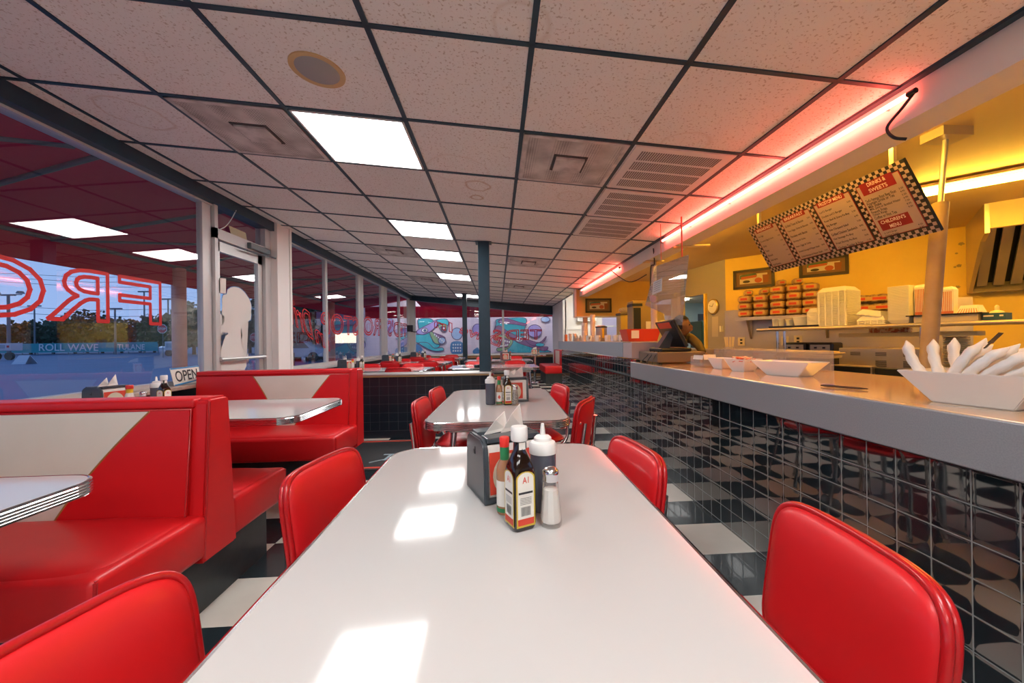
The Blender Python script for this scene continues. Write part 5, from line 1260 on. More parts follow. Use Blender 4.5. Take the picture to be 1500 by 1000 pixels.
t, L = lineobj('steel_pan', 'low dark open pan in front of the steam cabinet', 'pan', 1215, 1276, .09, zb_, zat(1245, 535, .09), .09, STEEL)
bm = bmn(); H_ = zat(1245, 535, .09) - zb_; Lb(bm, -L / 2 + .01, L / 2 - .01, -.004, .002, .01, H_ - .012); link('dark_front', bm, BLACK, t)
t, L = lineobj('steel_pan', 'second dark pan, right of the first, in front of the steam cabinet', 'pan', 1280, 1345, .09, zb_, zat(1310, 540, .09), .09, BLACK)
for a, b, w in ((1145, 1180, 'left'), (1183, 1219, 'right')):
    t, L = lineobj('toaster', '%s black and steel toaster behind the cream tub' % w, 'toaster', a, b, .35, zb_, zat(1160, 501.5, .35), .2, BLACK, .02)
    bm = bmn(); H_ = zat(1160, 501.5, .35) - zb_; Lb(bm, -L * .4, L * .4, -.004, .0, H_ * .72, H_ * .92); link('steel_face', bm, STEEL, t)
    for k0 in (-.22, .12):
        bm = bmn(); Lb(bm, L * k0, L * (k0 + .1), -.012, .0, H_ * .78, H_ * .84); link('knob', bm, BLACK, t)
t, L = lineobj('heat_lamp_bar', 'glowing strip shelf under the pass shelf, above the steam cabinet', 'heat lamp', 1228, 1432, .24, zat(1300, 493, .24), zat(1300, 487, .24), .14, mat('pale_yellow_steel', (.72, .60, .30), .35))
t, L = lineobj('sliced_bread_row', 'row of wrapped food on the strip shelf under the pass shelf', 'wrapped food', 1272, 1330, .28, zat(1300, 487, .24), zat(1300, 479, .28), .08, mat('wrapped_food', (.50, .14, .06), .4, noise=(30, (.70, .58, .36), .45, .55)))
t, L = lineobj('plate_stack', 'tall stack of plates right of the tan pole', 'plates', 1372, 1410, .30, zb_, zat(1390, 492, .3), .01, CERAM, .001)
o_ = t.children[0]; bpy.data.objects.remove(o_)
H_ = zat(1390, 492, .3) - zb_; bm = bmn(); pr = [(L * .4, 0)]
for k in range(20): z = H_ * k / 20; pr += [(L * .40, z + .002), (L * .52, z + H_ / 20 * .6), (L * .52, z + H_ / 20 * .8)]
lathe(bm, pr, (0, sgn * .12, 0), 28); link('plates', bm, mat('cream_plate', (.66, .58, .40), .3), t, 30)
t, L = lineobj('rice_tub', 'lidded cream plastic tub behind the big white bowl', 'tub', 1130, 1214, -.25, CT - .005, zat(1170, 517, -.25), .22, mat('cream_tub', (.66, .50, .30), .35), .02)
H_ = zat(1170, 517, -.25) - CT
bm = bmn(); ya, yb = sorted((-sgn * .012, sgn * .232)); box(bm, (-L / 2 - .015, ya, H_), (L / 2 + .015, yb, H_ + .014), .006); box(bm, (-L / 2 + .02, ya + .02, H_ + .014), (L / 2 - .02, yb - .02, H_ + .026), .006); link('lid', bm, mat('cream_lid', (.70, .54, .34), .35), t)

# range hood at the right edge
ha = at(1416, 430, pl=(wn, WA + wn * .0)); hs = (ha - WA).dot(wd)
t = thing('range_hood', 'stainless range hood with baffle filters at the right frame edge', 'range hood', onwall(hs, 0, 0))
hz0 = at(1418, 430, pl=(wn, WA + wn * .02)).z; ztop = KZ
bm = bmn()
def HP(s, o, z): return wd * s + wn * o + Vector((0, 0, z))
pr = [(.0, ztop), (.0, hz0), (.10, hz0), (.75, hz0 + .42), (.95, hz0 + .46), (.95, ztop)]
A = [bm.verts.new(HP(0, o, z)) for o, z in pr]; B_ = [bm.verts.new(HP(.03, o, z)) for o, z in pr]; bm.faces.new(A); bm.faces.new(B_[::-1])
for k in range(len(pr)): bm.faces.new((A[k], B_[k], B_[(k + 1) % len(pr)], A[(k + 1) % len(pr)]))
link('end_panel', bm, STEEL, t)
bm = bmn(); hexa(bm, [HP(.03, .0, hz0 + .10), HP(1.6, .0, hz0 + .10), HP(1.6, .06, hz0 + .10), HP(.03, .06, hz0 + .10), HP(.03, 0, hz0), HP(1.6, 0, hz0), HP(1.6, .14, hz0), HP(.03, .14, hz0)]); link('grease_trough', bm, STEEL, t)
for k in range(14):
    bm = bmn(); s = .05 + k * .11; hexa(bm, [HP(s, .12, hz0 + .08), HP(s + .07, .12, hz0 + .08), HP(s + .07, .15, hz0 + .06), HP(s, .15, hz0 + .06), HP(s, .62, hz0 + .62), HP(s + .07, .62, hz0 + .62), HP(s + .07, .65, hz0 + .60), HP(s, .65, hz0 + .60)]); link('baffle', bm, STEEL, t)
bm = bmn(); hexa(bm, [HP(.03, .05, hz0 + .1), HP(1.6, .05, hz0 + .1), HP(1.6, .60, hz0 + .66), HP(.03, .60, hz0 + .66), HP(.03, .04, hz0 + .12), HP(1.6, .04, hz0 + .12), HP(1.6, .59, hz0 + .68), HP(.03, .59, hz0 + .68)]); link('dark_back', bm, BLACK, t)
bm = bmn(); hexa(bm, [HP(.03, .90, hz0 + .50), HP(1.6, .90, hz0 + .50), HP(1.6, .95, hz0 + .50), HP(.03, .95, hz0 + .50), HP(.03, .90, ztop), HP(1.6, .90, ztop), HP(1.6, .95, ztop), HP(.03, .95, ztop)]); link('front_panel', bm, mat('hood_front_cream', (.70, .56, .28), .4), t)
# ansul box + stains
bm = bmn()
for px_, py_, r in ((1408, 357, .022), (1401, 371, .012), (1405, 389, .020), (1399, 391, .012), (1403, 420, .018)):
    p = kp(px_, py_, .004); plate(bm, [p + (wd * math.cos(q * PI / 6) + Vector((0, 0, 1)) * math.sin(q * PI / 6) * .8) * r * (1 + .3 * math.sin(3 * q + px_)) for q in range(12)])
tag(link('wall_stains', bm, mat('grease_stain', (.40, .30, .10), .6)), 'cluster of dark grease stains on the yellow wall left of the hood', 'stain')

# ------------------------------------------------------------------ things on the near counter
def boat(wt, lt, wb, lb_, h, th=.006, m=None):
    bm = bmn()
    o = [(-wt / 2, -lt / 2), (wt / 2, -lt / 2), (wt / 2, lt / 2), (-wt / 2, lt / 2)]; i_ = [(-wb / 2, -lb_ / 2), (wb / 2, -lb_ / 2), (wb / 2, lb_ / 2), (-wb / 2, lb_ / 2)]
    f = lambda p, z, s: bm.verts.new((p[0] * s[0], p[1] * s[1], z))
    B0 = [f(p, 0, (1, 1)) for p in i_]; T0 = [f(p, h, (1, 1)) for p in o]; T1_ = [f(p, h, (1 - 2 * th / wt, 1 - 2 * th / lt)) for p in o]; B1 = [f(p, th, (1 - 2 * th / wb, 1 - 2 * th / lb_)) for p in i_]
    bm.faces.new(B0); bm.faces.new(B1[::-1])
    for a, b in ((B0, T0), (T0, T1_), (T1_, B1)):
        for k in range(4): bm.faces.new((a[k], a[(k + 1) % 4], b[(k + 1) % 4], b[k]))
    bmesh.ops.bevel(bm, geom=bm.edges[:], offset=.0025, segments=2, affect='EDGES')
    return bm
def place_boat(nm, lb, x, y, rz, args): t = thing(nm, lb, 'serving bowl', (x, y, CT), R_(rz), 'white angular serving bowls'); link('bowl', boat(*args), CERAM, t, 40); return t
b1 = place_boat('serving_bowl', 'large white angular bowl in the middle of the counter', 1.545, 1.97, 18, (.17, .31, .11, .17, .075))
b2 = place_boat('serving_bowl', 'white angular bowl filled with red and white packets', 1.49, 2.27, 12, (.14, .16, .08, .09, .075))
b3 = place_boat('serving_bowl', 'small white angular bowl left of the packet bowl', 1.50, 2.50, 10, (.13, .14, .08, .08, .070))
b4 = place_boat('serving_bowl', 'large white bowl heaped with napkin rolls at the right frame edge', 1.405, 1.035, 12, (.22, .30, .13, .17, .095))
bm = bmn()
for k in range(46):
    x, y = random.uniform(-.05, .05), random.uniform(-.06, .06); M = Matrix.Translation((x, y, .058 + random.uniform(0, .026))) @ Matrix.Rotation(random.uniform(0, 6), 4, 'Z') @ Matrix.Rotation(random.uniform(-.5, .5), 4, 'X')
    box(bm, (-.022, -.013, -.002), (.022, .013, .002), M=M)
o = link('sauce_packets', bm, mat('packet_red_white', (.62, .07, .03), .4, noise=(45, (.75, .66, .55), .45, .55)), None, None, (1.49, 2.27, CT)); tag(o, 'heap of small red and white packets in the serving bowl', 'sauce packets', kind='stuff')
t = thing('card_box', 'white box inside the large middle bowl', 'box', (1.55, 1.95, CT + .008), R_(14))
bm = bmn(); box(bm, (-.04, -.07, 0), (.04, .07, .066), .003); link('box', bm, LBL, t)
# napkin rolls with forks
def roll_bm(L=.20, r=.0145):
    bm = bmn(); n_ = 16; pts_ = [(.004 * math.sin(k * .5), 0, L * (-.45 + .95 * k / n_)) for k in range(n_ + 1)]
    tube(bm, pts_, r, 18, rad=[r * (.95 + .10 * math.sin(k * 1.9)) * (1.0 if k < 13 else (1.12, 1.0, .6, .12)[k - 13]) for k in range(n_ + 1)])
    for v in bm.verts:
        a = math.atan2(v.co.y, v.co.x); k = 1 + .10 * math.sin(3 * a + v.co.z * 45) + .05 * math.sin(7 * a - v.co.z * 90); v.co.x *= k * 1.12; v.co.y *= k * .85
        if v.co.z > L * .36: v.co.x += (v.co.z - L * .36) * .5
    return bm
RP = thing('napkin_roll', '', 'napkin roll'); link('napkin', roll_bm(), PAPER, RP, 60)
bm = bmn(); box(bm, (-.003, -.0015, .06), (.003, .0015, .105)); box(bm, (-.010, -.0015, .103), (.010, .0015, .112))
for q in (-.0085, -.003, .003, .0085): box(bm, (q - .0014, -.001, .110), (q + .0014, .001, .140))
fk = link('fork', bm, mat('dark_fork', (.10, .08, .06), .3, metal=.6), RP)
pos = [(-.06, .115, -24, -4), (-.03, .085, -14, 3), (.03, .07, -8, -3), (-.055, .035, 30, 0), (.0, .05, 36, 4), (.045, .045, 14, -3), (-.06, .0, 42, 2), (-.01, -.01, 36, -3), (.04, -.01, 40, 4), (-.062, -.04, 50, -2), (-.02, -.055, 46, 3), (.04, -.055, 48, 0), (-.055, -.085, 60, 0), (.01, -.09, 57, 3)]
wh = ['leaning left at the far end', 'second from the far end, back', 'third, upright at the back']
for k, (x, y, a, b) in enumerate(pos):
    L0 = b4.matrix_basis @ Vector((x, y, .095))
    lb = 'paper napkin roll in the right serving bowl, number %d from the far end of the heap' % (k + 1)
    rot = (R_(-a * -1.0), R_(b), R_(12))
    if k == 0: o = RP; o.location = L0; o.rotation_euler = rot; o['label'] = lb
    else:
        o = dup(RP, L0, None, lb, rot=rot)
        if k not in (4, 8, 11): bpy.data.objects.remove([q for q in o.children if q.name.startswith('fork')][0])
    o['group'] = 'napkin rolls heaped in the right serving bowl'
bpy.data.objects.remove([q for q in RP.children if q.name.startswith('fork')][0])
labs = ['napkin roll leaning outward at the left rim of the heap', 'second napkin roll from the left rim', 'third napkin roll from the left, small and low', 'long bright napkin roll leaning right, left of centre', 'napkin roll behind the long bright one', 'back napkin roll near the centre of the heap', 'front napkin roll under the centre', 'centre napkin roll slanting right', 'back centre napkin roll with a fork beside it', 'front napkin roll right of centre', 'wide napkin roll right of centre', 'back right napkin roll beneath the forks', 'lowest napkin roll at the right rim', 'rear napkin roll at the right rim']
for o, lb in zip([RP] + [q for q in C.objects if q.name.startswith('napkin_roll.')], labs): o['label'] = lb
t = thing('pen', 'dark pen lying on the counter top', 'pen', (1.345, 1.43, CT + .006), R_(-62)); bm = bmn(); tube(bm, [(-.075, 0, 0), (-.05, 0, 0), (.05, 0, 0), (.075, 0, 0)], .005, 10, rad=[.003, .005, .005, .002]); link('barrel', bm, mat('pen_dark', (.10, .07, .05), .3, metal=.4), t, 50); bm = bmn(); box(bm, (-.07, -.002, .005), (-.03, .002, .008)); link('clip', bm, CHROME, t)
t = thing('pepper_shaker', 'dark granite-look shaker cut off at the right frame edge', 'shaker', (1.42, .865, CT)); bm = bmn(); lathe(bm, [(.024, 0), (.024, .07), (.018, .085)], seg=16); link('body', bm, PEPPER, t, 40); bm = bmn(); lathe(bm, [(.019, .083), (.019, .092)], seg=16); link('cap', bm, REDC, t, 40)
t = thing('clear_box', 'clear plastic box with a printed card near the register', 'plastic box', (1.47, 2.68, CT), R_(10))
bm = bmn(); box(bm, (-.06, -.07, 0), (.06, .07, .075), .006); link('box', bm, CLEAR, t); bm = bmn(); plate(bm, [(-.075, -.08, .055), (-.075, .02, .055), (-.068, .02, .085), (-.068, -.08, .085)]); plate(bm, [(-.06, -.075, .055), (.03, -.085, .055), (.03, -.08, .09), (-.06, -.07, .09)]); link('card', bm, LBL, t)
t = thing('pastry_case', 'long low clear lid case behind the white bowls', 'clear case', (1.83, 2.55, CT), R_(0)); bm = bmn(); box(bm, (-.16, -.42, 0), (.12, .35, .12), .006); link('case', bm, CLEAR, t)
t = thing('straw_cup', 'cup of pale straws at the back of the counter', 'straw cup', (1.87, 3.02, CT)); bm = foamcup(.04, .13); link('cup', bm, CLEAR, t, 50); bm = bmn()
for k in range(9): a = k * .7; tube(bm, [(.012 * math.cos(a), .012 * math.sin(a), .01), (.035 * math.cos(a), .035 * math.sin(a), .21)], .004, 5)
link('straws', bm, mat('straw_yellow', (.75, .62, .28), .4), t)

# register
t = thing('cash_register', 'black touch-screen register on a brown cash drawer', 'cash register', (1.46, 3.22, CT), R_(0))
bm = bmn(); box(bm, (-.19, -.20, .012), (.21, .20, .095), .008); link('cash_drawer', bm, mat('register_brown', (.17, .13, .09), .35), t); bm = bmn(); [box(bm, (x, y, 0), (x + .03, y + .03, .013)) for x in (-.17, .16) for y in (-.18, .15)]; link('foot', bm, BLACK, t)
bm = bmn(); box(bm, (-.12, -.12, .096), (.14, .14, .125), .01); link('stand_base', bm, BLACK, t)
Mm = Matrix.Translation((.02, .0, .245)) @ Matrix.Rotation(R_(-28), 4, 'Y')
bm = bmn(); box(bm, (-.018, -.17, -.125), (.018, .17, .125), .01, M=Mm); link('screen_housing', bm, BLACK, t)
bm = bmn(); plate(bm, [Mm @ Vector((.019, y, z)) for y, z in ((-.15, -.105), (.15, -.105), (.15, .105), (-.15, .105))]); link('screen', bm, mat('screen_dark', (.02, .025, .035), .1), t)
bm = bmn(); hexa(bm, [(-.12, -.045, .11), (-.02, -.045, .11), (-.02, .045, .11), (-.12, .045, .11), (-.01, -.04, .27), (.03, -.04, .25), (.03, .04, .25), (-.01, .04, .27)]); link('stand_arm', bm, GREYD, t)
bm = bmn(); plate(bm, [Mm @ Vector((-.0195, y, z)) for y, z in ((-.12, .06), (.12, .06), (.12, .115), (-.12, .115))]); link('red_sticker', bm, REDX, t)
bm = bmn()
for k, (y0, dy) in enumerate(((-.16, -.10), (-.08, -.05), (0, .02))): tube(bm, smoothpath([(-.16, y0, .10), (-.20, y0 - .02, .06), (-.235, y0 + dy * .5, -.0), (-.250, y0 + dy, -.12 - .03 * k)]), .0035, 6)
link('cable', bm, BLACK, t)
t = thing('credit_card_reader', 'small dark reader beside the register base', 'card reader', (1.60, 2.93, CT)); bm = bmn(); box(bm, (-.05, -.05, 0), (.05, .05, .05), .008); link('body', bm, BROWN, t)
# plexiglass
t = thing('acrylic_sneeze_guard', 'hanging clear acrylic sheet above the register', 'acrylic sheet', (1.45, 3.2, 1.4))
O = Vector((1.45, 3.2, 1.4)); Pq = [at(x, y, X=1.45) - O for x, y in ((960, 390), (1008.5, 373), (999, 476), (975, 475.5), (972, 459), (945, 447))]
bm = bmn(); plate(bm, Pq); ret = bmesh.ops.extrude_face_region(bm, geom=bm.faces[:]);
for v in [g for g in ret['geom'] if isinstance(g, bmesh.types.BMVert)]: v.co.x += .004
link('sheet', bm, PLEX, t)
bm = bmn(); tube(bm, [Pq[0] + Vector((.002, -.12, .04)), (0.002, Pq[0].y - .12, KZ - 1.4)], .003, 5); q0 = at(999, 376, X=1.452) - O; tube(bm, [q0, Vector((q0.x, q0.y, 2.0 - 1.4))], .006, 6); link('hanging_chain', bm, mat('red_string', (.55, .14, .08), .6), t)
bm = bmn(); Q = [at(x, y, X=1.445) - O for x, y in ((957, 413), (970, 407), (969.5, 426), (955.5, 432))]; plate(bm, Q); nt_ = link('taped_notice', bm, PAPER, t)
bm = bmn()
for k in range(5): u0 = .15 + .16 * k; a = Q[0].lerp(Q[3], u0) * .88 + Q[1].lerp(Q[2], u0) * .12; b = Q[0].lerp(Q[3], u0) * .15 + Q[1].lerp(Q[2], u0) * .85; tube(bm, [a + Vector((-.001, 0, 0)), b + Vector((-.001, 0, 0))], .0012, 4)
link('typed_lines', bm, LETD, nt_)
bm = bmn(); Q = [at(x, y, X=1.444) - O for x, y in ((951, 434), (956, 432), (961, 434), (961, 440), (956, 443), (952, 440))]; plate(bm, Q); link('patterned_sticker', bm, mat('pink_check_sticker', (.60, .32, .30), .6), t)
# small post
pq = at(957, 390, X=1.72)
t = thing('bulkhead_post', 'white painted pipe post rising from the raised counter end', 'post', (pq.x, pq.y, 1.028)); bm = bmn(); lathe(bm, [(.032, 0), (.032, BZ - 1.028)], seg=20); link('pipe', bm, mat('cream_pipe', (.66, .56, .46), .4), t, 50)
bm = bmn(); box(bm, (-.10, -.05, BZ - 1.028 - .012), (.10, .05, BZ - 1.028)); link('plate', bm, AMBER, t)
bm = bmn(); tube(bm, smoothpath([(-.10, -.25, .95), (-.03, -.1, .82), (-.04, -.03, .80), (-.035, 0, .55)]), .006, 6); tube(bm, smoothpath([(-.20, .9, .93), (-.1, .5, .72), (-.04, .1, .74)]), .006, 6); link('cable', bm, BLACK, t)

# ------------------------------------------------------------------ clutter on the raised far counter
RZ = 1.026
def cup_tower(x, y, n, lb, r=.038):
    t = thing('paper_cup_stack', lb, 'cup stack', (x, y, RZ), group='towers of paper cups'); pr = [(r * .72, 0), (r * .95, .09)]
    z = .09
    for k in range(n): pr += [(r, z + .004), (r, z + .012), (r * .93, z + .016)]; z += .020
    bm = bmn(); lathe(bm, pr, seg=20); link('cups', bm, mat_cup, t, 40)
mat_cup = mat('white_paper_cup', (.78, .66, .60), .5)
ypos = lambda x, Yd: at(x, 500, Y=Yd).x
def rx(px_, Yd): return at(px_, 500, Y=Yd).x
cup_tower(rx(856, 5.6), 5.6, 9, 'shorter tower of white cups on the far counter')
cup_tower(rx(868.5, 5.9), 5.9, 16, 'taller tower of white cups on the far counter')
mat_br = mat('brown_print', (.25, .12, .06), .5)
for k, (x, lb) in enumerate(((863, 'mug with a printed letter, leftmost in the row'), (874, 'second mug from the left in the row'), (887, 'third mug from the left, widest'), (897, 'fourth mug from the left in the row'), (903, 'rightmost mug of the row, beside the cow figure'))):
    t = thing('coffee_mug', lb, 'mug', (rx(x, 4.9), 4.9 - .05 * k, RZ), R_(k * 40), 'row of mugs on the far counter')
    bm = bmn(); lathe(bm, [(.032, 0), (.036, .004), (.038, .075), (.035, .075), (.033, .008)], seg=20); link('body', bm, CERAM, t, 40)
    bm = bmn(); tube(bm, smoothpath([(.036, 0, .06), (.058, 0, .055), (.058, 0, .025), (.035, 0, .018)]), .005, 6); link('handle', bm, CERAM, t, 50)
    bm = bmn(); put_text(bm, 'FROST'[k], lambda u, v: Vector((-.012 + .024 * u, -.0385, .025 + .03 * v))); link('letter', bm, mat_br, t)
mat_br2 = None
t = thing('card_holder', 'grey triangular card holders left of the cup towers', 'card holder', (rx(845, 5.9), 5.9, RZ)); bm = bmn()
for k in range(3): prism(bm, [(-.06 + k * .05, 0), (.0 + k * .05, 0), (-.05 + k * .05, .09)], 'y', -.04, .04)
link('stand', bm, mat('grey_card', (.42, .40, .42), .5), t)
for x, lb in ((835, 'leftmost small tumbler at the far end of the counter'), (842, 'second small tumbler at the far end of the counter')):
    bm = foamcup(.03, .13); tag(link('tumbler', bm, mat_cup, None, 50, (rx(x, 6.6), 6.6, RZ)), lb, 'tumbler', 'small tumblers at the far counter end')
t = thing('menu_rack', 'orange-edged box at the far end of the raised counter', 'box', (rx(829, 7.1), 7.1, RZ)); bm = bmn(); box(bm, (-.02, -.06, 0), (.02, .06, .12), .003); link('box', bm, mat('orange_box', (.60, .20, .06), .5), t)
t = thing('coffee_urn', 'striped stainless drink urn behind the mugs', 'urn', (rx(881, 6.3), 6.3, RZ)); bm = bmn(); lathe(bm, [(.085, 0), (.09, .01), (.09, .22), (.095, .225), (.06, .25)], seg=28); link('body', bm, STEEL, t, 40); bm = bmn(); lathe(bm, [(.096, .215), (.096, .235)], seg=28); link('lid', bm, BLACK, t, 40); bm = bmn(); box(bm, (-.01, -.095, .05), (.02, -.088, .2)); link('gauge', bm, YELP, t)
# cow figurine
t = thing('cow_figurine', 'small white cow figurine with black spots beside the red bin', 'figurine', (rx(914, 4.35), 4.35, RZ), R_(10))
def ball(bm, c, r, s=(1, 1, 1)):
    q = bmesh.ops.create_icosphere(bm, subdivisions=2, radius=r)
    for v in q['verts']: v.co = Vector((v.co.x * s[0] + c[0], v.co.y * s[1] + c[1], v.co.z * s[2] + c[2]))
bm = bmn(); ball(bm, (.01, 0, .055), .04, (1.2, .8, .85)); [ball(bm, (x, y, .018), .013, (1, 1, 1.5)) for x in (-.02, .035) for y in (-.018, .018)]; link('body', bm, CERAM, t, 60)
bm = bmn(); ball(bm, (-.03, -.01, .10), .028, (1, .9, 1.1)); ball(bm, (-.035, -.03, .09), .015); link('head', bm, CERAM, t, 60)
bm = bmn(); ball(bm, (-.03, -.03, .115), .012); ball(bm, (.03, -.028, .07), .014); ball(bm, (.04, -.02, .045), .012); ball(bm, (0, -.032, .05), .010); [ball(bm, (x, y, .006), .012, (1, 1, .6)) for x in (-.02, .035) for y in (-.018, .018)]; link('spots', bm, BLACK, t, 60)
bm = bmn(); ball(bm, (-.02, -.02, .075), .018, (1.2, .8, .8)); link('bow', bm, YELP, t, 60)
# red bin
t = thing('red_bin', 'red open bin with a taped paper on the raised counter', 'bin', (rx(937, 4.0), 4.0, RZ)); bm = boat(.36, .24, .30, .20, .125); link('bin', bm, mat('red_plastic', (.60, .05, .02), .4), t)
bm = bmn(); plate(bm, [(-.13, -.118, .03), (-.05, -.118, .03), (-.05, -.122, .11), (-.13, -.122, .11)]); link('taped_paper', bm, LBL, t)
t = thing('shelf_dispensers', 'yellowish juice dispenser with a dark lid behind the mugs', 'drink dispenser', (rx(917, 6.6), 6.6, .9)); bm = bmn(); box(bm, (-.13, -.12, 0), (.13, .12, .56), .015); link('tank', bm, mat('yellow_tank', (.55, .38, .06), .3), t); bm = bmn(); box(bm, (-.14, -.13, .56), (.14, .13, .60), .01); link('lid', bm, BROWN, t)
t = thing('bag_on_top', 'clear bag bundle on top of the juice dispenser', 'plastic bag', (rx(917, 6.6), 6.6, 1.5)); bm = bmn(); ball(bm, (0, 0, .05), .11, (1.1, .8, .5)); link('bag', bm, CLEAR, t, 60)
t = thing('brewer', 'tall black and steel brewer behind the red bin', 'coffee brewer', (rx(937, 5.6), 5.6, .9)); bm = bmn(); box(bm, (-.14, -.12, 0), (.16, .12, .70), .01); link('body', bm, mat('brewer_gold', (.40, .28, .10), .35, metal=.3), t)
bm = bmn(); box(bm, (-.15, -.13, .62), (.0, .1, .66)); box(bm, (-.13, -.125, .25), (-.02, -.11, .6), .005); link('dark_front', bm, BLACK, t)
bm = bmn(); box(bm, (.05, -.128, .28), (.12, -.12, .40)); link('label', bm, LBL, t)
t = thing('back_counter', 'back counter carrying the drink machines behind the raised counter', 'counter', (2.5, 6.1, 0)); bm = bmn(); box(bm, (-.35, -1.1, 0), (.45, 1.0, .90), .01); link('cabinet', bm, STEEL, t)
t = thing('ceiling_conduit', 'thin pale conduit stub hanging from the bulkhead near the neon end', 'conduit', (1.7, 3.45, 1.88)); bm = bmn(); tube(bm, [(-.08, .0, 0), (.22, -.08, 0)], .012, 8); link('tube', bm, AMBER, t, 50)

# ------------------------------------------------------------------ person behind the counter
def skin_mesh(name, verts, edges, radii, m, parent, root=0, sub=2):
    me = bpy.data.meshes.new('s'); me.from_pydata(verts, edges, []); o = bpy.data.objects.new('s', me); C.objects.link(o)
    md = o.modifiers.new('k', 'SKIN'); md.use_smooth_shade = True
    for i, r in enumerate(radii):
        sv = me.skin_vertices[0].data[i]; sv.radius = (r, r) if not isinstance(r, tuple) else r; sv.use_root = (i == root)
    o.modifiers.new('s', 'SUBSURF').levels = sub
    bpy.context.view_layer.update(); dg = bpy.context.evaluated_depsgraph_get(); nm = bpy.data.meshes.new_from_object(o.evaluated_get(dg)); nm.name = name
    nm.materials.clear(); nm.materials.append(m)
    for p in nm.polygons: p.use_smooth = True; p.material_index = 0
    bpy.data.objects.remove(o); bpy.data.meshes.remove(me)
    q = bpy.data.objects.new(name, nm); C.objects.link(q); q.parent = parent; return q
hp = at(999, 478, Y=4.05)      # head
PX, PY = hp.x, hp.y
P = thing('person', 'person in an olive top and red apron leaning over the back of the counter', 'person', (PX, PY, 0))
hz = hp.z
def rel(x, y, Yd): p = at(x, y, Y=Yd); return (p.x - PX, p.y - PY, p.z)
sh = rel(1013, 491, 4.12); el = rel(1023, 505, 3.98); wr = rel(1029, 515, 3.86); hd = rel(1031, 518, 3.84)
V = [(-.06, .22, .72), (-.05, .18, .84), (-.04, .13, hz - .26), (-.03, .09, hz - .15), (.0, .02, hz - .09),
     (-.12, .22, .70), (-.12, .20, .38), (-.13, .24, .04), (-.10, .14, .025),
     (.04, .22, .70), (.05, .20, .38), (.04, .24, .04), (.07, .14, .025),
     (sh[0] - .02, sh[1], sh[2] - .02), el, wr, hd,
     (-.18, .10, hz - .17), (-.20, -.02, hz - .38), (-.10, -.12, hz - .40), (-.07, -.15, hz - .41)]
Ed = [(0, 1), (1, 2), (2, 3), (3, 4), (0, 5), (5, 6), (6, 7), (7, 8), (0, 9), (9, 10), (10, 11), (11, 12), (3, 13), (13, 14), (14, 15), (3, 17), (17, 18), (18, 19)]
Ed = [e for e in Ed] + [(15, 16), (19, 20)]
Ra = [.12, .115, .12, .085, .045, .085, .06, .04, .035, .085, .06, .04, .035, .062, .048, .038, .030, .06, .048, .036, .030]
skin_mesh('olive_clothing', V, Ed, Ra, OLIVE, P)
HO = Vector((0, 0, 0))
# head with neck, nose, ears: one skin mesh plus hands
bm = bmn(); bmesh.ops.create_uvsphere(bm, u_segments=24, v_segments=16, radius=1)
for v in bm.verts:
    x, y, z = v.co; k = 1 - .22 * max(0, -z)
    v.co = Vector((x * .088 * k + (.012 if z < -.2 else 0), y * .070 * k, z * .105))
    if x > .80 and abs(y) < .25 and -.45 < z < .1: v.co.x += .022 * (1 - abs(y) * 4)
    if x > .7 and .05 < z < .30 and .2 < abs(y) < .6: v.co.x -= .006
    if abs(y) > .93 and abs(z) < .25 and abs(x) < .3: v.co.y *= 1.14
    v.co += Vector((.0, 0, hz))
RH = Matrix.Translation((0, 0, 0)) @ Matrix.Rotation(R_(-35), 4, 'Z')
tube(bm, [(-.05, .03, hz - .15), (-.03, .01, hz - .09), (-.01, 0, hz - .04)], .042, 14)
for v in bm.verts: v.co = RH @ v.co
link('head', bm, SKIN, P, 80)
bm = bmn(); [ball(bm, RH @ Vector((.080, s * .026, hz + .015)), .008) for s in (-1, 1)]; link('eyes', bm, BLACK, P, 60)
bm = bmn(); ball(bm, RH @ Vector((.080, 0, hz - .052)), .014, (.5, 1.4, .5)); link('lips', bm, mat('lips', (.25, .06, .05), .5), P, 60)
bm = bmn(); bmesh.ops.create_uvsphere(bm, u_segments=24, v_segments=16, radius=1)
for v in list(bm.verts):
    if v.co.x > .45 and v.co.z < .42 or v.co.z < -.55: bm.verts.remove(v)
for v in bm.verts: v.co = RH @ Vector((v.co.x * .098 - .009, v.co.y * .082, v.co.z * .112 + hz + .012))
ball(bm, RH @ Vector((-.11, 0, hz + .03)), .035); link('hair', bm, HAIR, P, 80)
# hands
for s, (hx, hy, hzz), rzh in ((-1, hd, -.7), (1, (-.07, -.15, hz - .41), -1.1)):
    vv = [(0, 0, 0), (.035, 0, 0), (.06, 0, -.003)]; ee = [(0, 1), (1, 2)]; rr = [.026, (.036, .018), (.036, .016)]
    for k, (fy, L) in enumerate(((-.027, .05), (-.009, .06), (.009, .057), (.026, .045))):
        b0 = len(vv); vv += [(.068, fy, -.004), (.068 + L * .5, fy, -.012), (.068 + L, fy, -.030)]; ee += [(2, b0), (b0, b0 + 1), (b0 + 1, b0 + 2)]; rr += [.009, .0085, .007]
    b0 = len(vv); vv += [(.03, -.035 * s * -1, -.005), (.058, -.052 * s * -1, -.015)]; ee += [(1, b0), (b0, b0 + 1)]; rr += [.011, .008]
    h = skin_mesh('hand', vv, ee, rr, SKIN, P, 0, 1); h.location = (hx, hy, hzz); h.rotation_euler = (0, .35, rzh)
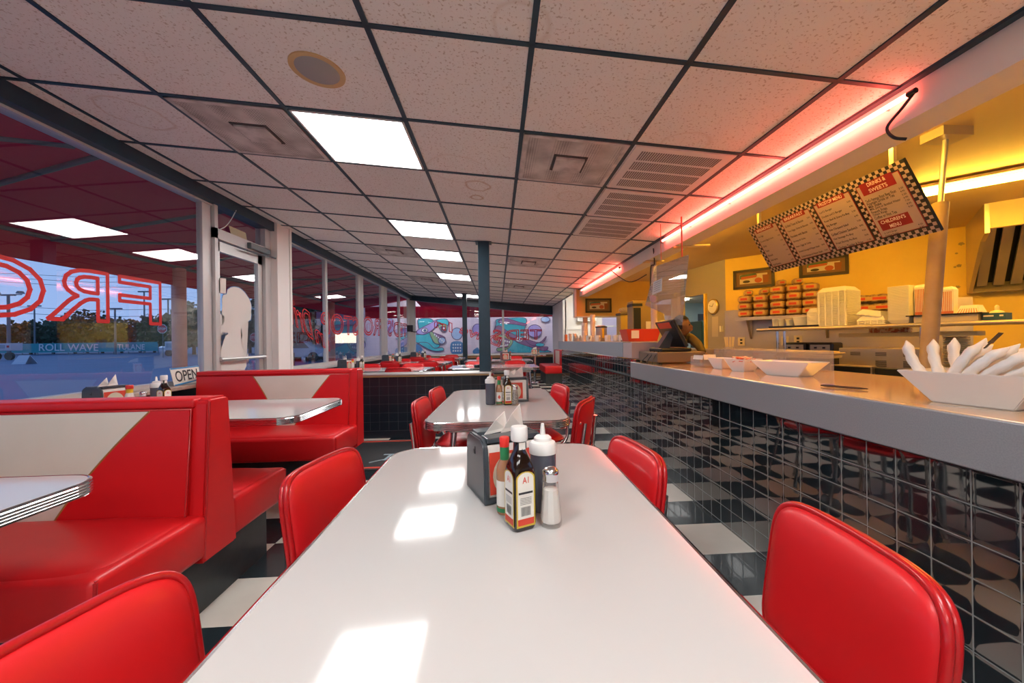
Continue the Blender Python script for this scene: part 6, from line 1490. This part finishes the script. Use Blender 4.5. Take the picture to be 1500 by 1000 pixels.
# apron bib hugging the chest, turned towards the counter
bm = bmn(); n = 10
def ap(a, z): 
    f = (z - .55) / (hz - .13 - .55); r = .150 - .02 * f; cx0, cy0 = -.055 + .02 * f, .20 - .10 * f
    w = 1.0 if z < hz - .32 else 1.0 - .5 * (z - hz + .32) / .20
    return Vector((cx0 + r * math.sin(a * w), cy0 - r * math.cos(a * w), z))
Zs = [.55, .75, hz - .34, hz - .24, hz - .14]
for z0, z1 in zip(Zs, Zs[1:]):
    for k in range(n):
        a0 = -1.2 + 2.4 * k / n; a1 = -1.2 + 2.4 * (k + 1) / n; o = Vector((0, .008, 0))
        hexa(bm, [ap(a0, z0), ap(a1, z0), ap(a1, z0) + o, ap(a0, z0) + o, ap(a0, z1), ap(a1, z1), ap(a1, z1) + o, ap(a0, z1) + o])
bmesh.ops.remove_doubles(bm, verts=bm.verts, dist=1e-4)
link('apron', bm, APRON, P, 60)

# ------------------------------------------------------------------ outside
GZ = -.12
bm = bmn(); box(bm, (-260, -90, GZ - .1), (60, 260, GZ)); bm2 = bm
struct('ground', bm, ASPH)
bm = bmn(); box(bm, (-4.7, -6, GZ), (XL - .1, 13.0, GZ + .08), .01); struct('ground.001', bm, mat('concrete_walk', (.26, .25, .27), .8, noise=(3, (.20, .20, .22), .35, .7)))
# awning along the street side and round the far side
AX, AZ, VZ = -4.6, 2.20, 1.91
t = thing('window_awning', 'red cloth awning with a steel frame over the side windows', 'awning', (XL - .1, 4, 2.4))
def A_(x, y, z): return Vector((x - XL + .1, y - 4, z - 2.4))
bm = bmn()
hexa(bm, [A_(XL - .1, YB - 2, 2.55), A_(XL - .1, 13.4, 2.55), A_(AX, 13.4, AZ), A_(AX, YB - 2, AZ), A_(XL - .1, YB - 2, 2.56), A_(XL - .1, 13.4, 2.56), A_(AX, 13.4, AZ + .01), A_(AX, YB - 2, AZ + .01)])
link('canopy_cloth', bm, AWN, t)
bm = bmn(); box(bm, A_(AX - .006, YB - 2, VZ), A_(AX, 13.4, AZ + .01)); link('valance', bm, AWN, t)
bm = bmn(); tube(bm, [A_(AX + .03, YB - 2, AZ - .03), A_(AX + .03, 13.3, AZ - .03)], .022, 8)
for k in range(60):
    y = YB - 2 + k * .27; tube(bm, [A_(AX + .03, y, AZ - .05), A_(AX + .05, y + .05, AZ + .0), A_(AX + .03, y + .10, AZ - .05)], .003, 4)
link('front_rail', bm, POLE, t, 60)
for k in range(13):
    y = YB - 1.6 + k * 1.3; bm = bmn(); tube(bm, [A_(XL - .12, y, 2.50), A_(AX + .03, y + (.0 if k % 2 else .35), AZ - .04)], .020, 8)
    if k % 2: tube(bm, [A_(XL - .12, y + .9, 2.3), A_(AX + .03, y, AZ - .05)], .014, 6)
    link('rafter', bm, POLE, t, 60)
t = thing('far_awning', 'red cloth awning outside the far windows', 'awning', (-.4, YF + .062, 2.3))
bm = bmn(); hexa(bm, [(-2.1, 0, .12), (2.4, 0, -.10), (2.4, 1.9, -.35), (-2.1, 1.9, -.12), (-2.1, 0, .13), (2.4, 0, -.09), (2.4, 1.9, -.34), (-2.1, 1.9, -.11)]); box(bm, (-4.0, 1.9, 1.86 - 2.3), (3.6, 1.91, 2.25 - 2.3)); link('canopy_cloth', bm, AWN, t)
# posts
pp_ = at(263, 545, Z=GZ); s_ = 4.62 / abs(pp_.x)
def post(x, y, r, h, lb, m=TERRA):
    t = thing('awning_post', lb, 'post', (x, y, GZ)); bm = bmn(); lathe(bm, [(r * 1.3, 0), (r * 1.3, .03), (r, .04), (r, h)], seg=16); link('shaft', bm, m, t, 50)
q = at(263, 500, X=-4.58); post(-4.58, q.y, .085, VZ - GZ + .25, 'pinkish round post outside the first window')
q = at(483, 500, X=-4.58); post(-4.58, q.y, .14, VZ - GZ + .25, 'pinkish round post outside behind the red script')
def E(px_, d, z=GZ):      # a spot on the ground, d metres ahead along a column of the photo
    r = ray(px_, 500); r = r / r.y; return Vector((r.x * d, r.y * d, z))
# fence with banner
fl = at(14, 515.8, Z=GZ); fr_ = at(232, 515.8, Z=GZ)
dist = 62.
fl = E(-60, dist); fr_ = E(231, dist); fu = (fr_ - fl); Lf = fu.length; fu = fu / Lf
fz1 = at(120, 502, Y=dist).z; fz0 = at(120, 515.5, Y=dist).z
t = thing('street_banner_fence', 'teal screened fence with white words across the street', 'fence', fl); n2 = Vector((fu.y, -fu.x, 0)) * .05
bm = bmn(); Z = Vector((0, 0, 1)); h0, h1 = fz0 - GZ, fz1 - GZ; hexa(bm, [Z * h0, fu * Lf + Z * h0, fu * Lf + Z * h0 - n2, Z * h0 - n2, Z * h1, fu * Lf + Z * h1, fu * Lf + Z * h1 - n2, Z * h1 - n2]); link('screen', bm, TEAL, t)
bm = bmn()
for k in range(14): tube(bm, [fu * (Lf * k / 13) + Vector((0, .08, -.5)), fu * (Lf * k / 13) + Z * (h1 + .2) + Vector((0, .08, 0))], .05, 6)
link('fence_posts', bm, POLE, t)
def fpx(a, b, y0, y1): 
    A = at(a, y1, Y=dist - .12) - fl; B_ = at(b, y1, Y=dist - .12) - fl; T_ = at(a, y0, Y=dist - .12) - fl
    return lambda u, v: A + (B_ - A) * u + (T_ - A) * v
bm = bmn(); put_text(bm, 'ROLL WAVE', fpx(57, 144, 503.5, 513.8)); put_text(bm, 'TULANE', fpx(172, 212, 504, 512)); put_text(bm, 'GREEN WAVE', fpx(183, 206, 512.6, 514.6)); link('lettering', bm, LETW, t)
# street furniture
def sign(px_, d, lb, ztop_px, h=1.0):
    b = E(px_, d); t = thing('stop_sign', lb, 'stop sign', b); zc = at(px_, ztop_px, Y=d).z - GZ; r = d / F * 6.6
    bm = bmn(); tube(bm, [(0, .05, 0), (0, .05, zc + r)], .03, 6); link('pole', bm, POLE, t)
    oct_ = [(math.cos(PI / 8 + k * PI / 4), math.sin(PI / 8 + k * PI / 4)) for k in range(8)]
    bm = bmn(); prism(bm, [(x * r, zc + z * r) for x, z in oct_], 'y', -.02, 0); link('rim', bm, LETW, t)
    bm = bmn(); prism(bm, [(x * r * .9, zc + z * r * .9) for x, z in oct_], 'y', -.03, -.02); link('face', bm, mat_stop, t)
    bm = bmn(); put_text(bm, 'STOP', lambda u, v: Vector((-.72 * r + 1.44 * r * u, -.034, zc - .26 * r + .52 * r * v))); link('word', bm, LETW, t)
mat_stop = mat('stop_red', (.55, .02, .05), .5)
sign(238, 40, 'red STOP sign at the end of the teal fence', 481.5); sign(373, 30, 'second red STOP sign, seen through the entrance door', 494)
def lamp(px_, d, ytop, lb, r=.10, cross=False):
    b = E(px_, d); h = at(px_, ytop, Y=d).z - GZ; t = thing('light_pole', lb, 'light pole', b, group='street poles'); bm = bmn(); tube(bm, [(0, 0, 0), (0, 0, h)], r, 8, rad=[r, r * .7]); link('pole', bm, POLE, t, 60)
    bm = bmn(); box(bm, (-.9, -.15, h - .1), (.9, .15, h + .1))
    if cross: [lathe(bm, [(.45, 0), (.3, .35)], (x, 0, h + .2), 10) for x in (-1.6, 1.6)]; box(bm, (-1.8, -.05, h), (1.8, .05, h + .12))
    link('lamp_head', bm, POLE, t)
lamp(13, 60, 432, 'tall stadium light pole at the far left', .22, True); lamp(51, 66, 448, 'slim lamp post left of the mirrored R', .12); lamp(212, 70, 427, 'tall lamp post behind the mirrored F', .14); lamp(169, 60, 452, 'teal pole between the mirrored letters', .14); lamp(247, 60, 438, 'lamp post beside the pink post', .14)
# utility wires
t = thing('overhead_wires', 'bundle of thin overhead wires crossing the sky', 'wires', E(100, 58, 0)); O = E(100, 58, 0)
for y0, y1 in ((398, 404), (404, 412), (410, 420), (446, 452), (455, 462)):
    bm = bmn(); a = at(-40, y0, Y=58) - O; b = at(300, y1, Y=58) - O; tube(bm, [a, (a + b) / 2 - Vector((0, 0, .5)), b], .03, 4); link('wire', bm, POLE, t)
# trees
def tree(x, y, h, w, lb, seed, crown0=.15):
    rnd = random.Random(seed); t = thing('tree', lb, 'tree', (x, y, GZ), group='trees beyond the street')
    bm = bmn(); tube(bm, [(0, 0, 0), (0, 0, h * .6)], .18, 7, rad=[.22, .1]); link('trunk', bm, TRUNK, t, 60)
    bm = bmn()
    N = 700
    for k in range(N):
        a = rnd.uniform(0, 2 * PI); u = rnd.uniform(-1, 1); rr = rnd.uniform(.5, 1) ** .5; q = Vector((math.cos(a) * (1 - u * u) ** .5 * w / 2 * rr, math.sin(a) * (1 - u * u) ** .5 * w / 2 * rr, h * (crown0 + 1) / 2 + u * h * (1 - crown0) / 2 * rr))
        q += Vector((rnd.gauss(0, .2), rnd.gauss(0, .2), rnd.gauss(0, .25))); s = rnd.uniform(.18, .42)
        d1 = Vector((rnd.gauss(0, 1), rnd.gauss(0, 1), rnd.gauss(0, 1))).normalized() * s; d2 = d1.cross(Vector((rnd.gauss(0, 1), rnd.gauss(0, 1), rnd.gauss(0, 1)))).normalized() * s
        bm.faces.new([bm.verts.new(q + d1), bm.verts.new(q + d2), bm.verts.new(q - d1), bm.verts.new(q - d2)])
    link('foliage', bm, TREE, t)
i = 0
for px_, d, yt, w in ((-30, 74, 478, 9), (10, 75, 476, 9), (45, 72, 470, 8), (78, 76, 468, 10), (110, 73, 466, 9), (128, 78, 455, 8), (150, 74, 468, 9), (178, 73, 466, 9), (205, 76, 474, 8), (226, 70, 462, 5), (268, 56, 462, 6), (284, 52, 445, 5), (312, 50, 458, 6), (330, 52, 466, 6), (366, 55, 462, 6), (-70, 74, 474, 9)):
    b = E(px_, d); h = at(px_, yt, Y=d).z - GZ; tree(b.x, b.y, h, w, 'dark bushy tree in the row, around the %s' % ['far left frame edge', 'far left pole', 'left of the slim lamp', 'left of the mirrored R', 'below the mirrored R', 'top of the mirrored R leg', 'gap between the mirrored letters', 'left of the mirrored F', 'below the mirrored F', 'teal fence end', 'pink post', 'first mullion', 'door pane left side', 'lady silhouette', 'door pane right side', 'left outside the frame'][i], i); i += 1
for k, (px_, yt) in enumerate(((420, 425), (436, 440), (452, 448), (465, 455))):
    d = 26 + k; b = E(px_, d); h = at(px_, yt, Y=d).z - GZ; tree(b.x, b.y, h, 3.2, 'dark tree seen through the second window, %s' % ['beside the white pilaster', 'second from the pilaster', 'third from the pilaster', 'next to the pink post'][k], 50 + k, .3)
# trailers, a-frame, car
def trailer(px0, px1, y0, y1, d, lb):
    a = at(px0, y1, Y=d); b = at(px1, y1, Y=d); z1 = at(px0, y0, Y=d).z; t = thing('service_truck', lb, 'truck', (a.x, d, GZ)); w = b.x - a.x; z0 = a.z - GZ; z1 -= GZ
    bm = bmn(); box(bm, (0, 0, z0), (w, 1.0, z1), .05); link('body', bm, mat_tr, t); bm = bmn(); box(bm, (w * .15, -.03, z0 + (z1 - z0) * .3), (w * .75, 0, z1 - (z1 - z0) * .2)); link('panel', bm, mat('truck_panel', (.30, .36, .42), .5), t)
    bm = bmn(); [lathe(bm, [(.36, -.12), (.36, .12)], seg=16, M=Matrix.Translation((x, .3, .36)) @ Matrix.Rotation(PI / 2, 4, 'X')) for x in (w * .2, w * .8)]; link('wheels', bm, BLACK, t); bm = bmn(); box(bm, (w * .86, -.04, z0 + .3), (w * .95, 0, z0 + .5)); link('tail_light', bm, mat_stop, t)
mat_tr = mat('truck_white', (.50, .54, .60), .5)
trailer(-18, 15, 503, 514, 40, 'white service truck at the left end of the fence'); trailer(241, 258, 500, 513, 45, 'white truck beside the pink post')
b = E(36, 30); t = thing('a_frame_sign', 'white sandwich board standing on the street verge', 'sandwich board', b); w = .9; bm = bmn()
hexa(bm, [(-w / 2, -.4, 0), (w / 2, -.4, 0), (w / 2, -.36, 0), (-w / 2, -.36, 0), (-w / 2 + .1, -.03, .62), (w / 2 - .1, -.03, .62), (w / 2 - .1, .01, .62), (-w / 2 + .1, .01, .62)]); hexa(bm, [(-w / 2, .4, 0), (w / 2, .4, 0), (w / 2, .36, 0), (-w / 2, .36, 0), (-w / 2 + .1, .03, .62), (w / 2 - .1, .03, .62), (w / 2 - .1, -.01, .62), (-w / 2 + .1, -.01, .62)]); link('boards', bm, mat_tr, t)
def car(px_, d, lb, m):
    b = E(px_, d); t = thing('parked_car', lb, 'car', b); bm = bmn(); prism(bm, [(-2.1, .3), (2.1, .3), (2.15, .75), (1.3, .85), (.8, 1.35), (-.9, 1.38), (-1.5, .9), (-2.1, .8)], 'y', -.85, .85); bmesh.ops.bevel(bm, geom=bm.edges[:], offset=.06, segments=2, affect='EDGES'); link('body', bm, m, t, 40)
    bm = bmn(); prism(bm, [(-1.2, .88), (1.1, .88), (.72, 1.28), (-.85, 1.30)], 'y', -.87, .87); link('side_glass', bm, BLACK, t)
    bm = bmn(); [lathe(bm, [(.31, -.1), (.31, .1)], seg=16, M=Matrix.Translation((x, y, .31)) @ Matrix.Rotation(PI / 2, 4, 'X')) for x in (-1.3, 1.35) for y in (-.8, .8)]; link('wheels', bm, BLACK, t)
car(437, 27, 'pale car parked beyond the second window', mat_tr)
# dark planter box and kiosk wall by the mural building
t = thing('utility_box', 'dark green box outside beside the pilaster', 'utility box', tuple(E(417, 8.4))); bm = bmn(); box(bm, (-.30, -.2, 0), (.10, .2, .98), .01); link('box', bm, mat('dark_green_box', (.05, .065, .06), .6), t)
MY = 15.0
def Mx(px_): return at(px_, 480, Y=MY).x
bm = bmn(); box(bm, (Mx(524), MY, GZ), (7.5, MY + .3, 3.4)); struct('wall_outside', bm, MURW)
bm = bmn(); box(bm, (Mx(482), MY - .1, GZ), (Mx(524), MY + .2, 1.05)); struct('wall_outside.001', bm, mat('slate_render', (.12, .17, .22), .6))
bm = bmn(); box(bm, (Mx(470), MY - .35, 1.72), (Mx(530), MY + .2, 2.2)); struct('trim_18', bm, mat('slate_eave', (.09, .12, .17), .6), label='dark eave of the building outside')
t = thing('lit_storefront', 'bright lit window of the building outside behind the red script', 'lit window', (Mx(503), MY - .02, 1.05)); bm = bmn(); hw = (Mx(524) - Mx(482)) / 2; box(bm, (-hw, 0, 0), (hw, .02, .38)); link('glowing_pane', bm, emis('warm_lit_window', (1.0, .82, .66), .75), t)
bm = bmn(); box(bm, (-hw, -.03, .37), (hw, .03, .66)); link('upper_panel', bm, mat('pale_blue_panel', (.22, .30, .40), .5), t)
# mural shapes, thin paint on the block wall
MC = dict(teal=(.04, .42, .48), pur=(.42, .34, .66), grn=(.30, .46, .22), dk=(.12, .06, .14), wh=(.85, .85, .85), lb=(.40, .55, .75), blue=(.08, .24, .45), plum=(.26, .12, .24), pink=(.60, .22, .28), ltl=(.06, .55, .60))
MM = {k: mat('mural_' + k, v, .7, noise=(2.5, tuple(c * .75 for c in v), .3, .7)) for k, v in MC.items()}
mur = thing('wall_mural', 'spray painted mural of two blue toothy creatures on the lavender wall', 'mural', (0, MY, 1))
O = Vector((0, MY, 1)); lay = [0]
def mshape(pts, key, crop, nm='painted_shape', outline=True):
    lay[0] += 1; off = .004 + lay[0] * .0015
    f = (lambda p: (520 + p[0] / 7.5, 430 + p[1] / 7.5)) if crop == 6 else (lambda p: (700 + p[0] / 7.69, 430 + p[1] / 7.69))
    W_ = []
    for p in pts: W_.append(at(*f(p), Y=MY - off) - O)
    n = len(W_); S = []
    for k in range(n):
        a, b, c, d = W_[k - 1], W_[k], W_[(k + 1) % n], W_[(k + 2) % n]
        for j in range(4):
            tt = j / 4; S.append(.5 * ((2 * b) + (c - a) * tt + (2 * a - 5 * b + 4 * c - d) * tt * tt + (3 * b - a - 3 * c + d) * tt ** 3))
    S = [p for k, p in enumerate(S) if (p - S[k - 1]).length > 1e-4]
    from mathutils.geometry import tessellate_polygon
    bm = bmn(); vv_ = [bm.verts.new(p) for p in S]
    for tri in tessellate_polygon([S]):
        try: bm.faces.new([vv_[i] for i in tri])
        except ValueError: pass
    if outline:
        for k in range(len(S)):
            p, q = S[k], S[(k + 1) % len(S)]; d = (q - p)
            if d.length > 1e-5:
                s = d.normalized().cross(Vector((0, 1, 0))) * .012; o_ = Vector((0, -.0008, 0))
                f_ = bm.faces.new([bm.verts.new(v + o_) for v in (p + s, q + s, q - s, p - s)]); f_.material_index = 1
    link(nm, bm, [MM[key], MM['dk']], mur)
def ell(cx_, cy_, rx_, ry_, n=14): return [(cx_ + rx_ * math.cos(k * 2 * PI / n), cy_ + ry_ * math.sin(k * 2 * PI / n)) for k in range(n)]
mshape(ell(390, 350, 45, 80), 'pur', 6); mshape(ell(1120, 440, 60, 65), 'lb', 6); mshape(ell(60, 560, 55, 60), 'pur', 6)
mshape([(1060, 535), (1180, 535), (1180, 655), (1060, 655)], 'blue', 6, outline=False); mshape([(640, 570), (690, 555), (745, 610), (740, 655), (640, 655)], 'blue', 6, outline=False); mshape([(455, 600), (560, 585), (600, 610), (600, 655), (455, 655)], 'blue', 6, outline=False); mshape([(1300, 620), (1350, 590), (1365, 655), (1300, 655)], 'blue', 6, outline=False)
for gx in (1080, 1105, 1130, 1158):
    for gy in (560, 595, 628): mshape([(gx - 6, gy - 7), (gx + 6, gy - 7), (gx + 6, gy + 7), (gx - 6, gy + 7)], 'wh', 6, outline=False)
mshape([(700, 280), (830, 275), (870, 330), (800, 400), (720, 410), (695, 350)], 'teal', 6)
mshape([(450, 490), (520, 470), (600, 440), (700, 450), (820, 420), (850, 450), (860, 520), (930, 560), (880, 600), (700, 545), (640, 520), (560, 525), (480, 512)], 'ltl', 6)
mshape([(700, 540), (800, 540), (870, 598), (955, 590), (972, 622), (880, 630), (790, 600)], 'ltl', 6)
mshape([(480, 540), (600, 460), (625, 470), (560, 560), (500, 590)], 'pur', 6); mshape([(440, 400), (600, 380), (660, 410), (600, 430), (470, 430)], 'pur', 6)
mshape([(690, 400), (820, 330), (900, 285), (935, 292), (900, 350), (820, 420), (745, 450), (680, 432)], 'pur', 6)
mshape([(900, 290), (1000, 278), (1030, 325), (1005, 355), (950, 350), (915, 335)], 'ltl', 6)
mshape([(925, 345), (1005, 340), (1003, 400), (965, 418), (925, 375)], 'grn', 6); mshape([(940, 365), (995, 365), (985, 405), (960, 405)], 'dk', 6)
mshape([(820, 425), (860, 425), (930, 500), (950, 550), (880, 545), (840, 485)], 'grn', 6); mshape([(860, 430), (900, 440), (990, 480), (960, 530), (900, 480)], 'plum', 6)
mshape(ell(765, 402, 34, 24), 'wh', 6); mshape(ell(768, 403, 12, 12), 'blue', 6); mshape(ell(955, 515, 40, 36), 'lb', 6); mshape(ell(972, 380, 18, 14), 'wh', 6)
for k in range(6): mshape([(868 + k * 20, 438 + k * 16), (884 + k * 20, 446 + k * 16), (872 + k * 20, 462 + k * 16)], 'wh', 6, outline=False)
# right creature
mshape(ell(640, 420, 80, 70), 'pur', 7); mshape(ell(0, 400, 60, 60), 'pur', 7); mshape(ell(760, 290, 50, 30), 'lb', 7)
mshape([(215, 290), (380, 272), (540, 278), (535, 370), (515, 450), (540, 560), (640, 600), (790, 640), (790, 660), (330, 660), (390, 560), (385, 490), (300, 430), (190, 440), (205, 340)], 'teal', 7)
mshape([(235, 300), (330, 282), (480, 325), (545, 340), (530, 362), (420, 345), (250, 330)], 'plum', 7)
mshape([(200, 375), (250, 362), (330, 420), (430, 470), (540, 510), (700, 590), (790, 600), (745, 645), (560, 590), (430, 540), (330, 455), (205, 415)], 'plum', 7)
mshape([(540, 510), (690, 550), (770, 480), (745, 540), (660, 590), (570, 560)], 'plum', 7)
mshape([(190, 480), (290, 468), (380, 510), (388, 560), (330, 625), (230, 650), (215, 615), (290, 580), (215, 545)], 'grn', 7)
mshape([(215, 500), (290, 495), (360, 530), (350, 570), (300, 600), (240, 610), (300, 570), (235, 540)], 'plum', 7)
mshape(ell(466, 512, 44, 30), 'wh', 7); mshape(ell(470, 513, 16, 16), 'lb', 7); mshape(ell(700, 575, 50, 20), 'ltl', 7); mshape(ell(310, 590, 35, 14), 'pink', 7)
for k in range(6): mshape([(225 + k * 24, 505 + k * 6), (243 + k * 24, 509 + k * 6), (234 + k * 24, 528 + k * 6)], 'wh', 7, outline=False); mshape([(232 + k * 19, 604 - k * 4), (248 + k * 19, 600 - k * 4), (239 + k * 19, 582 - k * 4)], 'wh', 7, outline=False)
# unseen lamps added outside to brighten the mural wall
def flood(x, y, z, tgt, power, label):
    t = thing('added_mural_light', label, 'flood light', (x, y, z), group='added lamps brightening the mural')
    bm = bmn(); box(bm, (-.9, -.06, .02), (.9, .06, .14), .01); link('housing', bm, POLE, t)
    bm = bmn(); tube(bm, [(0, -.05, .08), (0, -(y - YF) + .05, .25)], .02, 8); link('bracket_arm', bm, POLE, t)
    l = bpy.data.lights.new('added_fill_lamp', 'AREA'); l.energy = power; l.shape = 'RECTANGLE'; l.size = 1.7; l.size_y = .1; l.color = (1, .97, .95)
    o = bpy.data.objects.new('added_fill_lamp', l); C.objects.link(o); o.parent = t; d = Vector(tgt) - Vector((x, y, z)); o.rotation_euler = d.to_track_quat('-Z', 'Y').to_euler(); o.location = (0, 0, 0)
flood(-2.6, 13.6, 3.0, (-2.6, 15, .9), 19, 'added long lamp brightening the left part of the mural')
flood(1.2, 13.6, 3.0, (1.2, 15, .9), 16, 'added long lamp brightening the right part of the mural')
flood(4.6, 13.6, 3.0, (4.6, 15, .9), 11, 'added long lamp brightening the right end of the outside wall')
